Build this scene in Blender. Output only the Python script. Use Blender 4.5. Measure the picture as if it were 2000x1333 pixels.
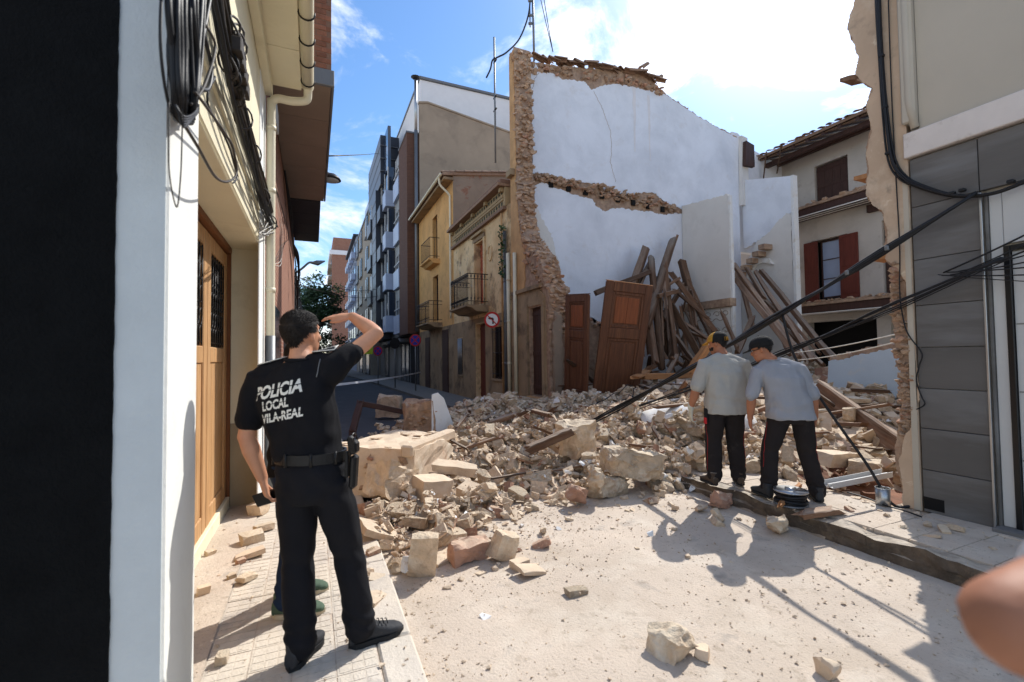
import bpy, bmesh, math, random
from mathutils import Vector, Matrix, noise, geometry, Euler
random.seed(7)
for o in list(bpy.data.objects): bpy.data.objects.remove(o)
scn = bpy.context.scene
COL = scn.collection
# ------------------------------------------------------------------ camera
F = 889.0; YAW = math.radians(23.6); PITCH = math.radians(1.85); ROLL = math.radians(0.72); EYE = 1.65
_f0 = Vector((math.sin(YAW), math.cos(YAW), 0)); _r0 = Vector((math.cos(YAW), -math.sin(YAW), 0)); _u0 = Vector((0, 0, 1))
FW = math.cos(PITCH)*_f0 + math.sin(PITCH)*_u0; _u1 = math.cos(PITCH)*_u0 - math.sin(PITCH)*_f0
RT = math.cos(ROLL)*_r0 - math.sin(ROLL)*_u1; UP = math.cos(ROLL)*_u1 + math.sin(ROLL)*_r0
cd = bpy.data.cameras.new('camera'); cam = bpy.data.objects.new('camera', cd); COL.objects.link(cam)
cd.lens = 16.0; cd.sensor_width = 36.0; cd.clip_start = 0.02; cd.clip_end = 4000
cam.matrix_world = Matrix(((RT.x, UP.x, -FW.x, 0), (RT.y, UP.y, -FW.y, 0), (RT.z, UP.z, -FW.z, EYE), (0, 0, 0, 1)))
cd.dof.use_dof = True; cd.dof.focus_distance = 6.0; cd.dof.aperture_fstop = 2.2
scn.camera = cam
scn.cycles.max_bounces = 6; scn.cycles.diffuse_bounces = 3; scn.cycles.glossy_bounces = 2; scn.cycles.transmission_bounces = 2
def ray(px, py): return FW + RT*((px-1000)/F) + UP*((666.5-py)/F)
def _at(px, py, i, v):
    d = ray(px, py); o = Vector((0, 0, EYE)); return o + d*((v-o[i])/d[i])
def aX(px, py, v): return _at(px, py, 0, v)     # pixel -> point on the wall plane x = v
def aY(px, py, v): return _at(px, py, 1, v)
def aZ(px, py, v): return _at(px, py, 2, v)
# ------------------------------------------------------------------ world, sun, exposure
SUN_EL = math.radians(45); SUN_AZ = math.atan2(.87, .49)      # azimuth from +Y towards +X
SDIR = Vector((math.sin(SUN_AZ)*math.cos(SUN_EL), math.cos(SUN_AZ)*math.cos(SUN_EL), math.sin(SUN_EL)))
w = bpy.data.worlds.new('World'); scn.world = w; w.use_nodes = True
nt = w.node_tree; nt.nodes.clear(); N = nt.nodes.new; L = nt.links.new
sky = N('ShaderNodeTexSky'); sky.sky_type = 'NISHITA'; sky.sun_disc = False
sky.sun_elevation = SUN_EL; sky.sun_rotation = SUN_AZ; sky.dust_density = 0.3; sky.ozone_density = 3.0; sky.air_density = 1.0
tc = N('ShaderNodeTexCoord'); sep = N('ShaderNodeSeparateXYZ'); L(tc.outputs['Generated'], sep.inputs[0])
def wm(op, a, b=None, c=None):
    n = N('ShaderNodeMath'); n.operation = op
    for i, v in enumerate((a, b, c)):
        if v is None: continue
        if isinstance(v, (int, float)): n.inputs[i].default_value = v
        else: L(v, n.inputs[i])
    return n.outputs[0]
den = wm('ADD', wm('MAXIMUM', sep.outputs[2], 0.0), 0.30)
comb = N('ShaderNodeCombineXYZ'); L(wm('DIVIDE', sep.outputs[0], den), comb.inputs[0]); L(wm('DIVIDE', sep.outputs[1], den), comb.inputs[1])
comb.inputs[2].default_value = 3.1
n1 = N('ShaderNodeTexNoise'); n1.inputs['Scale'].default_value = 3.4; n1.inputs['Detail'].default_value = 9; n1.inputs['Roughness'].default_value = .62; n1.inputs['Distortion'].default_value = .5
L(comb.outputs[0], n1.inputs['Vector'])
n2 = N('ShaderNodeTexNoise'); n2.inputs['Scale'].default_value = .55; n2.inputs['Detail'].default_value = 3; L(comb.outputs[0], n2.inputs['Vector'])
cl = wm('ADD', wm('MULTIPLY', n1.outputs[0], .65), wm('MULTIPLY', n2.outputs[0], .45))
mr = N('ShaderNodeMapRange'); mr.interpolation_type = 'SMOOTHSTEP'; L(cl, mr.inputs[0]); mr.inputs[1].default_value = .50; mr.inputs[2].default_value = .66
# thin cloud is brighter the closer it is to the sun (forward scattering)
dp = N('ShaderNodeVectorMath'); dp.operation = 'DOT_PRODUCT'; L(tc.outputs['Generated'], dp.inputs[0]); dp.inputs[1].default_value = SDIR
fs = wm('POWER', wm('MAXIMUM', dp.outputs['Value'], 0.0), 6.0)
cb = wm('ADD', wm('MULTIPLY', fs, 14.0), 8.0)
cc = N('ShaderNodeCombineColor')
L(cb, cc.inputs[0]); L(wm('MULTIPLY', cb, 1.01), cc.inputs[1]); L(wm('MULTIPLY', cb, 1.03), cc.inputs[2])
# cloud cover plus sun glare, the glare put into the sky colour
veil = wm('MINIMUM', wm('ADD', wm('MULTIPLY', mr.outputs[0], .85), wm('MULTIPLY', wm('POWER', wm('MAXIMUM', dp.outputs['Value'], 0.0), 34.0), .8)), 1.0)
mx = N('ShaderNodeMix'); mx.data_type = 'RGBA'; L(veil, mx.inputs[0]); hs = N('ShaderNodeHueSaturation'); hs.inputs['Saturation'].default_value = 1.15; hs.inputs['Value'].default_value = 1.35; L(sky.outputs[0], hs.inputs['Color']); L(hs.outputs[0], mx.inputs[6]); L(cc.outputs[0], mx.inputs[7])
bg = N('ShaderNodeBackground'); bg.inputs[1].default_value = 0.15; L(mx.outputs[2], bg.inputs[0])
wo = N('ShaderNodeOutputWorld'); L(bg.outputs[0], wo.inputs[0])
sd = bpy.data.lights.new('sun', 'SUN'); sd.energy = 4.3; sd.angle = math.radians(.5); sd.color = (1, .965, .91)
so = bpy.data.objects.new('sun', sd); COL.objects.link(so); so.rotation_euler = (-SDIR).to_track_quat('-Z', 'Y').to_euler(); so.location = SDIR*30
scn.view_settings.view_transform = 'Standard'; scn.view_settings.look = 'None'; scn.view_settings.gamma = 1; scn.view_settings.exposure = 0.12
try: scn.view_settings.use_curve_mapping = False
except Exception: pass
# ------------------------------------------------------------------ materials
def S(r, g, b):
    f = lambda c: (c/255/12.92) if c/255 <= .04045 else ((c/255+.055)/1.055)**2.4
    return (f(r), f(g), f(b), 1)
MATS = {}
def M(name, base, rough=.85, var=.18, scale=3.0, bump=.25, bscale=40., spots=(), dust=None, stretch=(1, 1, 1), pos=False, rand=0., metal=0., spec=.35, brick=None, tint=None, detail=4):
    """procedural material: base colour with noise variation, blotches (spots), settled dust on upward faces, per-object random value, brick coursing"""
    m = bpy.data.materials.new(name); m.use_nodes = True; t = m.node_tree; t.nodes.clear()
    n = t.nodes.new; l = t.links.new
    out = n('ShaderNodeOutputMaterial'); p = n('ShaderNodeBsdfPrincipled'); l(p.outputs[0], out.inputs[0])
    p.inputs['Roughness'].default_value = rough; p.inputs['Metallic'].default_value = metal; p.inputs['Specular IOR Level'].default_value = spec
    if pos: co = n('ShaderNodeNewGeometry').outputs['Position']
    else: co = n('ShaderNodeTexCoord').outputs['Object']
    mp = n('ShaderNodeMapping'); l(co, mp.inputs[0]); mp.inputs['Scale'].default_value = stretch
    oi = n('ShaderNodeObjectInfo')
    if not pos:
        a = n('ShaderNodeVectorMath'); a.operation = 'ADD'; l(mp.outputs[0], a.inputs[0])
        b = n('ShaderNodeMath'); b.operation = 'MULTIPLY'; l(oi.outputs['Random'], b.inputs[0]); b.inputs[1].default_value = 37.
        l(b.outputs[0], a.inputs[1]); vec = a.outputs[0]
    else: vec = mp.outputs[0]
    def nz(sc, det=detail, r=.6, v=None, dist=0.):
        q = n('ShaderNodeTexNoise'); q.inputs['Scale'].default_value = sc; q.inputs['Detail'].default_value = det; q.inputs['Roughness'].default_value = r; q.inputs['Distortion'].default_value = dist
        l(v or vec, q.inputs['Vector']); return q.outputs[0]
    def rng(s, a, b, c=0., d=1.):
        q = n('ShaderNodeMapRange'); l(s, q.inputs[0]); q.inputs[1].default_value = a; q.inputs[2].default_value = b; q.inputs[3].default_value = c; q.inputs[4].default_value = d; return q.outputs[0]
    def mixc(f, a, b, mode='MIX'):
        q = n('ShaderNodeMix'); q.data_type = 'RGBA'; q.blend_type = mode
        for i, v in ((0, f), (6, a), (7, b)):
            if isinstance(v, (int, float)): q.inputs[i].default_value = v
            elif isinstance(v, tuple): q.inputs[i].default_value = v
            else: l(v, q.inputs[i])
        return q.outputs[2]
    sc4 = lambda c, k: (min(c[0]*k, 1), min(c[1]*k, 1), min(c[2]*k, 1), 1)
    col = mixc(rng(nz(scale), .3, .7), sc4(base, 1-var), sc4(base, 1+var))
    if brick:
        bw, bh, mcol, c2 = brick
        gp = n('ShaderNodeNewGeometry').outputs['Position']; sx = n('ShaderNodeSeparateXYZ'); l(gp, sx.inputs[0])
        ad = n('ShaderNodeMath'); ad.operation = 'ADD'; l(sx.outputs[0], ad.inputs[0]); l(sx.outputs[1], ad.inputs[1])
        cv = n('ShaderNodeCombineXYZ'); l(ad.outputs[0], cv.inputs[0]); l(sx.outputs[2], cv.inputs[1])
        bt = n('ShaderNodeTexBrick'); l(cv.outputs[0], bt.inputs['Vector']); bt.inputs['Scale'].default_value = 1; bt.inputs['Brick Width'].default_value = bw; bt.inputs['Row Height'].default_value = bh
        bt.inputs['Mortar Size'].default_value = bh*.13; bt.inputs['Color1'].default_value = base; bt.inputs['Color2'].default_value = c2; bt.inputs['Mortar'].default_value = mcol
        col = mixc(.78, col, bt.outputs[0])
    if tint: col = mixc(rng(oi.outputs['Random'], tint[1], tint[2]), col, mixc(rng(nz(scale*1.7), .3, .7), sc4(tint[0], .8), sc4(tint[0], 1.2)))
    for (c, s_, lo, hi, amt) in spots:
        col = mixc(rng(nz(s_, 5, .65, dist=.3), lo, hi, 0., amt), col, c)
    if rand:
        hv = n('ShaderNodeHueSaturation'); l(col, hv.inputs['Color']); l(rng(oi.outputs['Random'], 0, 1, 1-rand, 1+rand), hv.inputs['Value']); col = hv.outputs[0]
    if dust:
        g = n('ShaderNodeNewGeometry'); sx = n('ShaderNodeSeparateXYZ'); l(g.outputs['Normal'], sx.inputs[0])
        d = rng(sx.outputs[2], dust[1], dust[2], 0., dust[3]); q = n('ShaderNodeMath'); q.operation = 'MULTIPLY'; l(d, q.inputs[0]); l(rng(nz(9.), .3, .6, .35, 1.), q.inputs[1])
        col = mixc(q.outputs[0], col, dust[0])
    l(col, p.inputs['Base Color'])
    if bump:
        bp = n('ShaderNodeBump'); bp.inputs['Strength'].default_value = bump; bp.inputs['Distance'].default_value = .02
        hgt = nz(bscale, 4, .65)
        if brick:
            q = n('ShaderNodeMath'); q.operation = 'SUBTRACT'; l(hgt, q.inputs[0]); l(bt.outputs['Fac'], q.inputs[1]); hgt = q.outputs[0]
        l(hgt, bp.inputs['Height']); l(bp.outputs[0], p.inputs['Normal'])
    MATS[name] = m; return m
DUST = S(208, 195, 177)
M('cream', S(232, 222, 192), var=.06, scale=1.2, bump=.12, bscale=25, pos=True, spots=((S(196, 182, 150), 2.2, .55, .75, .5),))
M('whitewash', S(236, 236, 230), var=.04, scale=1.5, bump=.15, bscale=30, pos=True, spots=((S(200, 196, 186), 1.6, .58, .78, .4),))
M('return_grey', S(202, 208, 208), var=.06, scale=3, bump=.2, bscale=50, pos=True)
M('matt_black', S(16, 17, 18), rough=.95, var=.25, scale=8, bump=.5, bscale=60, pos=True, spec=.15)
M('beige_dado', S(170, 155, 128), var=.1, pos=True)
M('door_wood', S(188, 144, 98), rough=.6, var=.22, scale=5, bump=.15, bscale=30, stretch=(6, 6, .5), spots=((S(206, 172, 130), 3., .5, .75, .7),))
M('door_wood_dark', S(120, 74, 42), rough=.6, var=.2, scale=5, bump=.15, stretch=(6, 6, .5))
M('iron', S(52, 50, 50), rough=.5, var=.2, metal=.6, bump=.1)
M('pvc', S(226, 216, 188), rough=.45, var=.05, scale=2, bump=.05, spots=((S(170, 150, 120), 6, .62, .8, .5),))
M('steel', S(170, 172, 174), rough=.35, metal=.9, var=.1, bump=.05)
M('galv', S(120, 122, 124), rough=.5, metal=.6, var=.15, bump=.1)
M('cable_black', S(24, 24, 27), rough=.5, var=.3, scale=8, bump=.05, spots=((S(86, 80, 74), 14, .62, .78, .4),))
M('cable_grey', S(60, 53, 47), rough=.6, var=.25, scale=8, bump=.05)
M('cable_white', S(215, 210, 200), rough=.5, var=.08, bump=.05)
M('brick_red', S(150, 102, 82), var=.2, scale=2, bump=.3, pos=True, brick=(.25, .065, S(168, 140, 122), S(132, 84, 66)))
M('brick_piece', S(142, 92, 70), var=.22, scale=7, bump=.3, rand=.18)
M('brick_mortar', S(132, 100, 82), var=.1, pos=True)
M('brick_brown', S(104, 72, 56), var=.15, pos=True, brick=(.25, .065, S(88, 66, 54), S(88, 58, 46)))
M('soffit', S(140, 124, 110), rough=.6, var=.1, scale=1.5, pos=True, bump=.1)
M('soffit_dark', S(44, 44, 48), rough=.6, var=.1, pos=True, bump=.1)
M('metal_trim', S(110, 112, 116), rough=.45, var=.08, pos=True, bump=.05)
M('dust_ground', S(200, 184, 166), var=.1, scale=1.3, bump=.45, bscale=55, pos=True, spots=((S(176, 160, 140), .9, .5, .72, .7), (S(126, 122, 118), 2.6, .6, .72, .55), (S(222, 211, 194), 1.9, .5, .7, .5), (S(120, 104, 86), 34, .62, .69, .75), (S(150, 134, 114), 9, .58, .7, .5), (S(104, 92, 80), 85, .64, .70, .6)))
M('kerb_dark', S(92, 80, 68), var=.4, scale=7, bump=1.0, bscale=20, pos=True, spots=((S(150, 130, 106), 4, .5, .7, .8),), dust=(DUST, .5, .9, .8))
M('tile', S(206, 195, 180), var=.1, scale=2.4, bump=.4, bscale=45, pos=True, spots=((S(158, 152, 146), 3.2, .54, .7, .7), (S(222, 208, 184), 1.4, .45, .7, .6)))
M('asphalt', S(66, 68, 72), var=.15, scale=4, bump=.3, bscale=90, pos=True, spots=((S(98, 98, 100), 1.2, .5, .8, .5),))
M('ochre', S(220, 168, 104), var=.12, scale=.8, bump=.2, bscale=20, pos=True, spots=((S(158, 116, 72), 1.1, .5, .72, .6), (S(122, 92, 64), 3., .6, .74, .6)))
M('ochre_old', S(230, 198, 150), var=.12, scale=1.1, bump=.35, bscale=14, pos=True, spots=((S(140, 110, 82), 1.3, .53, .64, .8), (S(190, 142, 84), .8, .46, .7, .6), (S(84, 70, 58), 3.2, .59, .68, .75), (S(228, 208, 176), 2.1, .58, .68, .6)))
M('rear_wall', S(196, 186, 175), var=.07, scale=1.2, bump=.15, pos=True, spots=((S(160, 148, 136), 1.1, .5, .75, .6), (S(140, 120, 104), 2.6, .62, .74, .5)))
M('ochre_dado', S(158, 134, 104), var=.2, scale=1.2, bump=.3, pos=True, spots=((S(78, 66, 56), 1.6, .5, .7, .8), (S(176, 140, 96), 1.1, .56, .72, .6)))
M('ochre_strip', S(198, 154, 106), var=.18, scale=2.5, bump=.4, bscale=12, pos=True, spots=((S(166, 118, 74), 1.5, .5, .7, .6), (S(112, 84, 62), 4, .62, .74, .5)))
M('render_grey', S(160, 142, 122), var=.12, scale=.6, bump=.3, bscale=15, pos=True, spots=((S(122, 108, 94), .9, .5, .7, .6),))
M('render_worn', S(146, 128, 110), var=.15, scale=1, bump=.4, bscale=12, pos=True, spots=((S(140, 84, 62), 2.4, .58, .66, .7), (S(176, 150, 128), 1.5, .55, .75, .5)))
M('party_white', S(230, 231, 236), var=.05, scale=.9, bump=.2, bscale=14, pos=True, spots=((S(192, 194, 200), .7, .46, .75, .6), (S(206, 198, 192), 2.2, .58, .78, .5), (S(170, 166, 160), 7, .68, .76, .4)))
M('inner_white', S(222, 216, 208), var=.05, scale=1.2, bump=.15, pos=True, spots=((S(190, 182, 172), 1.3, .55, .8, .5),))
M('inner_blue', S(196, 212, 226), var=.06, scale=1.5, bump=.2, pos=True, spots=((S(224, 220, 212), 2.4, .58, .75, .6),))
M('stone_rubble', S(180, 148, 122), var=.25, scale=6, bump=.7, bscale=18, rand=.2, tint=(S(170, 126, 102), .68, .92), spots=((S(210, 182, 150), 5, .5, .7, .6),))
M('masonry_core', S(164, 136, 114), var=.3, scale=8, bump=1.0, bscale=9, pos=True, spots=((S(132, 98, 74), 5, .5, .65, .6), (S(206, 178, 146), 3, .52, .7, .6)))
M('rubble', S(196, 173, 146), var=.2, scale=7, bump=.9, bscale=26, rand=.16, spots=((S(226, 214, 194), 4, .52, .72, .8), (S(172, 130, 102), 3.1, .58, .70, .55), (S(150, 128, 106), 11, .58, .68, .5)), dust=(S(216, 200, 174), .45, .95, .7))
M('rubble_small', S(192, 170, 146), var=.28, scale=2.2, bump=.4, bscale=30, pos=True, spots=((S(168, 112, 82), 1.7, .58, .68, .6), (S(222, 208, 186), 2.9, .54, .7, .7)), dust=(S(212, 194, 168), .5, .95, .6))
M('rubble_dirt', S(180, 160, 138), var=.22, scale=4, bump=.9, bscale=16, pos=True, spots=((S(140, 112, 88), 3, .5, .7, .5), (S(216, 200, 176), 2, .5, .7, .6)))
M('pit_earth', S(124, 82, 58), var=.3, scale=6, bump=1., bscale=10, pos=True)
M('plaster_piece', S(232, 230, 226), var=.05, scale=3, bump=.2, rand=.05, spots=((S(206, 190, 166), 3, .52, .7, .6),))
M('timber', S(112, 82, 61), rough=.85, var=.38, scale=4, bump=.5, bscale=16, stretch=(5, 5, .45), rand=.55, spots=((S(140, 118, 98), 3, .5, .7, .7), (S(196, 184, 166), 5, .64, .72, .5)), dust=(DUST, .35, .98, .4))
M('timber_new', S(176, 124, 80), rough=.8, var=.25, scale=4, bump=.4, stretch=(5, 5, .45), rand=.15)
M('old_door', S(92, 56, 36), rough=.55, var=.3, scale=4, bump=.2, bscale=20, stretch=(6, 6, .5), spots=((S(128, 84, 54), 2.5, .5, .7, .6), (S(196, 184, 168), 9, .68, .74, .6)))
M('old_door_panel', S(128, 70, 38), rough=.5, var=.25, scale=4, bump=.2, stretch=(6, 6, .5))
M('dark_wood', S(70, 46, 38), rough=.6, var=.25, scale=4, bump=.2, stretch=(5, 5, .6))
M('red_wood', S(104, 48, 36), rough=.6, var=.2, scale=4, bump=.2, stretch=(5, 5, .6))
M('void', S(22, 20, 19), rough=.9, var=.2, bump=0, pos=True)  # near-black, stands for the shade inside openings and holes
M('roof_tile', S(142, 112, 90), var=.25, scale=6, bump=.5, bscale=20, rand=.22, spots=((S(110, 92, 78), 6, .52, .66, .7), (S(206, 186, 160), 4, .6, .74, .5)))
M('terracotta', S(176, 92, 62), var=.18, scale=4, rand=.12, bump=.2)
M('frieze', S(172, 146, 108), var=.1, scale=6, bump=.3)
M('frieze_green', S(92, 88, 70), var=.1, scale=6, bump=.3)
M('concrete_panel', S(94, 90, 86), rough=.75, var=.12, scale=1.4, bump=.12, bscale=14, stretch=(1, .5, 2.5), rand=.05, spots=((S(134, 134, 134), .9, .45, .7, .6),), spec=.4)
M('wall_beige', S(184, 174, 158), var=.05, scale=1, bump=.12, bscale=60, pos=True, spots=((S(176, 168, 146), .8, .5, .75, .5),))
M('band_white', S(214, 204, 196), var=.06, scale=3, bump=.2, pos=True, spots=((S(168, 150, 136), 4, .6, .72, .6),))
M('plaster_remnant', S(194, 168, 142), var=.13, scale=1.5, bump=.4, bscale=12, pos=True, spots=((S(214, 196, 172), 1.7, .5, .64, .7), (S(148, 130, 112), 2.3, .56, .68, .6), (S(222, 206, 180), 6, .64, .7, .7), (S(104, 98, 90), 2.9, .64, .72, .6)))
M('alu_white', S(192, 192, 190), rough=.35, var=.03, bump=.03)
M('alu_black', S(18, 19, 22), rough=.3, var=.1, bump=.02)
M('panel_blue', S(166, 178, 202), rough=.35, var=.05, bump=.02)
M('panel_dark', S(48, 52, 62), rough=.35, var=.08, bump=.03)
M('modern_white', S(226, 224, 224), var=.03, bump=.06, pos=True)
M('modern_grey', S(122, 118, 112), var=.08, bump=.1, pos=True)
M('modern_tan', S(150, 140, 126), var=.06, bump=.1, pos=True)
M('blue_grey_wall', S(138, 148, 168), var=.06, bump=.1, pos=True)
M('shutter', S(128, 126, 122), rough=.5, var=.08, bump=.1)
M('sign_red', S(186, 42, 38), rough=.4, var=.08, bump=0)
M('sign_white', S(232, 232, 230), rough=.4, var=.04, bump=0)
M('sign_black', S(20, 20, 22), rough=.5, var=.1, bump=0)
M('sign_blue', S(36, 58, 160), rough=.4, var=.06, bump=0)
M('sign_yellow', S(200, 216, 40), rough=.4, var=.06, bump=0)
M('ivy', S(58, 84, 44), rough=.6, var=.3, bump=0)
M('leaf', S(64, 92, 40), rough=.55, var=.35, scale=2, bump=0, pos=True)
M('leaf_dark', S(44, 64, 34), rough=.55, var=.35, scale=2, bump=0, pos=True)
M('bark', S(96, 82, 68), var=.25, bump=.5)
M('fabric_grey', S(168, 166, 160), rough=.95, var=.05, scale=8, bump=.25, bscale=160, spec=.1)
M('fabric_blue_grey', S(152, 153, 158), rough=.95, var=.05, scale=8, bump=.25, bscale=160, spec=.1)
M('fabric_black', S(20, 20, 24), rough=.9, var=.15, scale=8, bump=.25, bscale=180, spec=.2)
M('fabric_navy', S(17, 18, 24), rough=.85, var=.15, scale=8, bump=.25, bscale=180, spec=.25)
M('fabric_trouser', S(44, 40, 40), rough=.95, var=.12, scale=8, bump=.25, bscale=160, spec=.1, spots=((S(96, 88, 80), 5, .6, .8, .35),))
M('denim', S(34, 48, 72), rough=.95, var=.15, scale=10, bump=.3, bscale=200, spec=.1)
M('fabric_red', S(190, 40, 44), rough=.9, var=.1, bump=.1)
M('skin', S(206, 150, 118), rough=.5, var=.08, scale=12, bump=.06, bscale=120, spots=((S(190, 112, 88), 9, .5, .75, .4),))
M('skin_tan', S(166, 112, 84), rough=.6, var=.1, scale=12, bump=.06, bscale=120, spots=((S(148, 90, 66), 9, .5, .75, .4),))
M('hair', S(30, 23, 19), rough=.7, var=.35, scale=30, bump=.3, bscale=90)
M('hair_black', S(20, 18, 18), rough=.5, var=.35, scale=30, bump=.3, bscale=90)
M('cap_mustard', S(182, 134, 46), rough=.9, var=.1, bump=.3, bscale=150)
M('cap_black', S(26, 25, 25), rough=.9, var=.1, bump=.3, bscale=150)
M('glove', S(196, 192, 176), rough=.9, var=.15, scale=14, bump=.3, spots=((S(90, 86, 70), 14, .55, .65, .7),))
M('leather', S(20, 20, 21), rough=.4, var=.2, bump=.2, bscale=60)
M('sole', S(30, 31, 33), rough=.8, var=.1, bump=.1)
M('shoe_grey', S(48, 49, 52), rough=.7, var=.15, bump=.3, bscale=120)
M('shoe_green', S(78, 96, 78), rough=.85, var=.1, bump=.2)
M('shoe_sole_cream', S(196, 182, 156), rough=.8, var=.08, bump=.1)
M('boot', S(72, 60, 50), rough=.8, var=.2, bump=.4, dust=(DUST, .2, .9, .5))
M('plastic_black', S(18, 18, 20), rough=.35, var=.1, bump=.05)
M('text_white', S(216, 214, 206), rough=.7, var=.03, bump=0)
M('tape', S(210, 212, 216), rough=.5, var=.05, bump=0)
M('eye', S(225, 222, 218), rough=.2, var=.02, bump=0)
def glass(name, col, rough=.08):
    m = M(name, col, rough=rough, var=.05, bump=.02, bscale=2, spec=.9); return m
glass('window_glass', S(40, 50, 66)); glass('window_dark', S(20, 22, 26), .15)
# ------------------------------------------------------------------ mesh helpers
def tag(o, label=None, cat=None, group=None, kind=None):
    if label: o['label'] = label
    if cat: o['category'] = cat
    if group: o['group'] = group
    if kind or cat: o['kind'] = kind or 'thing'
    return o
def link(name, me, mat=None, parent=None):
    if mat is not None:
        me.materials.clear(); me.materials.append(MATS[mat] if isinstance(mat, str) else mat)
    o = bpy.data.objects.new(name, me); COL.objects.link(o)
    if parent is not None: o.parent = parent; o.matrix_parent_inverse = INV(parent)
    return o
def W(o): return o.matrix_basis.copy() if o.parent is None else W(o.parent) @ o.matrix_parent_inverse @ o.matrix_basis
def INV(p): return W(p).inverted()
def mesh(name, V, Fs, smooth=False):
    me = bpy.data.meshes.new(name); me.from_pydata([tuple(v) for v in V], [], Fs); me.update()
    if smooth: me.polygons.foreach_set('use_smooth', [True]*len(me.polygons))
    return me
def mk(name, V, Fs, mat, parent=None, smooth=False): return link(name, mesh(name, V, Fs, smooth), mat, parent)
def empty(name, loc=(0, 0, 0), rz=0):
    o = bpy.data.objects.new(name, None); COL.objects.link(o); o.empty_display_size = .1; o.location = loc; o.rotation_euler = (0, 0, rz); o.matrix_basis = Matrix.Translation(loc) @ Matrix.Rotation(rz, 4, 'Z'); return o
BF = [(0, 3, 2, 1), (4, 5, 6, 7), (0, 1, 5, 4), (1, 2, 6, 5), (2, 3, 7, 6), (3, 0, 4, 7)]
def bxv(a, b): return [(a[0], a[1], a[2]), (b[0], a[1], a[2]), (b[0], b[1], a[2]), (a[0], b[1], a[2]), (a[0], a[1], b[2]), (b[0], a[1], b[2]), (b[0], b[1], b[2]), (a[0], b[1], b[2])]
def bm_out(bm, name, smooth=False):
    me = bpy.data.meshes.new(name); bm.normal_update(); bm.to_mesh(me); bm.free()
    if smooth: me.polygons.foreach_set('use_smooth', [True]*len(me.polygons))
    return me
def bevmesh(name, V, Fs, bev):
    bm = bmesh.new(); vs = [bm.verts.new(v) for v in V]
    for f in Fs: bm.faces.new([vs[i] for i in f])
    bmesh.ops.recalc_face_normals(bm, faces=bm.faces)
    if bev: bmesh.ops.bevel(bm, geom=list(bm.edges), offset=bev, segments=1, affect='EDGES', clamp_overlap=True)
    return bm_out(bm, name)
def box(name, a, b, mat, parent=None, bev=.006):
    a, b = [min(p, q) for p, q in zip(a, b)], [max(p, q) for p, q in zip(a, b)]
    return link(name, bevmesh(name, bxv(a, b), BF, bev), mat, parent)
class MB:
    def __init__(s): s.V = []; s.F = []
    def add(s, V, Fs):
        k = len(s.V); s.V += [tuple(v) for v in V]; s.F += [tuple(i+k for i in f) for f in Fs]; return s
    def box(s, a, b): return s.add(bxv([min(p, q) for p, q in zip(a, b)], [max(p, q) for p, q in zip(a, b)]), BF)
    def tube(s, pts, r, seg=6, cap=True): return s.add(*tubev(pts, r, seg, cap))
    def build(s, name, mat, parent=None, smooth=False): return mk(name, s.V, s.F, mat, parent, smooth)
def tubev(pts, r, seg=6, cap=True):
    pts = [Vector(p) for p in pts]; n = len(pts); rr = r if isinstance(r, (list, tuple)) else [r]*n
    V = []; Fs = []; ref = None
    for i, p in enumerate(pts):
        d = (pts[min(i+1, n-1)]-pts[max(i-1, 0)])
        d = d.normalized() if d.length > 1e-9 else Vector((0, 0, 1))
        if ref is None: ref = d.orthogonal().normalized()
        ref = (ref - d*ref.dot(d)); ref = ref.normalized() if ref.length > 1e-6 else d.orthogonal().normalized()
        b = d.cross(ref)
        for k in range(seg):
            a = 2*math.pi*k/seg; V.append(p + (ref*math.cos(a)+b*math.sin(a))*rr[i])
    for i in range(n-1):
        for k in range(seg): Fs.append((i*seg+k, i*seg+(k+1) % seg, (i+1)*seg+(k+1) % seg, (i+1)*seg+k))
    if cap: Fs.append(tuple(range(seg-1, -1, -1))); Fs.append(tuple((n-1)*seg+k for k in range(seg)))
    return V, Fs
def tube(name, pts, r, mat, parent=None, seg=8, smooth=True): return mk(name, *tubev(pts, r, seg), mat, parent, smooth)
def sag(a, b, s, n=14, wob=0., seed=0):
    a, b = Vector(a), Vector(b); out = []
    for i in range(n+1):
        t = i/n; p = a.lerp(b, t) - Vector((0, 0, s*4*t*(1-t)))
        if wob: p += Vector((noise.noise((t*4, seed, 0)), noise.noise((t*4, seed, 5)), noise.noise((t*4, seed, 9))))*wob*min(1, 6*t, 6*(1-t))
        out.append(p)
    return out
def spline(ctrl, n=8):
    c = [Vector(p) for p in ctrl]; out = []
    for i in range(len(c)-1):
        p0, p1, p2, p3 = c[max(i-1, 0)], c[i], c[i+1], c[min(i+2, len(c)-1)]
        for k in range(n):
            t = k/n; out.append(.5*((2*p1)+(p2-p0)*t+(2*p0-5*p1+4*p2-p3)*t*t+(3*p1-p0-3*p2+p3)*t**3))
    out.append(c[-1]); return out
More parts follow.
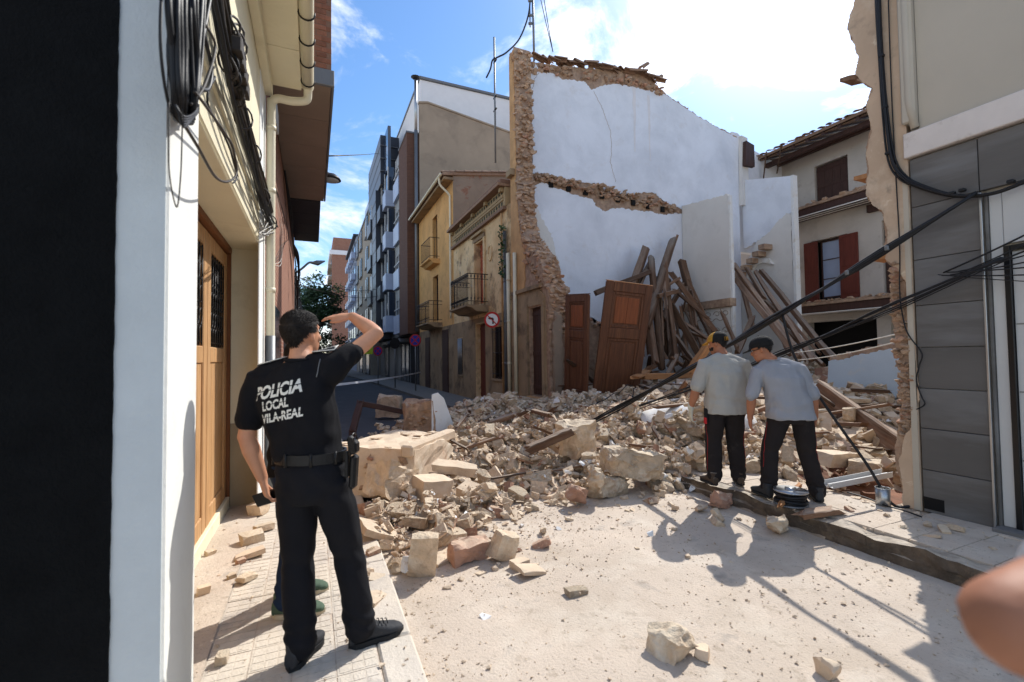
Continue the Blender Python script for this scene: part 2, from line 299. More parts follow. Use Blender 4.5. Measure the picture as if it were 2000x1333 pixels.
def slab(name, outline, axis, p0, p1, mat, parent=None, holes=()):
    """plate of a polygon outline (u,v) with holes, extruded from p0 to p1 along an axis ('X': u=y,v=z; 'Y': u=x,v=z; 'Z': u=x,v=y)"""
    m = {'X': lambda u, v, w: (w, u, v), 'Y': lambda u, v, w: (u, w, v), 'Z': lambda u, v, w: (u, v, w)}[axis]
    isr = lambda q: len(q) == 4 and len({a for a, b in q}) == 2 and len({b for a, b in q}) == 2
    if holes and isr(outline) and all(isr(h) for h in holes):          # wall with rectangular openings: cells around the holes
        us = sorted({a for q in [outline, *holes] for a, b in q}); vs_ = sorted({b for q in [outline, *holes] for a, b in q}); bm = bmesh.new(); cache = {}
        def vt(i, j, w): 
            k = (i, j, w)
            if k not in cache: cache[k] = bm.verts.new(m(us[i], vs_[j], p1 if w else p0))
            return cache[k]
        u_in = lambda i, j: 0 <= i < len(us)-1 and 0 <= j < len(vs_)-1 and not any(min(q[0][0], q[2][0]) < (us[i]+us[i+1])/2 < max(q[0][0], q[2][0]) and min(q[0][1], q[2][1]) < (vs_[j]+vs_[j+1])/2 < max(q[0][1], q[2][1]) for q in holes)
        for i in range(len(us)-1):
            for j in range(len(vs_)-1):
                if not u_in(i, j): continue
                for w in (0, 1): bm.faces.new([vt(i, j, w), vt(i+1, j, w), vt(i+1, j+1, w), vt(i, j+1, w)])
                for (di, dj, a, b) in ((-1, 0, (i, j), (i, j+1)), (1, 0, (i+1, j), (i+1, j+1)), (0, -1, (i, j), (i+1, j)), (0, 1, (i, j+1), (i+1, j+1))):
                    if not u_in(i+di, j+dj): bm.faces.new([vt(*a, 0), vt(*b, 0), vt(*b, 1), vt(*a, 1)])
        bmesh.ops.recalc_face_normals(bm, faces=bm.faces); return link(name, bm_out(bm, name), mat, parent)
    loops = [list(outline)]+[list(h) for h in holes]
    flat = [Vector((u, v, 0)) for lp in loops for (u, v) in lp]
    tris = geometry.tessellate_polygon([[Vector((u, v, 0)) for (u, v) in lp] for lp in loops])
    n = len(flat); V = [m(p.x, p.y, p0) for p in flat]+[m(p.x, p.y, p1) for p in flat]; Fs = []
    for t in tris: Fs.append(tuple(t)); Fs.append(tuple(i+n for i in reversed(t)))
    k = 0
    for lp in loops:
        c = len(lp)
        for i in range(c): a, b = k+i, k+(i+1) % c; Fs.append((a, b, b+n, a+n))
        k += c
    bm = bmesh.new(); vs = [bm.verts.new(v) for v in V]
    for f in Fs:
        try: bm.faces.new([vs[i] for i in f])
        except ValueError: pass
    bmesh.ops.recalc_face_normals(bm, faces=bm.faces)
    return link(name, bm_out(bm, name), mat, parent)
def rect(u0, v0, u1, v1): return [(u0, v0), (u1, v0), (u1, v1), (u0, v1)]
def jag(pts, amp, n, seed=0):
    """roughen a polyline between its control points"""
    out = []; n *= 3; amp *= 1.25
    for i in range(len(pts)-1):
        a, b = pts[i], pts[i+1]
        for k in range(n):
            t = k/n; u = a[0]+(b[0]-a[0])*t; v = a[1]+(b[1]-a[1])*t
            if k or i: u0, v0 = u, v; u += amp*noise.noise((u0*3.1+seed, v0*3.1, 1.7))*1.3+amp*.9*noise.noise((u0*11+seed, v0*11, 4.1))+amp*.35*random.uniform(-1, 1); v += amp*.8*noise.noise((u0*4.3, v0*3.3+seed, 7.7))+amp*.9*noise.noise((u0*12, v0*12+seed, 2.2))+amp*.35*random.uniform(-1, 1)
            out.append((u, v))
    out.append(pts[-1]); return out
def ngon_disc(n, r, c=(0, 0)): return [(c[0]+r*math.cos(2*math.pi*i/n), c[1]+r*math.sin(2*math.pi*i/n)) for i in range(n)]
def hullmesh(name, pts, bev=0., sub=0, amp=.0, seed=0):
    bm = bmesh.new()
    for p in pts: bm.verts.new(p)
    r = bmesh.ops.convex_hull(bm, input=bm.verts)
    bmesh.ops.delete(bm, geom=[g for g in r['geom_interior'] if isinstance(g, bmesh.types.BMVert)], context='VERTS')
    if sub:
        bmesh.ops.subdivide_edges(bm, edges=bm.edges, cuts=sub, use_grid_fill=True)
        for v in bm.verts:
            q = Vector(v.co)*7+Vector((seed*3.1, 0, 0)); v.co += Vector((noise.noise(q), noise.noise(q+Vector((9, 0, 0))), noise.noise(q+Vector((0, 9, 0)))))*amp+Vector((noise.noise(q*3.1), noise.noise(q*3.1+Vector((9, 0, 0))), noise.noise(q*3.1+Vector((0, 9, 0)))))*amp*.4*(1 if sub > 4 else 0)
    return bm_out(bm, name)
def brickish(rnd, sx, sy, sz, chip=.25):
    """points of a broken brick: box corners, some knocked off"""
    P = []
    for i in (-1, 1):
        for j in (-1, 1):
            for k in (-1, 1):
                c = Vector((i*sx, j*sy, k*sz))*.5; c += Vector((rnd.uniform(-1, 1)*sx, rnd.uniform(-1, 1)*sy, rnd.uniform(-1, 1)*sz))*.045
                if rnd.random() < chip:
                    for ax in range(3):
                        q = c.copy(); q[ax] *= rnd.uniform(.1, .7); P.append(q)
                else: P.append(c)
    return P
def rocky(rnd, sx, sy, sz, n=14):
    P = []
    for _ in range(n):
        v = Vector((rnd.gauss(0, 1), rnd.gauss(0, 1), rnd.gauss(0, 1))).normalized(); m = max(abs(v.x), abs(v.y), abs(v.z)); v = v/(m**.55)
        P.append(Vector((v.x*sx, v.y*sy, v.z*sz))*.5*rnd.uniform(.82, 1.05))
    return P
_r = random.Random(11)
STONES = [hullmesh('stone', rocky(_r, 1, _r.uniform(.6, .9), _r.uniform(.4, .7), 12)) for _ in range(12)]
for me in STONES: me.materials.append(MATS['stone_rubble'])
def stone(parent, loc, size, rnd, name='stone', flat=True):
    o = link(name, rnd.choice(STONES), None, parent)
    e = Euler((rnd.uniform(-.3, .3), rnd.uniform(-.3, .3), rnd.uniform(0, 6.3))) if flat else Euler((rnd.uniform(0, 6), rnd.uniform(0, 6), rnd.uniform(0, 6)))
    o.matrix_basis = Matrix.Translation(loc) @ e.to_matrix().to_4x4() @ Matrix.Diagonal((size, size*rnd.uniform(.7, 1.1), size*rnd.uniform(.7, 1.), 1)); return o
R = random.Random(3)
LX = -.5; RX = 5.2; GP = .12     # left and right facade lines, pavement height
# ------------------------------------------------------------------ ground, road, pavements
g = 600
tag(mk('ground', [(-g, -g, -.06), (g, -g, -.06), (g, g, -.06), (-g, g, -.06)], [(0, 1, 2, 3)], 'dust_ground'), kind='structure')
def grid(name, x0, x1, y0, y1, nx, ny, zf, mat, parent=None, smooth=True):
    V = []; Fs = []
    for j in range(ny+1):
        for i in range(nx+1):
            x = x0+(x1-x0)*i/nx; y = y0+(y1-y0)*j/ny; V.append((x, y, zf(x, y)))
    for j in range(ny):
        for i in range(nx): a = j*(nx+1)+i; Fs.append((a, a+1, a+nx+2, a+nx+1))
    return mk(name, V, Fs, mat, parent, smooth)
# road: dust-covered near the collapse, clean asphalt beyond it
def road_z(x, y): return .012*noise.noise((x*.9, y*.9, 0))+.005*noise.noise((x*5, y*5, 3))
tag(grid('road', .5, 4.14, -3, 12.2, 90, 300, road_z, 'dust_ground'), kind='structure')
tag(mk('asphalt_road', [(.5, 9.6, .032), (4.2, 9.6, .032), (4.2, 46, .032), (.2, 90, .032), (-9, 130, .032), (-14, 130, .032), (-5.6, 90, .032), (-.4, 46, .032), (-.2, 14, .032), (.5, 12, .032)], [tuple(range(10))], 'asphalt'), kind='structure')
# left pavement: cement tiles with a dust film, flush granite kerb stones
lp = tag(mk('left_pavement', *(lambda V: (V, BF))(bxv((-1.2, -3, -.05), (.31, 30, GP-.0048))), 'dust_ground'), kind='structure')
TS = .2
def tile_mesh(name, s, h, panels):
    bm = bmesh.new(); t = MB(); t.box((0, 0, -h), (s, s, 0)); n = 3; gp = .006; w_ = (s-.016)/n
    if panels:
        for i in range(n):
            for j in range(n): t.box((.008+i*w_+gp/2, .008+j*w_+gp/2, -.001), (.008+(i+1)*w_-gp/2, .008+(j+1)*w_-gp/2, .002))
    bm.free(); return mesh(name, t.V, t.F)
tm = tile_mesh('tile', TS-.006, .02, True); tm.materials.append(MATS['tile'])
for j in range(int((9.5-.8)/TS)):
    for i in range(4):
        y = .8+j*TS; x = -.49+i*TS
        if y+TS > 2.05 and y < 2.55 and x < -.49: continue
        o = link('tile', tm, None, lp); o.matrix_basis = Matrix.Translation((x, y, GP-.002+R.uniform(-.002, .002))) @ Euler((R.uniform(-.006, .006), R.uniform(-.006, .006), 0)).to_matrix().to_4x4()
km = bevmesh('kerb_stone', bxv((0, 0, -.14), (.185, .99, 0)), BF, .012); km.materials.append(MATS['tile'])
for j in range(11):
    o = link('kerb_stone', km, None, lp); o.matrix_basis = Matrix.Translation((.315, .6+j*1.0, GP+R.uniform(-.004, .004)))
# strip of cement in front of the left door
grid('cement_strip', -1.1, -.495, 2.56, 5.62, 12, 60, lambda x, y: GP+.006+.008*noise.noise((x*4, y*4, 0)), 'dust_ground', lp)
# right pavement, dust covered, broken dark kerb
rp = tag(mk('right_pavement', *(lambda V: (V, BF))(bxv((4.34, -3, -.05), (7.5, 2.62, GP+.03))), 'rubble_dirt'), kind='structure')
mk('pavement_bed', bxv((4.34, 2.62, -.05), (5.15, 4.9, GP+.03)), BF, 'rubble_dirt', rp)
t2 = tile_mesh('tile', .24, .03, False); t2.materials.append(MATS['dust_ground'])
for j in range(26):
    for i in range(4):
        y = -1.6+j*.246; x = 4.3+i*.246
        if x > 5.0 and y > 2.2: continue
        o = link('tile', t2, None, rp); o.matrix_basis = Matrix.Translation((x, y, GP+.047+R.uniform(-.004, .004))) @ Euler((R.uniform(-.01, .01), R.uniform(-.01, .01), 0)).to_matrix().to_4x4()
for j in range(8):
    y0 = -2.2+j*.9; V = []; nx, nz = 14, 4
    bm = bmesh.new(); bmesh.ops.create_cube(bm, size=1)
    for v in bm.verts: v.co = Vector((4.14+(v.co.x+.5)*.16, y0+(v.co.y+.5)*.897, -.05+(v.co.z+.5)*(GP+.09)))
    bmesh.ops.subdivide_edges(bm, edges=bm.edges, cuts=13, use_grid_fill=True)
    for v in bm.verts:
        q = v.co*9; v.co += Vector((noise.noise(q), noise.noise(q+Vector((5, 5, 5)))*.3, noise.noise(q+Vector((0, 9, 0)))))*(.022 if v.co.z > .05 else .014)+Vector((noise.noise(v.co*3.1), 0, noise.noise(v.co*2.7+Vector((4, 4, 4)))-.25))*.03*(1 if v.co.z > .08 else 0)
    o = link('kerb_stone', bm_out(bm, 'kerb_stone'), 'kerb_dark', rp)
# far pavement along the ochre houses
fp = [(5.2, 11.4), (3.9, 11.4), (3.7, 18), (3.5, 26), (2.8, 40), (1.2, 60), (-1.5, 80), (-1.5, 95), (5.2, 95)]
tag(slab('far_pavement', fp, 'Z', -.05, .14, 'modern_grey'), kind='structure')

# ------------------------------------------------------------------ left: cream house with recessed wooden door
hL = empty('cream_house', (LX, 4, 0)); tag(hL, 'cream rendered house with a recessed wooden door and black cables on its front', 'house')
H = 4.75
box('pier', (-1.3, 2.07, 0), (LX, 2.545, H), 'whitewash', hL, .008)
# grey return, black wall further in: rough edge between the colours
edge = [(-.652+.0022*noise.noise((z*5, 0, 0))+R.uniform(-.0014, .0014), z) for z in [i*.03 for i in range(0, 230)]]
slab('grey_return', [(-.507, 0)]+[(-.507, 6.9)]+list(reversed(edge)), 'Y', 2.058, 2.069, 'return_grey', hL)
slab('black_wall', edge+[(-6, 6.9), (-6, 0)], 'Y', 2.05, 2.5, 'matt_black', hL)
box('upper_return', (-.64, 2.08, H), (LX-.01, 2.5, 6.9), 'whitewash', hL)
box('lintel', (-1.3, 2.545, 2.83), (LX-.002, 5.14, H), 'cream', hL, .008)
box('front_strip', (-.52, 2.6, 3.12), (-.488, 5.1, 3.24), 'cream', hL)
box('soffit_of_recess', (-.86, 2.55, 2.815), (-.51, 5.6, 2.829), 'cream', hL)
slab('reveal', [(-.86, GP), (-.51, GP), (-.51, 2.83), (-.86, 2.83)], 'Y', 5.545, 5.6, 'cream', hL)
slab('dado', [(-.859, GP), (-.512, GP), (-.512, .98), (-.859, .98)], 'Y', 5.54, 5.546, 'beige_dado', hL)
box('far_pier', (-1.3, 5.6, 0), (LX, 5.72, H), 'cream', hL)
box('far_pier_trim', (-.51, 5.16, 0), (-.495, 5.72, H), 'whitewash', hL)
box('lintel_end', (-1.3, 5.141, 2.83), (LX-.002, 5.599, H), 'cream', hL)
box('plinth', (-.85, 2.55, GP), (-.79, 5.53, GP+.12), 'cream', hL)
# door
DX = -.84
dr = box('door', (DX-.06, 2.6, GP+.01), (DX-.02, 5.50, 2.79), 'door_wood_dark', hL)
def dpart(name, a, b, mat, bev=.008): return box(name, a, b, mat, dr, bev)
box('door_frame', (DX-.05, 5.50, GP), (DX+.05, 5.54, 2.8), 'door_wood_dark', hL); box('door_frame', (DX-.05, 2.6, 2.75), (DX+.06, 5.50, 2.81), 'door_wood_dark', hL)
for y0, y1 in ((2.62, 3.58), (3.60, 4.54), (4.56, 5.49)):
    dpart('stile', (DX-.02, y0, GP+.02), (DX+.02, y0+.13, 2.74), 'door_wood'); dpart('stile', (DX-.02, y1-.13, GP+.02), (DX+.02, y1, 2.74), 'door_wood')
    for z0, z1 in ((GP+.02, .38), (1.62, 1.76), (2.6, 2.74)): dpart('rail', (DX-.02, y0+.132, z0), (DX+.018, y1-.132, z1), 'door_wood')
    n = 5; wv = (y1-y0-.27)/n
    for k in range(n): dpart('plank', (DX-.02, y0+.135+k*wv, .385), (DX+.006, y0+.135+(k+1)*wv-.004, 1.615), 'door_wood', .003)
    mk('glass_pane', bxv((DX-.02, y0+.135, 1.765), (DX-.012, y1-.135, 2.595)), BF, 'window_dark', dr)
    gr = MB(); yy0, yy1 = y0+.15, y1-.15
    for k in range(7):
        yc = yy0+(yy1-yy0)*k/6; gr.tube([(DX+.01, yc, 1.77), (DX+.01, yc, 2.59)], .006, 5)
    for k in range(6):
        yc = yy0+(yy1-yy0)*(k+.5)/6; rr = (yy1-yy0)/12
        for zc, s_ in ((1.86, 1), (2.0, -1), (2.18, 1), (2.36, -1), (2.5, 1)):
            gr.tube([(DX+.012, yc+rr*.95*math.cos(a), zc+s_*rr*1.25*math.sin(a)) for a in [i*math.pi*1.6/10 for i in range(11)]], .0045, 4)
    gr.build('grille', 'iron', dr, True)
# eave, gutter and downpipe
ev = box('eave', (-.56, 2.0, H), (-.1, 5.66, H+.09), 'cream', hL)
for k in range(5): box('eave_board', (-.49, 2.0+k*.735, H-.022), (-.13, 2.0+k*.735+.725, H-.001), 'cream', ev, .004)
box('cornice', (-.5, 2.0, H-.16), (-.42, 5.66, H-.023), 'cream', hL)
gx, gz = -.06, H+.0
tube('gutter', [(gx, 1.9, gz), (gx, 5.56, gz-.02)], .062, 'pvc', hL, 14)
for k in range(10):
    y = 2.2+k*.36; tube('gutter_bracket', [(gx+.069*math.cos(a), y, gz-.02*(y-1.9)/3.66+.069*math.sin(a)) for a in [math.pi*(.9+i*.13) for i in range(10)]], .007, 'iron', hL, 5)
dp_ = tube('downpipe', spline([(gx, 5.5, gz-.03), (gx, 5.57, gz-.08), (gx-.02, 5.6, gz-.16), (gx-.16, 5.6, gz-.2), (-.36, 5.6, gz-.2), (-.42, 5.6, gz-.25), (-.43, 5.6, gz-.35), (-.43, 5.6, 3.2), (-.43, 5.6, 1.6), (-.43, 5.6, .2)], 5), .045, 'pvc', hL, 12)
for z in (4.2, 3.5, 2.4, 1.3): tube('pipe_collar', [(-.43, 5.6, z-.025), (-.43, 5.6, z+.025)], .051, 'pvc', dp_, 12)
tube('pipe_shoe', [(-.43, 5.6, .12), (-.43, 5.6, 1.9)], .052, 'galv', dp_, 12)

# ------------------------------------------------------------------ left: brick block with a projecting bay
hB = empty('brick_block', (LX, 10, 0)); tag(hB, 'red brick block with a projecting upper bay over brown soffit panels', 'building')
BZ = 5.02
box('wall', (-6, 5.74, 0), (LX+.005, 14.2, BZ-.012), 'brick_red', hB, 0)
box('upper_wall', (-6, 5.76, BZ), (LX-.1, 14.2, 6.7), 'brick_red', hB, 0)  # unseen top kept low so more skylight reaches the opposite fronts
bay = box('bay', (LX-.1, 5.95, BZ+.055), (.20, 10.45, 6.7), 'brick_mortar', hB, 0)
bmh = .068; bme = bevmesh('brick', bxv((0, 0, 0), (.24, .03, .058)), BF, .004); bme.materials.append(MATS['brick_piece'])
bmk = bevmesh('brick', bxv((0, 0, 0), (.115, .03, .058)), BF, .004); bmk.materials.append(MATS['brick_piece'])
for r_ in range(21):                            # brick end face of the bay, towards the viewer
    z = BZ+.2+r_*bmh; x = -.6 if r_ % 2 else -.72
    while x < .19:
        wd = .24
        if x < -.61: me, wd, xx = bmk, .115, x+.125
        elif x+.24 > .215: me, wd, xx = bmk, .115, min(x, .085)
        else: me, xx = bme, x
        o = link('brick', me, None, bay); o.matrix_basis = Matrix.Translation((xx+R.uniform(-.002, .002), 5.945+R.uniform(-.003, .003), z)) @ Matrix.Rotation(R.uniform(-.006, .006), 4, 'Y'); x += .25
box('bay_trim', (LX-.02, 5.935, BZ-.01), (.235, 5.985, BZ+.19), 'metal_trim', hB); box('bay_trim', (.205, 5.99, BZ-.01), (.235, 10.47, BZ+.17), 'metal_trim', hB)
for k in range(5): box('soffit_panel', (LX+.01, 6.0+k*.9, BZ), (.2, 6.0+k*.9+.89, BZ+.05), 'soffit', hB, .004)
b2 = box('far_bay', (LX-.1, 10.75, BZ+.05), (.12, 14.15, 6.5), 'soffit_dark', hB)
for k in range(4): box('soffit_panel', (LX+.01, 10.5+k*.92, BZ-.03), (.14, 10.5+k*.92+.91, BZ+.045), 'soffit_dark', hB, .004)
slab('ground_floor_band', rect(5.8, 0, 14.1, .5), 'X', LX+.007, LX+.02, 'modern_grey', hB)
for y in (7.0, 9.2, 11.6): 
    wnd = box('window', (LX-.02, y, 1.1), (LX+.012, y+1.1, 2.4), 'window_glass', hB); box('sill', (LX, y-.06, 1.03), (LX+.08, y+1.16, 1.1), 'metal_trim', wnd)
# ------------------------------------------------------------------ window / door / balcony builders on a facade at x = X facing -x
def facade_window(X, y0, y1, z0, z1, parent, frame='dark_wood', pane='window_dark', panes=(1, 2), name='window', depth=.12, sill=None):
    wn = mk(name, bxv((X+depth-.02, y0, z0), (X+depth, y1, z1)), BF, pane, parent)
    f = .05
    for a, b in (((y0, z0), (y0+f, z1)), ((y1-f, z0), (y1, z1)), ((y0+f, z1-f), (y1-f, z1)), ((y0+f, z0), (y1-f, z0+f))):
        box('frame', (X+depth-.06, a[0], a[1]), (X+depth-.021, b[0], b[1]), frame, wn, .004)
    for i in range(1, panes[0]+1 if panes[0] > 1 else 1):
        if i < panes[0]: y = y0+(y1-y0)*i/panes[0]; box('mullion', (X+depth-.055, y-.02, z0+f), (X+depth-.022, y+.02, z1-f), frame, wn, .003)
    for i in range(1, panes[1]): z = z0+(z1-z0)*i/panes[1]; box('glazing_bar', (X+depth-.05, y0+f, z-.015), (X+depth-.023, y1-f, z+.015), frame, wn, .003)
    if sill: box('sill', (X-.06, y0-.08, z0-.07), (X+depth-.07, y1+.08, z0), sill, wn)
    return wn
def plank_door(X, y0, y1, z0, z1, mat, parent, n=4, depth=.14):
    d = mk('door', bxv((X+depth, y0, z0), (X+depth+.03, y1, z1)), BF, mat, parent); wv = (y1-y0)/n
    for k in range(n): box('plank', (X+depth-.03, y0+k*wv+.003, z0+.01), (X+depth-.001, y0+(k+1)*wv-.003, z1-.01), mat, d, .006)
    for z in (z0+.15, z0+(z1-z0)*.45, z1-.2): box('rail', (X+depth-.045, y0+.01, z), (X+depth-.031, y1-.01, z+.1), mat, d, .005)
    return d
def balcony(X, y0, y1, z, out, parent, n=16, h=1.0, scroll=True, slabm='ochre_dado'):
    b = empty('balcony', (X, (y0+y1)/2, z)); b.parent = parent; b.matrix_parent_inverse = INV(parent)
    sl = MB(); 
    prof = [(0, -.22), (out*.55, -.2), (out*.75, -.1), (out, -.06), (out, 0), (0, 0)]
    V = [(X-u, y, z+v) for y in (y0, y1) for (u, v) in prof]; k = len(prof)
    Fs = [tuple(range(k)), tuple(range(2*k-1, k-1, -1))]+[(i, i+k, (i+1) % k+k, (i+1) % k) for i in range(k)]
    mk('slab', V, Fs, slabm, b)
    xo = X-out+.06
    rail = [(X, y0+.05, z+h), (xo, y0+.05, z+h), (xo, y1-.05, z+h), (X, y1-.05, z+h)]
    tube('handrail', rail, .016, 'iron', b, 5, False); tube('bottom_rail', [(p[0], p[1], z+.12) for p in rail], .012, 'iron', b, 5, False)
    if scroll: tube('scroll_rail', [(p[0], p[1], z+h-.16) for p in rail], .01, 'iron', b, 5, False)
    def bar(x, y):
        m_ = MB(); m_.tube([(x, y, z), (x, y, z+h)], .009, 5)
        if scroll:
            for zc, rr in ((z+h-.08, .055), (z+.2, .05)): m_.tube([(x-.0, y+rr*math.cos(a), zc+rr*math.sin(a)) for a in [i*math.pi*2/8 for i in range(9)]], .006, 4)
        m_.build('baluster', 'iron', b, True)
    for i in range(n): bar(xo, y0+.05+(y1-y0-.1)*i/(n-1))
    m_ = max(2, int(n*out/(y1-y0)))
    for i in range(1, m_):
        for y in (y0+.05, y1-.05): bar(X-(out-.06)*i/m_, y)
    return b
# ------------------------------------------------------------------ old ochre house next to the collapse (weathered front, blue-green frieze)
h2 = empty('weathered_ochre_house', (RX, 14.5, 0)); tag(h2, 'weathered ochre house with patterned frieze and wrought iron balcony', 'house')
y0, y1 = 11.85, 17.7
op = [rect(13.05, .14, 13.05+.75, 2.45), rect(14.1, .14, 15.05, 2.75), rect(16.6, .95, 17.15, 2.35), rect(14.15, 3.42, 15.0, 5.55)]
op[0] = rect(12.65, .95, 13.35, 2.55)
slab('wall', rect(y0, 0, y1, 6.05), 'X', RX, RX+.4, 'ochre_old', h2, op)
slab('base_coat', rect(y0+.01, .0, y1-.01, 2.95), 'X', RX-.012, RX-.001, 'ochre_dado', h2, [[(u+(-.03 if u < (q[0][0]+q[1][0])/2 else .03), v+(.03 if v > 2 else (-.03 if v > .5 else 0))) for (u, v) in q] for q in op[:3]])
box('dark_backing', (RX+.45, y0, 0), (RX+.5, y1, 6.3), 'void', h2, 0)  # near-black sheet, interior shade put into its colour
box('window_grille_back', (RX+.2, 12.65, .95), (RX+.22, 13.35, 2.55), 'dark_wood', h2)
wn = facade_window(RX, 12.65, 13.35, .95, 2.55, h2, sill='ochre_dado', panes=(2, 2))
for k in range(7): tube('bar', [(RX-.05, 12.69+k*.105, .93), (RX-.05, 12.69+k*.105, 2.5)], .009, 'iron', wn, 5)
for z in (1.1, 1.75, 2.4): tube('bar', [(RX-.05, 12.66, z), (RX-.05, 13.35, z)], .01, 'iron', wn, 5)
plank_door(RX, 14.1, 15.05, .14, 2.75, 'red_wood', h2, 4, .2)
wn = facade_window(RX, 16.6, 17.15, .95, 2.35, h2, frame='galv', pane='window_dark', panes=(1, 1), sill='ochre_dado')
for k in range(6): tube('bar', [(RX-.03, 16.64+k*.094, .95), (RX-.03, 16.64+k*.094, 2.34)], .014, 'steel', wn, 5)
pd = mk('balcony_door', bxv((RX+.2, 14.15, 3.42), (RX+.23, 15.0, 5.55)), BF, 'terracotta', h2)
bm_ = bevmesh('brick', bxv((0, 0, 0), (.02, .27, .1)), BF, .004); bm_.materials.append(MATS['terracotta'])
for r_ in range(19):                                     # balcony door walled up with hollow red bricks
    for k in range(3):
        o = link('brick', bm_, None, pd); o.matrix_basis = Matrix.Translation((RX+.178+R.uniform(-.004, .004), 14.16+k*.28, 3.43+r_*.11))
box('door_hood', (RX-.14, 14.0, 5.75), (RX-.001, 15.15, 5.84), 'frieze', h2); box('door_surround', (RX-.05, 13.98, 3.42), (RX-.001, 14.13, 5.6), 'ochre_old', h2); box('door_surround', (RX-.05, 15.02, 3.42), (RX-.001, 15.17, 5.6), 'ochre_old', h2)
box('door_lintel', (RX-.05, 13.98, 5.6), (RX-.001, 15.17, 5.75), 'ochre_dado', h2)
balcony(RX, 13.75, 15.75, 3.3, .75, h2, 18, 1.0)
# cornice and frieze with rosette tiles
fz = box('frieze', (RX-.05, y0+.32, 6.06), (RX+.38, y1, 6.62), 'frieze', h2)
pat = mesh('frieze_tile', *(lambda m_: (m_.V, m_.F))(MB().box((-.012, 0, 0), (0, .1, .1)).add(*tubev([(-.016, .05, .05), (-.024, .05, .05)], .035, 8)))); pat.materials.append(MATS['frieze_green'])
pat2 = mesh('frieze_tile', *(lambda m_: (m_.V, m_.F))(MB().box((-.03, 0, 0), (0, .42, .07)))); pat2.materials.append(MATS['frieze'])
for k in range(23):
    for z in (6.12, 6.46):
        yy = y0+.5+k*.215
        if abs((yy-y0) % 1.8) < .1: continue
        o = link('frieze_tile', pat, None, fz); o.matrix_basis = Matrix.Translation((RX-.05, yy, z))
for k in range(12): o = link('frieze_tile', pat2, None, fz); o.matrix_basis = Matrix.Translation((RX-.05, y0+.45+k*.44, 6.25)); o = link('frieze_tile', pat2, None, fz); o.matrix_basis = Matrix.Translation((RX-.05, y0+.45+k*.44, 6.34))
box('cornice', (RX-.28, y0+.3, 6.63), (RX+.38, y1+.02, 6.72), 'roof_tile', h2); box('cornice_moulding', (RX-.2, y0+.31, 6.725), (RX+.38, y1, 6.84), 'brick_mortar', h2)
box('lower_moulding', (RX-.12, y0+.32, 5.95), (RX-.001, y1, 6.05), 'roof_tile', h2)
for k in range(5): box('bracket', (RX-.16, y0+.42+k*1.3, 6.5), (RX-.051, y0+.58+k*1.3, 6.625), 'frieze', h2)
# medallion on the plaster
tube('medallion', [(RX-.012, 13.55+.16*math.cos(a), 4.95+.24*math.sin(a)) for a in [i*math.pi/10 for i in range(21)]], .03, 'ochre_old', h2, 6)
for y, mt, r_, zt in ((12.18, 'galv', .05, 5.3), (11.95, 'pvc', .055, 4.6), (12.42, 'ochre_strip', .03, 5.9)):
    pp = tube('downpipe', [(RX-.07, y, .5), (RX-.07, y+.01, zt)], r_, mt, h2, 10)
    for z in (1.4, 2.6, 3.8): tube('pipe_collar', [(RX-.07, y, z), (RX-.07, y, z+.06)], r_*1.15, mt, pp, 10)
# ivy on the pipe
iv = MB()
for k in range(160):
    t = R.random(); p = Vector((RX-.1-R.random()*.1, 12.2+R.gauss(0, .1), 3.9+t*1.6)); s_ = R.uniform(.03, .06); d = Vector((R.uniform(-1, 1), R.uniform(-1, 1), R.uniform(-1, 1))).normalized()*s_; e = d.orthogonal()*.7
    iv.add([p-d, p-e, p+d, p+e], [(0, 1, 2, 3)])
ivo = iv.build('creeper_plant', 'ivy'); tag(ivo, 'small green creeper growing on the grey downpipe of the weathered house', 'plant')

# ------------------------------------------------------------------ taller ochre house behind it, tiled eave
h1 = empty('ochre_house', (RX, 21, 0)); tag(h1, 'smooth ochre house with two small balconies and a tiled eave', 'house')
y0, y1 = 17.72, 24.2; EZ = 9.0
op = [rect(20.3, 6.15, 21.2, 8.2), rect(20.2, 3.3, 21.2, 5.4), rect(18.5, .14, 19.5, 2.8), rect(21.8, .14, 22.8, 2.6)]
slab('wall', rect(y0, 0, y1, EZ), 'X', RX, RX+.4, 'ochre', h1, op)
slab('base_coat', rect(y0+.01, 0, y1, 2.95), 'X', RX-.01, RX-.001, 'ochre_dado', h1, [q for q in ([(u, v) for u, v in rect(18.48, -.02, 19.52, 2.82)], rect(21.78, -.02, 22.82, 2.62))][:0])
box('dark_backing', (RX+.45, y0, 0), (RX+.5, y1, EZ-.1), 'void', h1, 0)  # sheet behind the openings, coloured as unlit interior
for q in op[:2]: facade_window(RX, q[0][0], q[1][0], q[0][1], q[2][1], h1, frame='dark_wood', panes=(2, 3), name='balcony_door', depth=.25)
for q in op[2:]: 
    d = box('door', (RX-.03, q[0][0], .14), (RX-.011, q[1][0], q[2][1]), 'dark_wood', h1); box('panel', (RX-.04, q[0][0]+.1, .4), (RX-.031, q[1][0]-.1, 1.3), 'dark_wood', d); box('panel', (RX-.04, q[0][0]+.1, 1.45), (RX-.031, q[1][0]-.1, q[2][1]-.15), 'dark_wood', d)
balcony(RX, 19.9, 21.7, 6.05, .5, h1, 10, .95, False, 'ochre'); balcony(RX, 19.5, 22.0, 3.15, .65, h1, 14, .95, True)
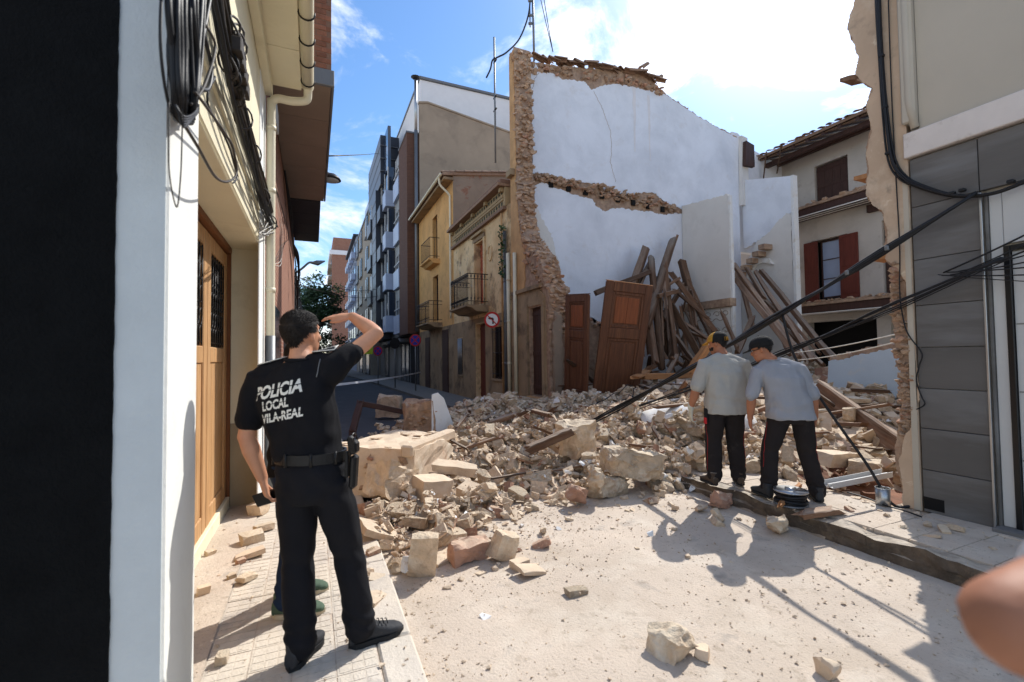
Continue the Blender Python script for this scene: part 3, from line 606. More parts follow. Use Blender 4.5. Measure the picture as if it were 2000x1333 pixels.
# gable side facing the weathered house, above its roof
slab('gable', [(RX, 6.2), (RX+7, 6.2), (RX+7, EZ+.9), (RX+2.5, EZ+.5), (RX, EZ-.02)], 'Y', y0-.05, y0-.001, 'render_worn', h1)
rf = slab('roof', [(RX-.45, EZ-.06), (RX+7, EZ+.98), (RX+7, EZ+1.08), (RX-.45, EZ+.05)], 'Y', y0-.12, y1, 'roof_tile', h1)
box('eave_board', (RX-.4, y0-.1, EZ-.2), (RX-.001, y1, EZ-.1), 'ochre_dado', h1)
tmh = MB(); 
def rtile(L_, r_, th=.018, n=6):
    V = []; 
    for e, s_ in ((0, 1.), (L_, .82)):
        for rad in (r_*s_, r_*s_-th):
            for i in range(n+1): a = math.pi*i/n; V.append((rad*math.cos(a), e, rad*math.sin(a)))
    k = n+1; Fs = []
    for i in range(n): Fs += [(i, i+1, 2*k+i+1, 2*k+i), (k+i, 3*k+i, 3*k+i+1, k+i+1), (i, k+i, k+i+1, i+1), (2*k+i, 2*k+i+1, 3*k+i+1, 3*k+i)]
    Fs += [(0, 2*k, 3*k, k), (n, k+n, 3*k+n, 2*k+n)]
    return mesh('roof_tile', V, Fs, False)
RT_ = rtile(.42, .1); RT_.materials.append(MATS['roof_tile'])
def put(me, name, parent, loc, rot=(0, 0, 0), sc=1.):
    o = link(name, me, None, parent); s_ = sc if isinstance(sc, tuple) else (sc,)*3
    o.matrix_basis = Matrix.Translation(loc) @ Euler(rot).to_matrix().to_4x4() @ Matrix.Diagonal((*s_, 1)); return o
sl = math.atan2(1.04, 7.45)
for k in range(29):
    for j in range(2): put(RT_, 'roof_tile', rf, (RX-.48+j*.36, y0+.0+k*.222, EZ+.06+j*.36*.14), (sl, 0, -math.pi/2))
for k in range(9): put(RT_, 'roof_tile', rf, (RX+.1+k*.38, y0-.06, EZ+.13+k*.38*.14), (sl, 0, -math.pi/2), 1.05)
tube('gutter', [(RX-.52, y0-.05, EZ-.02), (RX-.52, y1, EZ-.04)], .06, 'pvc', h1, 8)
tube('downpipe', spline([(RX-.5, y0+.25, EZ-.05), (RX-.46, y0+.25, EZ-.35), (RX-.12, y0+.2, EZ-.7), (RX-.07, y0+.2, EZ-1.0), (RX-.07, y0+.2, EZ-3), (RX-.07, y0+.2, 3.2)], 5), .045, 'pvc', h1, 8)
# ------------------------------------------------------------------ party wall of the collapsed house (white inner face) + stub of its front
pw = empty('party_wall', (RX+.5, 11.8, 0)); tag(pw, 'tall white plastered party wall left standing with a broken brick edge and tiled top', 'wall')
PY = 11.7
top = [(5.7, 10.28), (6.6, 10.35), (8.0, 10.6), (9.2, 10.85), (10.2, 10.85), (10.62, 10.6), (11.1, 10.38), (12.3, 9.98), (13.4, 9.72), (14.22, 9.58)]
wall_top = jag(top, .035, 5, 3)
slab('wall', [(5.7, 0)]+wall_top+[(14.22, 0)], 'Y', PY+.03, PY+.42, 'masonry_core', pw)
# plaster skin: its own broken outline, falling short of the ragged masonry
pl = [(5.74, 6.9), (5.76, 8.3), (5.7, 9.2), (5.72, 10.2), (6.05, 10.22), (6.12, 9.98), (6.6, 10.08), (6.9, 9.98), (7.3, 10.05), (7.7, 10.1), (7.95, 9.86), (8.3, 10.1), (8.9, 10.3), (9.6, 10.35), (10.1, 10.35), (10.6, 10.46), (11.1, 10.32), (12.3, 9.93), (13.4, 9.67), (14.22, 9.5)]
low_edge = [(14.22, 6.4), (11.45, 6.58), (11.0, 6.62), (10.7, 6.72), (10.35, 6.98), (10.0, 6.95), (9.4, 6.8), (8.6, 6.72), (7.9, 6.95), (7.4, 6.9), (6.8, 6.92), (6.2, 6.98), (5.95, 7.0), (5.74, 6.9)]
slab('plaster', jag(pl, .03, 4, 5)+jag(low_edge, .035, 4, 9)[:-1], 'Y', PY, PY+.029, 'party_white', pw)
lo = [(14.22, 6.4), (11.4, 6.42), (10.7, 6.28), (10.2, 6.3), (9.6, 6.3), (8.9, 6.3), (8.35, 6.12), (8.0, 6.22), (7.9, 6.42), (7.2, 6.5), (6.7, 6.6), (6.1, 6.72), (5.85, 6.5), (5.9, 5.9), (5.78, 5.6), (6.0, 5.0), (6.15, 4.2), (6.45, 3.6), (6.6, 3.3), (6.9, 3.1), (7.6, 2.9), (8.2, 2.4), (8.6, 0), (14.22, 0)]
slab('plaster', jag(lo[:-1], .035, 4, 2)+[(14.22, 0)], 'Y', PY+.001, PY+.029, 'party_white', pw)
slab('stained_plaster', jag([(5.75, 6.0), (6.0, 5.95), (6.25, 5.4), (6.5, 4.9), (6.7, 4.2), (6.9, 3.5), (6.6, 3.2), (6.2, 3.9), (5.95, 4.6), (5.8, 5.2), (5.75, 6.0)], .05, 3, 4)[:-1], 'Y', PY-.006, PY+.0, 'inner_white', pw)
slab('bare_masonry', jag([(5.72, 2.0), (5.74, 3.6), (6.0, 4.9), (6.3, 4.4), (6.7, 3.4), (7.4, 3.0), (8.1, 2.6), (8.2, 1.0), (5.72, 2.0)], .05, 3, 6)[:-1], 'Y', PY+.001, PY+.028, 'masonry_core', pw)
rr = random.Random(21)
# ledge of the torn-out floor: stones, and beam pockets as blocks of painted shade
for k in range(190):
    t = rr.random(); x = 5.9+t*5.3; zc = 6.88-.36*t+.06*noise.noise((x*2, 0, 0)); hh = .11 if x < 8 or x > 10.5 else .2
    stone(pw, (x, PY-.03+rr.uniform(-.05, .03), zc+rr.uniform(-hh, hh)), rr.uniform(.12, .26), rr)
for k in range(8): box('pocket_shade', (6.35+k*.6, PY-.035, 6.6-k*.035), (6.5+k*.6, PY+.02, 6.78-k*.035), 'void', pw)
for k in range(110):                             # ragged masonry under the tiles
    x = rr.uniform(5.75, 10.7); z = 10.2+(x-5.7)*.12 if x < 9.5 else 10.72-(x-9.5)*.1
    stone(pw, (x, PY-.01+rr.uniform(-.04, .1), z-rr.uniform(0, .28)), rr.uniform(.13, .3), rr)
for k in range(26):
    x = 11+k*.125; stone(pw, (x, PY+.15+rr.uniform(-.1, .1), 10.33-(x-11)*.26+rr.uniform(-.02, .03)), rr.uniform(.1, .2), rr)
for k in range(26):
    x = 5.8+k*.185+rr.uniform(-.05, .05); z = 10.36+(x-5.7)*.115 if x < 9.7 else 10.82-(x-9.7)*.16
    put(RT_, 'roof_tile', pw, (x, PY-.05+rr.uniform(-.06, .05), z+rr.uniform(-.02, .04)), (rr.uniform(-.1, .1), rr.uniform(-.3, .3), -math.pi/2+rr.uniform(-.5, .5)), rr.uniform(.9, 1.15))
put(RT_, 'roof_tile', pw, (9.85, PY, 11.0), (.7, .2, -1.2), 1.1); put(RT_, 'roof_tile', pw, (10.55, PY, 10.75), (.9, .3, -.9), .9)
# cracks and rust streaks (thin reliefs)
for c in ([(8.0, 9.86), (8.35, 9.3), (8.6, 8.7), (8.62, 8.2), (8.58, 7.7), (8.75, 7.1)], [(6.1, 10.0), (5.95, 9.75), (5.9, 9.5), (5.78, 9.35)]):
    pts = [(u, PY-.001, v) for (u, v) in jag(c, .02, 4, 1)]; tube('crack', pts, .006, 'masonry_core', pw, 4)
def streak(x, z0, z1, wd): slab('rust_streak', jag([(x-wd, z1), (x+wd, z1), (x+wd*.35, z0), (x-wd*.2, z0), (x-wd, z1)], wd*.3, 4, x)[:-1], 'Y', PY-.0035, PY-.0005, 'rust_stain', pw)
M('rust_stain', S(224, 219, 218), var=.06, scale=3, bump=.1, pos=True)
streak(9.55, 8.2, 10.35, .07); streak(10.15, 8.0, 10.2, .06)
# broken front wall stub (facade line): ochre strip above, grey surround with a narrow shuttered opening below
fs_ = empty('facade_stub', (RX, 11, 0)); tag(fs_, 'broken stub of ochre street front with a narrow shuttered window and bare stones', 'wall')
prof = [(11.84, 0), (11.84, 10.4), (11.48, 10.36), (11.44, 9.2), (11.4, 8.0), (11.42, 7.0), (11.36, 6.3), (11.3, 5.6), (11.12, 5.0), (10.85, 4.6), (10.6, 4.45), (10.2, 4.2), (9.95, 3.8), (9.85, 3.45), (9.7, 3.3), (9.62, 2.5), (9.66, 1.5), (9.6, 0)]
slab('wall', [prof[0]]+jag(prof[1:], .04, 4, 8), 'X', RX, RX+.5, 'masonry_core', fs_, [rect(10.02, .62, 10.72, 2.88)])
slab('render', [(11.83, 3.42), (11.83, 10.3)]+jag([(11.52, 10.3), (11.5, 9.0), (11.46, 7.2), (11.44, 6.4), (11.36, 5.5), (11.2, 4.9), (10.95, 4.55), (10.9, 4.2), (10.95, 3.7), (10.98, 3.42)], .03, 5, 4), 'X', RX-.02, RX-.001, 'ochre_strip', fs_)
slab('lower_render', [(11.83, 0), (11.83, 3.4)]+jag([(10.98, 3.4), (10.6, 3.34), (10.1, 3.3), (9.82, 3.1)], .02, 4, 4)+jag([(9.78, 2.4), (9.82, 1.6), (9.75, 0)], .02, 4, 4), 'X', RX-.035, RX-.0005, 'ochre_dado', fs_, [rect(9.98, .58, 10.76, 2.92)])
box('hood_moulding', (RX-.1, 9.95, 3.33), (RX-.022, 11.75, 3.43), 'ochre_dado', fs_); box('surround', (RX-.06, 9.84, .5), (RX-.036, 9.97, 3.0), 'ochre_dado', fs_); box('surround', (RX-.06, 10.77, .5), (RX-.036, 10.9, 3.0), 'ochre_dado', fs_)
plank_door(RX, 10.02, 10.72, .64, 2.88, 'dark_wood', fs_, 5, .12)
box('sill', (RX-.09, 9.95, .52), (RX+.1, 10.8, .6), 'ochre_strip', fs_)
box('corbel', (RX-.16, 11.5, 6.72), (RX-.021, 11.83, 6.9), 'ochre_dado', fs_); tube('downpipe', [(RX-.09, 11.45, .6), (RX-.09, 11.45, 4.5)], .05, 'pvc', fs_, 10)
slab('end_plaster', jag([(RX+.05, .3), (RX+.06, 1.4), (RX+.03, 2.2), (RX+.12, 2.7), (RX+.26, 2.65), (RX+.3, 1.6), (RX+.2, .3), (RX+.05, .3)], .03, 3, 3)[:-1], 'Y', 9.52, 9.6, 'render_worn', fs_)
fill = []
for k in range(620):                             # broken end of the wall: rough stones and bricks
    z = rr.uniform(2.2, 10.3) if k > 40 else rr.uniform(3.0, 4.8)
    ye = 0
    for a, b in zip(prof[2:], prof[3:]):
        if b[1] <= z <= a[1]: t = (a[1]-z)/max(a[1]-b[1], 1e-6); ye = a[0]+(b[0]-a[0])*t; break
    q = stone(fs_, (RX+rr.uniform(.0, .5), ye+rr.uniform(-.05, .08), z), rr.uniform(.12, .26), rr)
    if k >= 180: fill.append(q)
def merge(objs, name, mat, parent):
    m_ = MB()
    for o in objs:
        mw = W(o); m_.add([mw @ v.co for v in o.data.vertices], [tuple(p.vertices) for p in o.data.polygons]); bpy.data.objects.remove(o)
    return tag(m_.build(name, mat, parent), kind='stuff')
merge(fill, 'stone_filling', 'stone_rubble', fs_)
for k in range(110):
    t = rr.random(); y = 11.0-1.1*t; z = 4.75-1.35*t; stone(fs_, (RX-.02+rr.uniform(-.03, .3), y+rr.uniform(-.12, .12), z-rr.uniform(-.05, .55)*(1-.4*t)), rr.uniform(.1, .22), rr)
for k in range(46):
    x = rr.uniform(5.7, 8.4); z = 3.2-(x-5.7)*.32; stone(pw, (x, PY-.06+rr.uniform(-.2, .02), z+rr.uniform(-.25, .12)), rr.uniform(.14, .28), rr)
# roof masts and aerials standing on the party wall
a_ = aY(1043, 100, PY+.3); m1 = empty('aerial_mast', a_); tag(m1, 'grey steel aerial mast on the tiled top of the white party wall', 'antenna')
tube('mast', [(a_.x, a_.y, a_.z-.3), (a_.x-.02, a_.y, a_.z+2.2)], .035, 'galv', m1, 8); tube('mast', [(a_.x-.12, a_.y, a_.z+.7), (a_.x-.12, a_.y, a_.z+2.4)], .018, 'galv', m1, 6)
for z in (.8, 1.05, 1.5): tube('insulator', [(a_.x-.16, a_.y, a_.z+z), (a_.x-.05, a_.y, a_.z+z+.04)], .04, 'galv', m1, 8)
a_ = aX(967, 235, RX+.6); m2 = empty('vent_mast', a_); tag(m2, 'thin grey pole with brackets behind the broken wall corner', 'pole')
tube('pole', [(a_.x, a_.y, a_.z-1.5), (a_.x, a_.y, aX(967, 70, RX+.6).z)], .035, 'galv', m2, 8)
for py in (120, 190, 215): q = aX(967, py, RX+.6); tube('bracket', [(q.x, q.y-.12, q.z), (q.x, q.y+.12, q.z)], .03, 'iron', m2, 6)
# ------------------------------------------------------------------ inside the collapsed house: partitions, stair, rear wing
pa = empty('partition_wall', (11.5, 10.8, 0)); tag(pa, 'pale partition wall standing at right angles to the white party wall', 'wall')
slab('upper_panel', [(11.68, 3.3)]+[(11.68, 6.66)]+jag([(11.3, 6.6), (10.4, 6.52), (9.85, 6.46)], .03, 4, 3)+jag([(9.8, 5.8), (9.83, 4.6), (9.8, 3.3)], .02, 5, 3), 'X', 11.45, 11.58, 'inner_white', pa)
slab('floor_edge', rect(9.75, 3.05, 11.68, 3.29), 'X', 11.35, 11.6, 'masonry_core', pa)
slab('lower_panel', rect(9.85, 0, 11.68, 3.04), 'X', 11.44, 11.57, 'inner_white', pa)
for z in (2.85, 2.35):                           # stencilled scroll frieze painted low on the partition
    for k in range(5):
        y = 10.0+k*.33; tube('scroll_ornament', [(11.436, y+.13*math.cos(a)*(1-a/9), z+.1*math.sin(a)*(1-a/9)) for a in [i*.5 for i in range(13)]], .012, 'render_grey', pa, 4)
        tube('scroll_ornament', [(11.436, y+.33*t-.05, z-.17+.04*math.sin(t*6.3)) for t in [i/6 for i in range(7)]], .012, 'render_grey', pa, 4)
slab('edge_strip', rect(0, 0, .1, 1)[:0] or [(11.46, .0), (11.57, .0), (11.57, 6.4), (11.46, 6.4)], 'Y', 9.76, 9.83, 'plaster_piece', pa)
st = empty('stair_wall', (14.2, 10.8, 0)); tag(st, 'white stair wall with an arch, broken steps and a jagged plaster line', 'wall')
slab('upper_wall', [(11.68, 5.4), (11.68, 7.95), (9.72, 7.4), (9.74, 6.3)]+jag([(9.8, 6.25), (10.4, 5.9), (11.1, 5.6), (11.67, 5.45)], .04, 4, 5), 'X', 14.35, 14.5, 'party_white', st)
slab('corner_pier', [(14.2, 7.0), (14.55, 7.0), (14.55, 9.5), (14.25, 9.55)], 'Y', 11.55, 11.69, 'inner_white', st)
slab('post', [(14.24, 8.4), (14.7, 8.4), (14.7, 9.2), (14.3, 9.3)], 'Y', 11.4, 11.54, 'dark_wood', st)
arch = [(11.68, 0), (11.68, 4.35)]+[(11.5-1.1*t, 4.35+.42*math.sin(math.pi*(.08+.5*t))) for t in [i/8 for i in range(9)]]
slab('lower_wall', [(11.68, .0), (11.68, 4.6), (11.2, 5.15)]+jag([(11.0, 5.5), (10.5, 5.75), (9.9, 6.2)], .04, 4, 5)+jag([(9.72, 6.1), (9.74, 4.5), (9.7, 3.0), (9.72, 0)], .02, 5, 2), 'X', 14.15, 14.3, 'inner_white', st)
slab('arch_soffit', [(11.66, 3.9), (11.66, 4.25), (11.3, 4.72), (10.9, 4.9), (10.5, 4.82), (10.35, 4.6), (10.7, 4.72), (11.0, 4.68), (11.3, 4.35)], 'X', 14.05, 14.149, 'plaster_piece', st)
for k in range(5): box('step', (13.75, 11.6-k*.24, 4.35+k*.19), (14.148, 11.36-k*.24, 4.52+k*.19), 'masonry_core', st)
slab('newel', [(14.1, 0), (14.32, 0), (14.32, 7.35), (14.12, 7.35)], 'Y', 9.6, 9.69, 'plaster_piece', st)
# rear wing facing the yard
rw = empty('rear_wing', (17, 8, 0)); tag(rw, 'rear wing with timber eaves, brown shutters and a torn floor, behind the rubble', 'house')
RWX = 17.0
op = [rect(9.6, 6.95, 10.75, 8.5), rect(9.7, 3.5, 10.95, 5.75), rect(7.4, 6.6, 8.7, 8.6), rect(7.2, 3.5, 8.65, 5.9), rect(8.9, 0, 11.2, 2.75), rect(4.6, 0, 8.5, 2.8)]
slab('wall', rect(3.0, 0, 14.0, 9.1), 'X', RWX, RWX+.4, 'rear_wall', rw, op)
box('dark_backing', (RWX+.6, 3, 0), (RWX+.65, 14, 9), 'void', rw, 0)  # near-black sheet stands for the interior shade of the wing
for q, mt in ((op[0], 'dark_wood'), (op[2], 'dark_wood'), (op[3], 'dark_wood')): plank_door(RWX, q[0][0]+.03, q[1][0]-.03, q[0][1]+.02, q[2][1]-.03, mt, rw, 4, .12)
wn = facade_window(RWX, 9.95, 10.7, 3.6, 5.7, rw, frame='dark_wood', pane='panel_blue', panes=(1, 3), depth=.2)
for ya, yb in ((10.7, 11.2), (9.35, 9.95)): 
    sh = box('shutter', (RWX-.06, ya, 3.5), (RWX-.012, yb, 5.72), 'red_wood', rw); box('panel', (RWX-.075, ya+.07, 3.65), (RWX-.061, yb-.07, 4.5), 'red_wood', sh); box('panel', (RWX-.075, ya+.07, 4.6), (RWX-.061, yb-.07, 5.6), 'red_wood', sh)
box('door_lintel', (RWX-.15, 7.1, 6.25), (RWX-.01, 9.0, 6.5), 'dark_wood', rw)
# torn floors: joists and boards
for zf, lab in ((6.75, 0), (3.2, 1)):
    fl = box('torn_floor', (RWX-.75, 3.0, zf+.1), (RWX-.02, 11.6, zf+.19), 'masonry_core', rw, 0)
    for k in range(3): box('joist', (RWX-.7+k*.24, 3.0, zf-.16-.02*k), (RWX-.58+k*.24, 11.5-.0*k, zf+.095), 'dark_wood', fl, .01)
    for k in range(3): box('board', (RWX-.74+k*.24, 3.0, zf-.2), (RWX-.71+k*.24, 11.55, zf-.165), 'inner_white', fl, .004)
    for k in range(70): stone(fl, (RWX-.45+rr.uniform(-.3, .3), rr.uniform(7.2, 11.5), zf+.2+rr.uniform(0, .05)), rr.uniform(.1, .3), rr)
# eave: rafters, purlin and panels between them
er = box('eave_roof', (0, 0, 0), (.1, .1, .1), 'roof_tile', rw) if False else slab('eave_roof', [(RWX-1.35, 9.05), (RWX+2.0, 10.1), (RWX+2.0, 10.2), (RWX-1.35, 9.15)], 'Y', 3.0, 12.6, 'roof_tile', rw)
for k in range(18):
    y = 3.2+k*.53; V = [(RWX-1.3, y, 8.94), (RWX-1.3, y+.1, 8.94), (RWX+.3, y+.1, 9.44), (RWX+.3, y, 9.44), (RWX-1.3, y, 9.05), (RWX-1.3, y+.1, 9.05), (RWX+.3, y+.1, 9.55), (RWX+.3, y, 9.55)]
    mk('rafter', V, BF, 'dark_wood', er)
    if k < 17:
        for j in range(3):
            u0 = .06+j*.5; V = [(RWX-1.3+u0, y+.11, 9.0+u0*.3125), (RWX-1.3+u0, y+.52, 9.0+u0*.3125), (RWX-1.3+u0+.44, y+.52, 9.0+(u0+.44)*.3125), (RWX-1.3+u0+.44, y+.11, 9.0+(u0+.44)*.3125)]
            mk('ceiling_tile', V+[(a[0], a[1], a[2]+.03) for a in V], BF, 'roof_tile', er)
for u, z in ((-.95, 8.8), (-.3, 8.96)): box('purlin', (RWX+u, 3, z), (RWX+u+.16, 12.4, z+.16), 'dark_wood', er)
for k in range(34):
    put(RT_, 'roof_tile', er, (RWX-1.42, 3.4+k*.27, 9.16+R.uniform(-.02, .03)), (.3, R.uniform(-.15, .15), -math.pi/2+R.uniform(-.3, .3)), (.9, 1, .45))
for k, (y, dz) in enumerate(((11.6, .4), (11.0, .1))): tube('hanging_lath', [(RWX-1.4, y, 9.2), (RWX-1.2, y+.35, 8.4-dz)], .025, 'timber', rw, 5)
slab('return_wall', [(14.3, 5.4), (RWX+.0, 5.4), (RWX, 9.0), (15.4, 9.4), (14.6, 9.9), (14.3, 9.9)], 'Y', 12.0, 12.2, 'party_white', rw)
# ------------------------------------------------------------------ right: broken end of the street front, brick core showing
rem = empty('broken_wall_end', (RX, 2.5, 0)); tag(rem, 'jagged plastered end of the collapsed front with bare brick beside the grey facade', 'wall')
edge_px = [(1672, -260), (1660, -120), (1668, 0), (1652, 55), (1676, 110), (1668, 150), (1700, 172), (1690, 205), (1700, 250), (1688, 300), (1692, 330), (1688, 380), (1700, 400), (1722, 418), (1728, 460), (1724, 500), (1740, 520), (1742, 560), (1736, 598), (1744, 640), (1752, 690), (1758, 740), (1762, 800), (1750, 850), (1748, 900), (1758, 940), (1762, 985), (1762, 1002)]
EP = [aX(x, y, RX) for x, y in edge_px]
ep = jag([(p.y, p.z) for p in EP], .012, 5, 12)
slab('wall', ep+[(2.41, .1), (2.41, 6.9)], 'X', RX+.012, RX+.42, 'masonry_core', rem)
# plaster coat stops short of the brick in the lower half
pl_px = [(1674, -260), (1662, -120), (1670, 0), (1656, 55), (1680, 110), (1672, 150), (1702, 175), (1692, 210), (1703, 250), (1692, 300), (1696, 330), (1692, 380), (1704, 402), (1728, 420), (1734, 460), (1730, 505), (1752, 528), (1775, 560), (1782, 640), (1790, 720), (1796, 780), (1790, 820), (1768, 850), (1756, 900), (1763, 940), (1768, 990)]
PP = [aX(x, y, RX) for x, y in pl_px]
slab('plaster', jag([(p.y, p.z) for p in PP], .012, 5, 31)+[(2.405, .16), (2.405, 6.9)], 'X', RX-.012, RX+.011, 'plaster_remnant', rem)
slab('render_edge', [(2.41, .16), (2.46, .16), (2.45, 3.3), (2.41, 3.3)], 'X', RX-.02, RX-.0125, 'wall_beige', rem)
for k in range(150):                              # bare bricks and stones, courses roughly level
    py = rr.uniform(515, 850); xl = 1742+(py-520)*.05; xr_ = min(1792, 1752+(py-520)*.14) if py < 800 else 1790-(py-800)*.5
    p = aX(rr.uniform(xl, max(xr_, xl+4)), py, RX); stone(rem, (RX+.01+rr.uniform(-.02, .02), p.y, p.z), rr.uniform(.06, .13), rr)
for px, py, s_ in ((1650, 160, .5), (1676, 352, .3), (1712, 508, .34)):   # broken lintel / beam stubs sticking out
    p = aX(px, py, RX+.1); e_ = aX(px+55, py-12, RX+.1); d_ = e_-p; V = [(p.x+dx, p.y+(0 if not t else d_.y)+.0, p.z+t*d_.z+dz*(.7 if not t else 1.1)) for dx in (-.09, .12) for t in (0, 1) for dz in (-.028, .028)]
    link('beam_stub', hullmesh('beam_stub', V, sub=2, amp=.012, seed=px), 'timber_new' if px > 1660 else 'timber', rem)
# ------------------------------------------------------------------ right: grey panelled building
gb = empty('grey_panel_building', (RX, 1, 0)); tag(gb, 'building with dark grey stone panels below, beige render above, white entrance', 'building')
box('core', (RX+.05, -4, 0), (10, 2.4, 9), 'wall_beige', gb, 0)
zs = [.16, .55, .93, 1.3, 1.68, 2.07, 2.5, 3.0, 3.46]
for a, b in zip(zs, zs[1:]):
    for u0, u1 in ((1.915, 2.395),): box('panel', (RX-.005, u0+.002, a+.003), (RX+.045, u1-.002, b-.003), 'concrete_panel', gb, .003)
    if a > 2.9:
        for u0, u1 in ((.6, 1.91), (-1.2, .595)): box('panel', (RX-.005, u0, a+.003), (RX+.045, u1, b-.003), 'concrete_panel', gb, .003)
box('vent', (RX-.008, 2.24, .19), (RX-.0055, 2.39, .3), 'void', gb, 0)
V = [(RX-.05, 2.43, 3.5), (RX-.05, -3, 3.5), (RX+.04, -3, 3.48), (RX+.04, 2.43, 3.48), (RX-.05, 2.43, 3.7), (RX-.05, -3, 3.7), (RX+.04, -3, 3.72), (RX+.04, 2.43, 3.72)]
bnd = box('band', (RX-.05, -3, 3.475), (RX+.049, 2.42, 3.71), 'band_white', gb, .008)
box('upper_render', (RX+.0, -3, 3.712), (RX+.049, 2.31, 9), 'wall_beige', gb, 0)
box('pilaster', (RX-.06, 2.315, 3.8), (RX+.04, 2.425, 9), 'wall_beige', gb, .015); tube('pipe', [(RX-.03, 2.33, 3.74), (RX-.04, 2.36, 4.0), (RX-.04, 2.37, 9)], .035, 'wall_beige', gb, 8)
box('corner_trim', (RX-.03, 1.895, .16), (RX-.006, 1.912, 2.98), 'steel', gb, .003); box('reveal', (RX+.001, 1.87, .16), (RX+.2, 1.894, 2.98), 'concrete_panel', gb)
box('entrance_panel', (RX+.02, 1.79, .2), (RX+.06, 1.868, 2.97), 'alu_white', gb, .004); box('entrance_panel', (RX+.018, -.5, 2.52), (RX+.06, 1.787, 2.97), 'alu_white', gb, .004)
box('door_frame', (RX+.0, 1.75, .2), (RX+.06, 1.788, 2.5), 'alu_black', gb, .003); box('door_frame', (RX+.0, .2, 2.46), (RX+.06, 1.748, 2.5), 'alu_black', gb, .003)
dd = box('door', (RX+.03, .3, .2), (RX+.06, 1.747, 2.45), 'alu_white', gb, .003)
for z in (.75, 1.3, 1.85): box('panel_joint', (RX+.026, .3, z), (RX+.0295, 1.74, z+.012), 'shutter', dd, 0)
box('threshold', (RX-.12, .2, .15), (RX+.05, 1.89, .2), 'concrete_panel', gb)
# ------------------------------------------------------------------ modern apartment block beyond the ochre houses
mb = empty('modern_block', (RX, 32, 0)); tag(mb, 'modern apartment block with dark cladding, blue-grey panels and long windows', 'building')
y0, y1 = 24.35, 40.0; MX = 4.6
box('core', (RX+.3, y0, 0), (RX+9, y1, 13.7), 'modern_grey', mb, 0)
box('brick_pier', (MX, y0, 2.9), (RX+.31, 26.8, 13.75), 'brick_brown', mb, 0); box('brick_pier_cap', (MX-.04, y0-.03, 13.76), (RX+1.2, 26.83, 13.85), 'metal_trim', mb)
box('white_attic', (RX+.4, y0+1.2, 13.71), (RX+11, y1-3, 17.6), 'modern_white', mb, .02)
box('attic_cap', (RX+.35, y0+1.1, 17.61), (RX+11, y1-2.9, 17.75), 'metal_trim', mb)
box('attic_cladding', (MX-.3, 32.5, 13.8), (RX+.39, 40, 17.3), 'panel_dark', mb, .02)
for z in (14.7, 15.6, 16.5): box('cladding_joint', (MX-.32, 32.4, z), (RX+.3, 40.02, z+.05), 'metal_trim', mb, 0)
box('white_fin', (MX-.1, 30.4, 13.8), (MX+.1, 32.4, 17), 'window_glass', mb)
box('front', (MX+.3, 26.81, 2.9), (RX+.31, y1, 13.7), 'modern_grey', mb, 0)
for fi in range(4):
    z = 3.2+fi*2.75
    pn = box('spandrel_panel', (MX-.02, 27.0, z-.15), (MX+.29, 28.9, z+.95), 'panel_blue', mb); 
    wn = mk('window', bxv((MX+.2, 27.0, z+.96), (MX+.29, 28.9, z+2.55)), BF, 'window_dark', mb)
    for y in (27.0, 28.0, 28.85): box('frame', (MX+.14, y, z+.96), (MX+.199, y+.06, z+2.55), 'alu_white', wn)
    box('handrail', (MX+.02, 27.0, z+1.3), (MX+.1, 28.9, z+1.36), 'alu_white', wn); box('blind', (MX+.15, 27.0, z+1.9), (MX+.19, 28.8, z+2.55), 'shutter', wn)
    box('spandrel_panel', (MX-.3, 30.2, z+.1), (MX+.29, 31.6, z+1.15), 'panel_blue', mb); box('spandrel_panel', (MX-.45, 31.7, z-.3), (MX+.29, 33.4, z+.6), 'panel_dark', mb)
    wn = mk('window', bxv((MX-.1, 30.2, z+1.16), (MX+.29, 33.4, z+2.7)), BF, 'window_glass', mb)
    for y in (30.2, 31.6, 33.3): box('frame', (MX-.16, y, z+1.16), (MX-.101, y+.08, z+2.7), 'alu_white', wn)
    box('spandrel_panel', (MX-.6, 36.0, z-.2), (MX+.29, 38.6, z+.8), 'panel_dark', mb); wn = mk('window', bxv((MX-.3, 36.0, z+.81), (MX+.29, 38.6, z+2.3)), BF, 'window_glass', mb); box('frame', (MX-.4, 37.2, z+.81), (MX-.301, 37.3, z+2.3), 'alu_white', wn)
box('mullion_tower', (MX-.5, 33.6, 2.9), (MX+.29, 35.6, 13.7), 'panel_dark', mb)
for k in range(12): box('mullion_bar', (MX-.52, 33.6, 3.2+k*.88), (MX-.501, 35.6, 3.26+k*.88), 'metal_trim', mb, 0)
# ground floor shops
gf = box('shop_front', (RX+.05, y0, 0), (RX+.29, y1, 2.85), 'modern_grey', mb, 0)
for (a, b, z1, mt) in ((24.6, 26.6, 2.5, 'void'), (27.2, 28.2, 2.4, 'window_dark'), (28.5, 29.6, 2.45, 'window_dark'), (29.9, 30.8, 2.45, 'shutter'), (32, 34.5, 2.4, 'shutter'), (35.2, 37, 2.4, 'window_dark'), (37.4, 39.4, 2.4, 'shutter')):
    sf = box('shop_opening', (RX+.0, a, .16), (RX+.049, b, z1), mt, gf)
    if mt == 'shutter':
        for k in range(14): box('slat', (RX-.015, a+.03, .2+k*.155), (RX-.001, b-.03, .33+k*.155), 'shutter', sf, .01)
    else: box('door_frame', (RX-.03, a-.06, .15), (RX-.001, a, z1+.06), 'metal_trim', sf); box('door_frame', (RX-.03, b, .15), (RX-.001, b+.06, z1+.06), 'metal_trim', sf)
for a, b in ((27, 31), (31.8, 35)): box('canopy', (RX-.55, a, 2.55), (RX+.04, b, 2.75), 'metal_trim', gf)
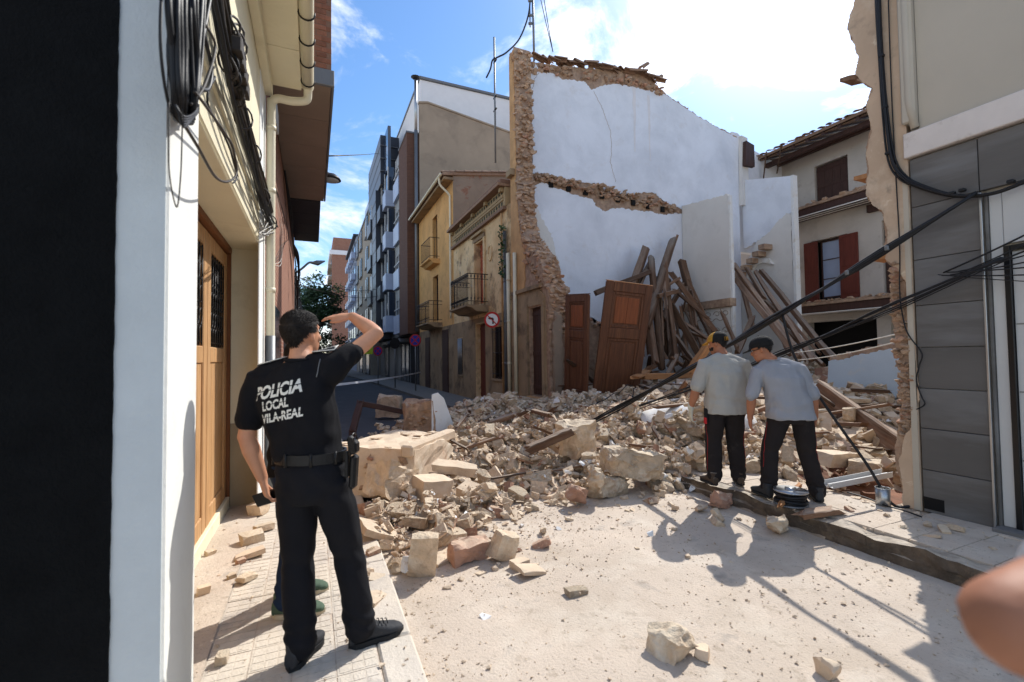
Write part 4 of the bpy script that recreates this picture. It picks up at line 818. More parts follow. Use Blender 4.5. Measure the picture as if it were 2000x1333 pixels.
# chimney flue beside it
q = aX(818, 700, RX-.1); fl = empty('flue_pipe', (RX-.12, 24.28, 3)); tag(fl, 'tall metal flue pipe with a cowl beside the brown brick pier', 'pipe')
tube('lower_pipe', [(RX-.12, 24.28, 3.0), (RX-.12, 24.28, 13.9)], .1, 'galv', fl, 10); tube('upper_pipe', [(RX-.12, 24.28, 13.9), (RX-.12, 24.28, 16.7)], .085, 'steel', fl, 10)
tube('cowl', [(RX-.12, 24.28, 16.75), (RX-.12, 24.28, 16.85), (RX-.12, 24.28, 16.9)], [.12, .26, .05], 'iron', fl, 12)
# rendered party wall behind the ochre roof
gw = empty('rendered_gable', (9, 24.2, 0)); tag(gw, 'bare brown rendered gable wall rising above the ochre tiled roof', 'wall')
slab('wall', [(RX+.05, 8.0), (18, 8.0), (18, 13.9), (13, 14.4), (9, 15.0), (RX+.5, 15.5), (RX+.05, 15.4)], 'Y', 24.2, 24.34, 'render_grey', gw)
slab('wall_cap', [(RX+.02, 15.41), (RX+.5, 15.51), (9, 15.01), (13, 14.41), (18, 13.91), (18, 13.99), (13, 14.5), (9, 15.1), (RX+.5, 15.6), (RX+.02, 15.5)], 'Y', 24.15, 24.37, 'render_grey', gw)
rs = empty('white_roof_structure', (13, 26, 14)); tag(rs, 'small white rooftop structure with balcony edge above the brown gable wall', 'building')
box('walls', (13, 24.6, 13.6), (17, 29, 18.6), 'modern_white', rs); box('roof_slab', (12.8, 24.4, 18.61), (17.2, 29.2, 18.8), 'modern_white', rs); box('side', (15.5, 24.36, 12), (17, 24.59, 17.8), 'modern_tan', rs)
tube('post', [(12.4, 24.5, 14.2), (12.4, 24.5, 16.4)], .12, 'galv', rs, 8)
# ------------------------------------------------------------------ further down the street
tb = empty('tan_block', (RX-.6, 48, 0)); tag(tb, 'tan apartment block with recessed windows past the modern block', 'building')
TX = 4.3
box('wall', (TX+.2, 40.4, 0), (TX+9, 54, 14.6), 'modern_tan', tb, 0); box('parapet', (TX+.1, 40.3, 14.61), (TX+9, 54.1, 14.8), 'metal_trim', tb); box('glass_rail', (TX+.3, 40.5, 14.81), (TX+.34, 46, 15.9), 'panel_blue', tb)
for fi in range(4):
    for yy in (42, 47.5, 51.5):
        wn = mk('window', bxv((TX+.1, yy, 4.2+fi*2.8), (TX+.19, yy+1.8, 6.0+fi*2.8)), BF, 'window_dark', tb); box('frame', (TX+.05, yy+.85, 4.2+fi*2.8), (TX+.099, yy+.95, 6.0+fi*2.8), 'alu_white', wn); box('sill', (TX, yy-.1, 4.1+fi*2.8), (TX+.19, yy+1.9, 4.199+fi*2.8), 'metal_trim', wn)
for yy in (41, 44, 47, 50): box('shop_opening', (TX+.12, yy, .16), (TX+.199, yy+2.2, 2.5), 'window_dark' if yy % 2 else 'shutter', tb)
aw = mk('awning', [(TX+.19, 41, 4.2), (TX+.19, 46, 4.2), (TX-1.5, 46, 2.6), (TX-1.5, 41, 2.6), (TX+.19, 41, 4.12), (TX+.19, 46, 4.12), (TX-1.5, 46, 2.52), (TX-1.5, 41, 2.52)], BF, 'soffit_dark', tb)
bb = empty('blue_grey_block', (2, 62, 0)); tag(bb, 'narrow blue-grey apartment block with many small balconies further down the street', 'building')
BX = 4.5
box('wall', (BX, 54.3, 0), (BX+9, 68, 15.5), 'blue_grey_wall', bb, 0); box('roof_edge', (BX-.35, 54.2, 15.51), (BX+9, 68.1, 15.75), 'soffit_dark', bb)
for fi in range(5):
    for yy in (55.5, 58.5, 61.5, 64.5):
        wn = mk('window', bxv((BX-.05, yy, 3.6+fi*2.5), (BX-.001, yy+1.4, 5.2+fi*2.5)), BF, 'window_glass', bb); box('balcony_panel', (BX-.5, yy-.2, 3.2+fi*2.5), (BX-.051, yy+1.6, 3.9+fi*2.5), 'panel_blue', wn)
tw = empty('brick_tower', (-2, 92, 0)); tag(tw, 'tall red-brown brick apartment tower closing the street', 'building')
p = aX(648, 465, -3); 
box('wall', (3.1, 88, 0), (13, 100, 20.4), 'brick_red', tw, 0); box('white_band', (2.7, 87.7, 20.41), (13.2, 100, 21.2), 'modern_white', tw); box('attic', (3.3, 88.2, 21.21), (13, 100, 23.6), 'brick_red', tw, 0)
for fi in range(8):
    bl = box('balcony', (2.5, 89, 3.4+fi*2.1), (3.09, 97, 4.1+fi*2.1), 'modern_tan', tw); wn = mk('window', bxv((3.05, 90, 4.2+fi*2.1), (3.095, 96, 5.3+fi*2.1)), BF, 'window_dark', tw)
eh = empty('end_house', (-9, 118, 0)); tag(eh, 'pale low house at the far end of the street behind the tree', 'house')
box('wall', (-22, 118, 0), (-3.4, 124, 7), 'modern_tan', eh, 0); box('roof', (-22.4, 117.6, 7.01), (-3, 124.4, 7.4), 'roof_tile', eh)
for k in range(6): mk('window', bxv((-20+k*2.7, 117.9, 3.6), (-18.6+k*2.7, 117.99, 5.4)), BF, 'window_dark', eh); mk('shop_window', bxv((-20+k*2.7, 117.9, .3), (-18+k*2.7, 117.99, 2.4)), BF, 'window_dark', eh)
ls = empty('left_far_house', (-5, 30, 0)); tag(ls, 'rendered house on the left side of the far street', 'house')
box('wall', (-9, 14.25, 0), (-.75, 40, 5.5), 'modern_tan', ls, 0); box('wall', (-14, 40.01, 0), (-3.2, 70, 7), 'modern_white', ls, 0)  # heights cut to let more sky light into the street
# trees at the end of the street
def tree(name, loc, h, r_, n, label, seed, mat='leaf_dark'):
    rd = random.Random(seed); t = empty(name, loc); tag(t, label, 'tree', 'street trees at the end of the road'); x, y, z = loc
    tr = MB(); tr.tube(spline([(x, y, z), (x+.1, y, z+h*.25), (x-.05, y+.1, z+h*.5), (x, y, z+h*.85)], 4), [.16-.009*i for i in range(13)], 8)
    limbs = []
    for k in range(9):
        a = rd.uniform(0, 6.3); zb = z+h*rd.uniform(.3, .65); e = Vector((x+math.cos(a)*r_*.75, y+math.sin(a)*r_*.75, zb+h*rd.uniform(.1, .3))); tr.tube(spline([(x, y, zb), (Vector((x, y, zb))+e)/2+Vector((0, 0, .15)), e], 3), [.06-.007*i for i in range(7)], 5); limbs.append(e)
    tr.build('trunk', 'bark', t, True)
    cr = MB(); clumps = [Vector((x+rd.gauss(0, .42)*r_, y+rd.gauss(0, .42)*r_, z+h*.66+rd.gauss(0, .17)*h)) for _ in range(26)]+limbs
    for _ in range(n):
        c = rd.choice(clumps); p = c+Vector((rd.gauss(0, .16), rd.gauss(0, .16), rd.gauss(0, .14)))*r_; s_ = rd.uniform(.09, .17)*r_/2.2
        d = Vector((rd.uniform(-1, 1), rd.uniform(-1, 1), rd.uniform(-.6, .6))).normalized()*s_; e = d.cross(Vector((rd.uniform(-1, 1), rd.uniform(-1, 1), rd.uniform(-1, 1)))).normalized()*s_*.6
        cr.add([p-d, p-e+d*.1, p+d, p+e+d*.1], [(0, 1, 2), (0, 2, 3)])
    cr.build('crown', mat, t); return t
p = aY(622, 640, 44); tree('street_tree', (p.x, 44, 0), 7.6, 2.1, 5200, 'dark leafy street tree standing at the end of the road', 3)
p = aY(600, 570, 58); tree('street_tree', (p.x, 58, 0), 11.6, 2.3, 4200, 'lighter green street tree rising behind the darker one', 9, 'leaf')
# ------------------------------------------------------------------ signs
def disc_sign(name, c, r_, label, kind, facing=(-.55, -.83), back=False, post=None, posth=None):
    """round traffic sign facing the given ground direction"""
    t = empty(name, c); tag(t, label, 'sign'); fx, fy = facing; l_ = math.hypot(fx, fy); fx /= l_; fy /= l_
    f = Vector((fx, fy, 0)); u = Vector((-fy, fx, 0)); u = -u if u.dot(RT) < 0 else u; c = Vector(c)
    def plate(nm, pts, d, mat, th=.004):
        n = len(pts); V = [c+u*a+Vector((0, 0, b))+f*d for a, b in pts]+[c+u*a+Vector((0, 0, b))+f*(d-th) for a, b in pts]
        tri = geometry.tessellate_polygon([[Vector((a, b, 0)) for a, b in pts]]); Fs = [tuple(q) for q in tri]+[tuple(i+n for i in reversed(q)) for q in tri]+[(i, (i+1) % n, (i+1) % n+n, i+n) for i in range(n)]
        o = mk(nm, V, Fs, mat, t); bm = bmesh.new(); bm.from_mesh(o.data); bmesh.ops.recalc_face_normals(bm, faces=bm.faces); bm.to_mesh(o.data); bm.free(); return o
    plate('back_plate', ngon_disc(32, r_), 0, 'sign_black' if back else 'galv', .02)
    if back: pass
    elif kind == 'noleft':
        plate('red_ring', ngon_disc(32, r_*.98), .006, 'sign_red'); plate('white_field', ngon_disc(32, r_*.74), .012, 'sign_white')
        w_ = r_*.09
        arc = [(.22, -.5), (.22, .08), (.17, .2), (.05, .27), (-.18, .27)]; arc2 = [(-.18, .11), (.0, .11), (.04, .05), (.04, -.5)]
        plate('arrow', [(a*r_, b*r_) for a, b in arc]+[(-.18*r_, .38*r_), (-.5*r_, .19*r_), (-.18*r_, 0)]+[(a*r_, b*r_) for a, b in arc2], .018, 'sign_black')
        k = .7; plate('red_bar', [(-.56*r_, .48*r_), (-.48*r_, .56*r_), (.56*r_, -.48*r_), (.48*r_, -.56*r_)], .022, 'sign_red')
    elif kind == 'nostop':
        plate('red_ring', ngon_disc(32, r_*.98), .006, 'sign_red'); plate('blue_field', ngon_disc(32, r_*.76), .012, 'sign_blue')
        for sg in (1, -1): plate('red_bar', [(-.58*r_, sg*.46*r_), (-.46*r_, sg*.58*r_), (.58*r_, -sg*.46*r_), (.46*r_, -sg*.58*r_)], .018+.003*sg, 'sign_red')
    if post: tube('post', [c-f*.03, Vector((c.x-f.x*.03, c.y-f.y*.03, .1))], .03, 'galv', t, 8)
    return t
p = aX(961, 625, RX-.5); sg = disc_sign('turn_sign', p, .235, 'round white sign with red ring and crossed left-turn arrow beside the grey pipe', 'noleft')
tube('bracket', [p+Vector((.03, .05, 0)), Vector((RX-.01, p.y+.3, p.z-.02))], .02, 'galv', sg, 6)
p = aX(811, 665, 4.2); disc_sign('no_stopping_sign', p, .28, 'round blue sign with red cross and ring on a thin post by the ochre house', 'nostop', post=True)
p = aX(738, 686, 3.3); disc_sign('no_stopping_sign', p, .27, 'smaller-looking blue and red round sign by the roller shutter of the modern block', 'nostop', post=True)
p = aX(771, 671, 3.7); disc_sign('sign_back', p, .27, 'dark back of a round sign above the shop canopy', 'x', back=True, post=True)
p = aX(718, 681, 3.0); ps = empty('yellow_sign', p); tag(ps, 'small square yellow-green shop sign with a dark letter on the far facade', 'sign')
box('plate', (p.x-.3, p.y-.03, p.z-.35), (p.x+.3, p.y+.03, p.z+.35), 'sign_yellow', ps); box('letter_stem', (p.x-.12, p.y-.045, p.z-.2), (p.x-.04, p.y-.031, p.z+.2), 'sign_black', ps)
for dz in (-.1, .1): tube('letter_bowl', [(p.x-.05+.12*math.sin(a), p.y-.04, p.z+dz+.09*math.cos(a)) for a in [i*math.pi/6 for i in range(7)]], .025, 'sign_black', ps, 5)
# lamps on the left side
p = aX(646, 350, .32); l1 = empty('wall_lamp', p); tag(l1, 'round dark dish lamp fixed to the brown soffit bay', 'lamp')
tube('shade', [(p.x, p.y, p.z+.1), (p.x, p.y, p.z+.09), (p.x, p.y, p.z+.03), (p.x, p.y, p.z-.02), (p.x, p.y, p.z-.03)], [.03, .1, .17, .2, .17], 'iron', l1, 20); tube('diffuser', [(p.x, p.y, p.z-.031), (p.x, p.y, p.z-.05)], [.165, .12], 'alu_white', l1, 16); tube('arm', [(p.x, p.y, p.z+.1), (.16, p.y, p.z+.14)], .02, 'iron', l1, 6)
p = aY(618, 516, 17); l2 = empty('street_lamp', (-.76, 17, p.z-.6)); tag(l2, 'street lamp with a flat grey head on a curved arm', 'lamp')
q = aY(587, 527, 17); tube('arm', spline([(q.x-.4, 17, q.z-.3), (q.x, 17, q.z), (q.x+.25, 17, p.z+.02), (p.x-.1, 17, p.z+.04)], 5), .035, 'galv', l2, 8)
link('lamp_head', hullmesh('lamp_head', [(p.x-.2, 16.9, p.z+.02), (p.x-.2, 17.1, p.z+.02), (p.x+.05, 16.84, p.z-.03), (p.x+.05, 17.16, p.z-.03), (p.x+.28, 16.9, p.z+.12), (p.x+.28, 17.1, p.z+.12), (p.x, 16.86, p.z+.1), (p.x, 17.14, p.z+.1), (p.x+.25, 16.88, p.z+.08)]), 'galv', l2)
# ------------------------------------------------------------------ rubble heap
import numpy as np
def lerp_tab(x, tab):
    if x <= tab[0][0]: return tab[0][1]
    for (a, u), (b, v) in zip(tab, tab[1:]):
        if x <= b: return u+(v-u)*(x-a)/(b-a)
    return tab[-1][1]
FE = [(.45, 3.55), (1, 3.7), (1.6, 4.05), (2.2, 4.45), (3, 4.35), (3.6, 4.05), (4.2, 3.95), (4.8, 3.9), (5.2, 3.2), (6, 2.95), (9, 2.6), (17, 2.6)]
BE = [(.45, 8.6), (1, 9.0), (2, 10.0), (3, 11.0), (4, 11.9), (17, 12.2)]
HT = [(.45, .10), (.9, .2), (1.5, .3), (2.2, .38), (3, .40), (4, .44), (5, .48), (6.5, .72), (9, .82), (12, 1.0), (17, 1.0)]
sm = lambda t: (lambda u: u*u*(3-2*u))(min(max(t, 0), 1))
def heap(x, y):
    f = sm((y-lerp_tab(x, FE)+.1)/3.4)**.75*sm((lerp_tab(x, BE)-y)/1.3)
    h = lerp_tab(x, HT)*f*(1+.3*noise.noise((x*.8, y*.8, 4)))+.05*noise.noise((x*2.3, y*2.3, 8))*f
    if x > 5.0: h = h-.22*math.exp(-((x-5.6)**2/.6+(y-3.1)**2/.35))
    return h
GX0, GY0, CS = .3, .6, .04; NX, NY = int(17/CS), int(12/CS)
HM = np.zeros((NX, NY))
for i in range(NX):
    for j in range(NY):
        x, y = GX0+i*CS, GY0+j*CS; b = .0 if x < 4.14 else (.165 if x < 5.1 and y < 4.3 else (.1 if x < 5.1 else -.03))
        if x < .5: b = GP
        HM[i, j] = max(b, heap(x, y)-.06+(0 if x < 4.14 else .04))
BASE = HM.copy()
bed = grid('rubble_bed', .5, 17.0, 2.63, 12.2, 165, 96, lambda x, y: BASE[min(NX-1, max(0, int((x-GX0)/CS))), min(NY-1, max(0, int((y-GY0)/CS)))]-(.012 if heap(x, y) > .03 or x > 5.15 else .05), 'rubble_dirt')
tag(bed, kind='structure')
tag(grid('pit_earth', 5.16, 7.2, 2.63, 3.9, 30, 18, lambda x, y: BASE[int((x-GX0)/CS), int((y-GY0)/CS)]+.004+.03*noise.noise((x*5, y*5, 0)), 'pit_earth'), kind='structure')
rb = random.Random(5)
M('rubble_red', S(174, 134, 112), var=.22, scale=6, bump=.55, bscale=22, rand=.12, spots=((S(222, 204, 178), 4, .54, .7, .75),), dust=(S(214, 196, 170), .5, .98, .6))
M('tile_piece', S(206, 182, 156), var=.12, scale=6, bump=.35, bscale=26, rand=.12, spots=((S(196, 140, 102), 3.1, .58, .72, .6), (S(228, 214, 190), 3, .52, .7, .6)), dust=(S(220, 204, 178), .5, .98, .5))
KINDS = {'brick': ('rubble', [hullmesh('broken_brick', brickish(rb, 1, rb.uniform(.5, .75), rb.uniform(.28, .5), .3)) for _ in range(14)]),
         'lump': ('rubble', [hullmesh('stone_lump', rocky(rb, 1, rb.uniform(.65, .95), rb.uniform(.5, .8), 16)) for _ in range(12)]),
         'red': ('rubble_red', [hullmesh('red_brick', brickish(rb, 1, rb.uniform(.5, .7), rb.uniform(.3, .5), .35)) for _ in range(8)]),
         'tile': ('tile_piece', [hullmesh('tile_piece', brickish(rb, 1, rb.uniform(.55, .9), rb.uniform(.1, .18), .3)) for _ in range(12)]),
         'plaster': ('plaster_piece', [hullmesh('plaster_lump', rocky(rb, 1, rb.uniform(.6, .9), rb.uniform(.25, .5), 12)) for _ in range(6)])}
SMALLS = [hullmesh('chip', rocky(rb, 1, rb.uniform(.6, .9), rb.uniform(.35, .7), 8)) for _ in range(10)]
for mt, ms in KINDS.values():
    for me in ms: me.materials.append(MATS[mt])
BIG = {}
def bigmesh(kind, sx, sy, sz, seed, amp=.02, chip=.3):
    r2 = random.Random(seed); P = brickish(r2, sx, sy, sz, chip) if kind != 'lump' else rocky(r2, sx, sy, sz, 22)
    return hullmesh('chunk', P, sub=6, amp=amp*min(sx, sy, sz)*4, seed=seed)
def drop(x, y, ln, thick, sink=.3):
    """height at which a piece comes to rest, slope under it; the height map is raised by it"""
    i0, j0 = int((x-GX0)/CS), int((y-GY0)/CS); k = max(1, int(ln*.42/CS)); a, b, c, d = max(i0-k, 0), min(i0+k+1, NX), max(j0-k, 0), min(j0+k+1, NY)
    if b <= a or d <= c: return None
    s_ = HM[a:b, c:d]; z = float(np.percentile(s_, 62)); gx = float(s_[-1].mean()-s_[0].mean())/max((b-a-1)*CS, CS); gy = float(s_[:, -1].mean()-s_[:, 0].mean())/max((d-c-1)*CS, CS)
    q = max(1, int(ln*.3/CS)); HM[max(i0-q, 0):i0+q+1, max(j0-q, 0):j0+q+1] = np.maximum(HM[max(i0-q, 0):i0+q+1, max(j0-q, 0):j0+q+1], z+thick*(1-sink)*.85)
    return z+thick*(.5-sink), gx, gy
# pieces with a look of their own, placed where the photograph shows them -------------------------------------------------
KEEP = [(.0, 2.3, .3), (.25, 2.45, .3), (.42, 2.55, .25), (-.1, 3.2, .3), (4.05, 3.65, .4), (4.45, 3.1, .35), (4.2, 3.0, .3), (5.2, 2.7, .2)]            # (x, y, radius) zones kept free of scattered pieces
def chunk(name, px, py, z, dims, rot, mat, label, cat, kind='brick', seed=0, amp=.02, chip=.3, lift=.42, grp=None):
    p = aZ(px, py, z); me = bigmesh(kind, *dims, seed, amp, chip); me.name = name; o = link(name, me, mat)
    o.matrix_basis = Matrix.Translation((p.x, p.y, z+dims[2]*lift)) @ Euler([math.radians(v) for v in rot]).to_matrix().to_4x4(); tag(o, label, cat, grp)
    KEEP.append((p.x, p.y, max(dims[0], dims[1])*.5)); return o
chunk('boulder', 1305, 1275, 0, (.33, .22, .16), (6, -8, -20), 'rubble', 'knobbly pale stone lying alone on the dusty road', 'stone', 'lump', 4, .06, lift=.4)
chunk('brick_piece', 1372, 1282, 0, (.1, .07, .055), (0, 10, 40), 'tile_piece', 'small brick piece beside the knobbly stone on the road', 'brick', seed=5)
chunk('stone_chunk', 1518, 1040, 0, (.3, .2, .2), (20, 25, 40), 'rubble', 'pointed pale chunk leaning on the kerb near the cable reel', 'stone', 'lump', 8, .05)
chunk('clay_chunk', 1618, 1322, 0, (.16, .11, .09), (10, 20, 60), 'tile_piece', 'hollow ochre clay chunk lying on the open road', 'stone', 'lump', 9, .06)
chunk('brick_slab', 826, 1122, .02, (.2, .09, .33), (14, 6, -12), 'rubble', 'plastered brick slab standing on end at the rubble front', 'brick', 'brick', 12, .02, .15, .42)
chunk('red_chunk', 918, 1092, .01, (.34, .16, .17), (8, 4, 12), 'rubble_red', 'long reddish masonry chunk at the rubble front', 'brick', 'brick', 13, .05)
chunk('stone_chunk', 985, 1088, .01, (.2, .12, .2), (5, 20, 10), 'rubble', 'wedge-shaped beige chunk beside the long reddish one', 'stone', 'brick', 17, .03, .5)
chunk('tile_fragment', 1035, 1122, 0, (.2, .14, .03), (4, 14, 10), 'tile_piece', 'yellowish broken tile propped on small pieces on the road', 'tile', 'brick', 19, .01, .5, 1.2)
chunk('brick_piece', 1015, 1108, 0, (.13, .1, .06), (0, 0, 15), 'tile_piece', 'brick piece under the propped yellowish tile', 'brick', 'brick', 20)
chunk('masonry_block', 1126, 880, .33, (.42, .34, .42), (6, -10, 15), 'rubble', 'squarish beige masonry block standing up in the heap', 'block', 'brick', 22, .035, .2)
chunk('masonry_block', 1235, 925, .2, (.68, .42, .3), (-6, 9, -18), 'rubble', 'largest beige masonry block with a ledge, mid heap', 'block', 'brick', 25, .05, .45)
chunk('masonry_block', 1160, 955, .14, (.3, .3, .27), (20, 10, 50), 'rubble', 'rounded pale masonry lump in front of the ledged block', 'block', 'lump', 26, .06)
chunk('masonry_block', 1128, 985, .03, (.26, .2, .24), (10, 30, 20), 'rubble_red', 'orange-sided chunk at the front of the heap', 'block', 'lump', 27, .04)
chunk('plaster_block', 765, 968, .16, (.44, .36, .34), (-8, 22, 28), 'rubble', 'cracked pale masonry block leaning beside the cornice block', 'block', 'brick', 30, .04, .3)
chunk('clay_block', 843, 966, .16, (.36, .26, .2), (6, 8, 20), 'tile_piece', 'clean-cut ochre clay block beside the cracked masonry block', 'block', 'brick', 31, .015, .1)
chunk('step_slab', 890, 920, .32, (.5, .26, .09), (4, 6, -28), 'tile_piece', 'pale L-shaped slab resting on the heap past the cornice block', 'slab', 'brick', 33, .02, .35)
chunk('clay_block', 915, 968, .14, (.22, .18, .12), (10, -12, 35), 'tile_piece', 'ochre brick tilted up amid loose tiles', 'brick', 'brick', 35, .015, .1)
chunk('stone_bollard', 1192, 788, .42, (.34, .3, .62), (4, 6, 20), 'rubble', 'rounded upright stone in front of the fallen door leaf', 'stone', 'lump', 37, .04, lift=.4)
chunk('plaster_slab', 1100, 760, .62, (.62, .3, .22), (0, 14, 20), 'plaster_piece', 'white plaster slab by the foot of the door leaves', 'slab', 'brick', 41, .02)
chunk('plaster_slab', 1062, 765, .66, (.4, .3, .34), (0, -10, -20), 'plaster_piece', 'blocky white plaster piece on top of the heap', 'slab', 'brick', 42, .02)
chunk('moulding', 1018, 785, .5, (1.5, .16, .14), (0, 8, -32), 'rubble', 'long beige stone moulding lying across the heap top', 'moulding', 'brick', 43, .02, .1)
chunk('moulding', 1048, 752, .75, (1.0, .1, .24), (0, -38, 12), 'rubble', 'pale stone slab leaning steeply on the heap top', 'moulding', 'brick', 44, .02, .1)
chunk('masonry_block', 1190, 965, .02, (.4, .2, .2), (0, 6, 10), 'rubble', 'long flat-topped pale block in the front row of the heap', 'block', 'brick', 46, .05)
chunk('masonry_block', 1408, 990, .0, (.34, .24, .2), (0, 8, 20), 'rubble_red', 'brown-red stone at the broken end of the kerb', 'stone', 'lump', 47, .04)
chunk('masonry_block', 1640, 865, .3, (.5, .36, .16), (4, -8, 10), 'tile_piece', 'stacked ochre slab behind the right-hand worker', 'slab', 'brick', 48, .015, .1)
chunk('masonry_block', 1628, 905, .26, (.55, .3, .16), (0, 5, 0), 'tile_piece', 'long ochre slab lying under the stacked one', 'slab', 'brick', 49, .02, .1)
chunk('masonry_block', 1690, 925, .2, (.4, .3, .17), (0, 4, 30), 'rubble', 'pale block beside the metal profile', 'block', 'brick', 50, .03)
LPB = ((488, 1086, (.2, .14, .035), 'tile_piece', 'flat tile piece lying on the left pavement beside the door threshold'), (492, 1058, (.17, .12, .07), 'rubble', 'beige brick piece on the left pavement past the flat tile'), (515, 1036, (.16, .1, .05), 'rubble', 'brick piece on the left pavement nearest the far pier'), (505, 1003, (.16, .13, .11), 'rubble', 'angular lump leaning at the foot of the far pier'), (397, 1160, (.07, .06, .05), 'tile_piece', 'small ochre clay lump on the cement strip by the white pier'), (434, 1293, (.06, .05, .04), 'rubble', 'small grey pebble beside the heel of the officer'), (411, 1084, (.07, .05, .035), 'rubble', 'small stone against the door threshold'), (482, 1133, (.11, .08, .035), 'rubble', 'small flat stone on the left pavement behind the green shoes'), (470, 1100, (.06, .04, .03), 'rubble_red', 'small red brick crumb on the left pavement'), (452, 1130, (.05, .04, .03), 'rubble', 'pebble on the left pavement near the flat stone'))
for k, (px, py, dm, mt, lb_) in enumerate(LPB): chunk('brick_piece' if 'brick' in lb_ else 'stone_piece', px, py, GP+.004, dm, (rb.uniform(-8, 8), rb.uniform(-8, 8), rb.uniform(0, 90)), mt, lb_, 'brick' if 'brick' in lb_ else 'stone', seed=120+k, lift=.5)
# big cornice block on the left
cbl = bigmesh('brick', .98, 1.45, .56, 61, .014, .14); cb_ = link('cornice_block', cbl, 'tile_piece'); cb_.matrix_basis = Matrix.Translation((1.02, 5.9, .33)) @ Euler((math.radians(-2), math.radians(1), math.radians(-35))).to_matrix().to_4x4()
tag(cb_, 'huge flat-topped ochre cornice block lying behind the police officer', 'block')
mld = box('edge_moulding', (-.6, -.74, .2), (-.46, .74, .33), 'tile_piece', cb_, .02); mld.matrix_parent_inverse = Matrix(); mld.matrix_basis = Matrix.Translation((.93, 0, -.0))
for k in range(14):
    o = link('flake', rb.choice(KINDS['tile'][1]), None, cb_); o.matrix_parent_inverse = Matrix(); s_ = rb.uniform(.05, .13); o.matrix_basis = Matrix.Translation((rb.uniform(-.45, .4), rb.uniform(-.75, .75), .3)) @ Matrix.Rotation(rb.uniform(0, 6), 4, 'Z') @ Matrix.Diagonal((s_, s_, s_*.8, 1))
for k in range(40):
    t_ = rb.random(); o = link('stone', rb.choice(STONES), None, cb_); o.matrix_parent_inverse = Matrix(); s_ = rb.uniform(.08, .2)
    lc = (rb.uniform(-.1, .42), -.71+rb.uniform(-.01, .03), rb.uniform(-.2, .18)) if k < 22 else (-.47+rb.uniform(-.01, .02), rb.uniform(-.65, .1), rb.uniform(-.22, .1))
    o.matrix_basis = Matrix.Translation(lc) @ Euler((rb.uniform(0, 6), rb.uniform(0, 6), 0)).to_matrix().to_4x4() @ Matrix.Diagonal((s_, s_*.8, s_*.6, 1))
KEEP += [(.98, 5.95, .75), (1.3, 6.3, .5), (.7, 5.5, .5)]
# wall fragment with a smooth white face
wf = empty('wall_fragment', (2.0, 7.2, .2)); tag(wf, 'fallen wall fragment with bare brick and one smooth white face', 'block')
c0 = aY(824, 830, 7.2)
wl = link('masonry', bigmesh('brick', .5, .5, .85, 71, .03, .1), 'masonry_core', wf); wl.matrix_basis = Matrix.Translation((c0.x, 7.3, .5)) @ Euler((0, math.radians(-3), math.radians(-12))).to_matrix().to_4x4()
Vq = [aY(px, py, 7.0+(px-845)*.006) for px, py in ((843, 772), (855, 768), (867, 779), (885, 828), (882, 850), (843, 858))]; nn = Vector((.25, .95, 0))*.09; V = Vq+[q+nn for q in Vq]
mk('white_face', V, [(0, 5, 4, 3, 2, 1), (6, 7, 8, 9, 10, 11)]+[(i, (i+1) % 6, (i+1) % 6+6, i+6) for i in range(6)], 'plaster_piece', wf)
for k in range(26): stone(wf, (c0.x-.22+rb.uniform(0, .4), 7.06+rb.uniform(-.04, .05), rb.uniform(.2, .9)), rb.uniform(.1, .18), rb, 'brick')
KEEP.append((c0.x+.1, 7.2, .5))
chunk('pale_wall_piece', 760, 812, .12, (.6, .3, .55), (0, 4, -20), 'rubble', 'pale wall piece standing on the asphalt beyond the cornice block', 'block', 'brick', 73, .03)
# white vault piece behind the left worker
vp = MB(); 
for i in range(9):
    for j in range(13):
        a = math.pi*(.08+.62*i/8); u = -.75+1.5*j/12; vp.V.append((u, -.42*math.cos(a), .42*math.sin(a)*(1-.3*(u/.75)**2)))
for i in range(8):
    for j in range(12): k = i*13+j; vp.F.append((k, k+1, k+14, k+13))
vo = vp.build('vault_piece', 'plaster_piece', None, True); sm_ = vo.modifiers.new('s', 'SOLIDIFY'); sm_.thickness = .05; c1 = aZ(1350, 848, .3)
vo.matrix_basis = Matrix.Translation((c1.x-.05, c1.y-.1, .36)) @ Euler((math.radians(12), math.radians(-4), math.radians(-28))).to_matrix().to_4x4() @ Matrix.Scale(1.15, 4); tag(vo, 'smooth white curved vault piece lying behind the worker in the cap', 'vault piece'); KEEP.append((c1.x, c1.y, .6))
# light-blue painted low wall in the rubble
bl = [aX(px, py, 10.0) for px, py in ((1618, 706), (1650, 700), (1700, 688), (1775, 676), (1790, 770), (1612, 770))]
bw = empty('blue_wall', (10, 7, 0)); tag(bw, 'low light-blue painted wall remnant standing in the rubble', 'wall')
slab('painted_face', jag([(p.y, p.z) for p in bl[:4]], .03, 5, 3)+[(bl[4].y, .2), (bl[5].y, .2)], 'X', 10.0, 10.05, 'inner_blue', bw)
slab('core', jag([(p.y, p.z+.1) for p in bl[:4]], .06, 5, 7)+[(bl[4].y, .2), (bl[5].y+.1, .2)], 'X', 10.055, 10.4, 'masonry_core', bw)
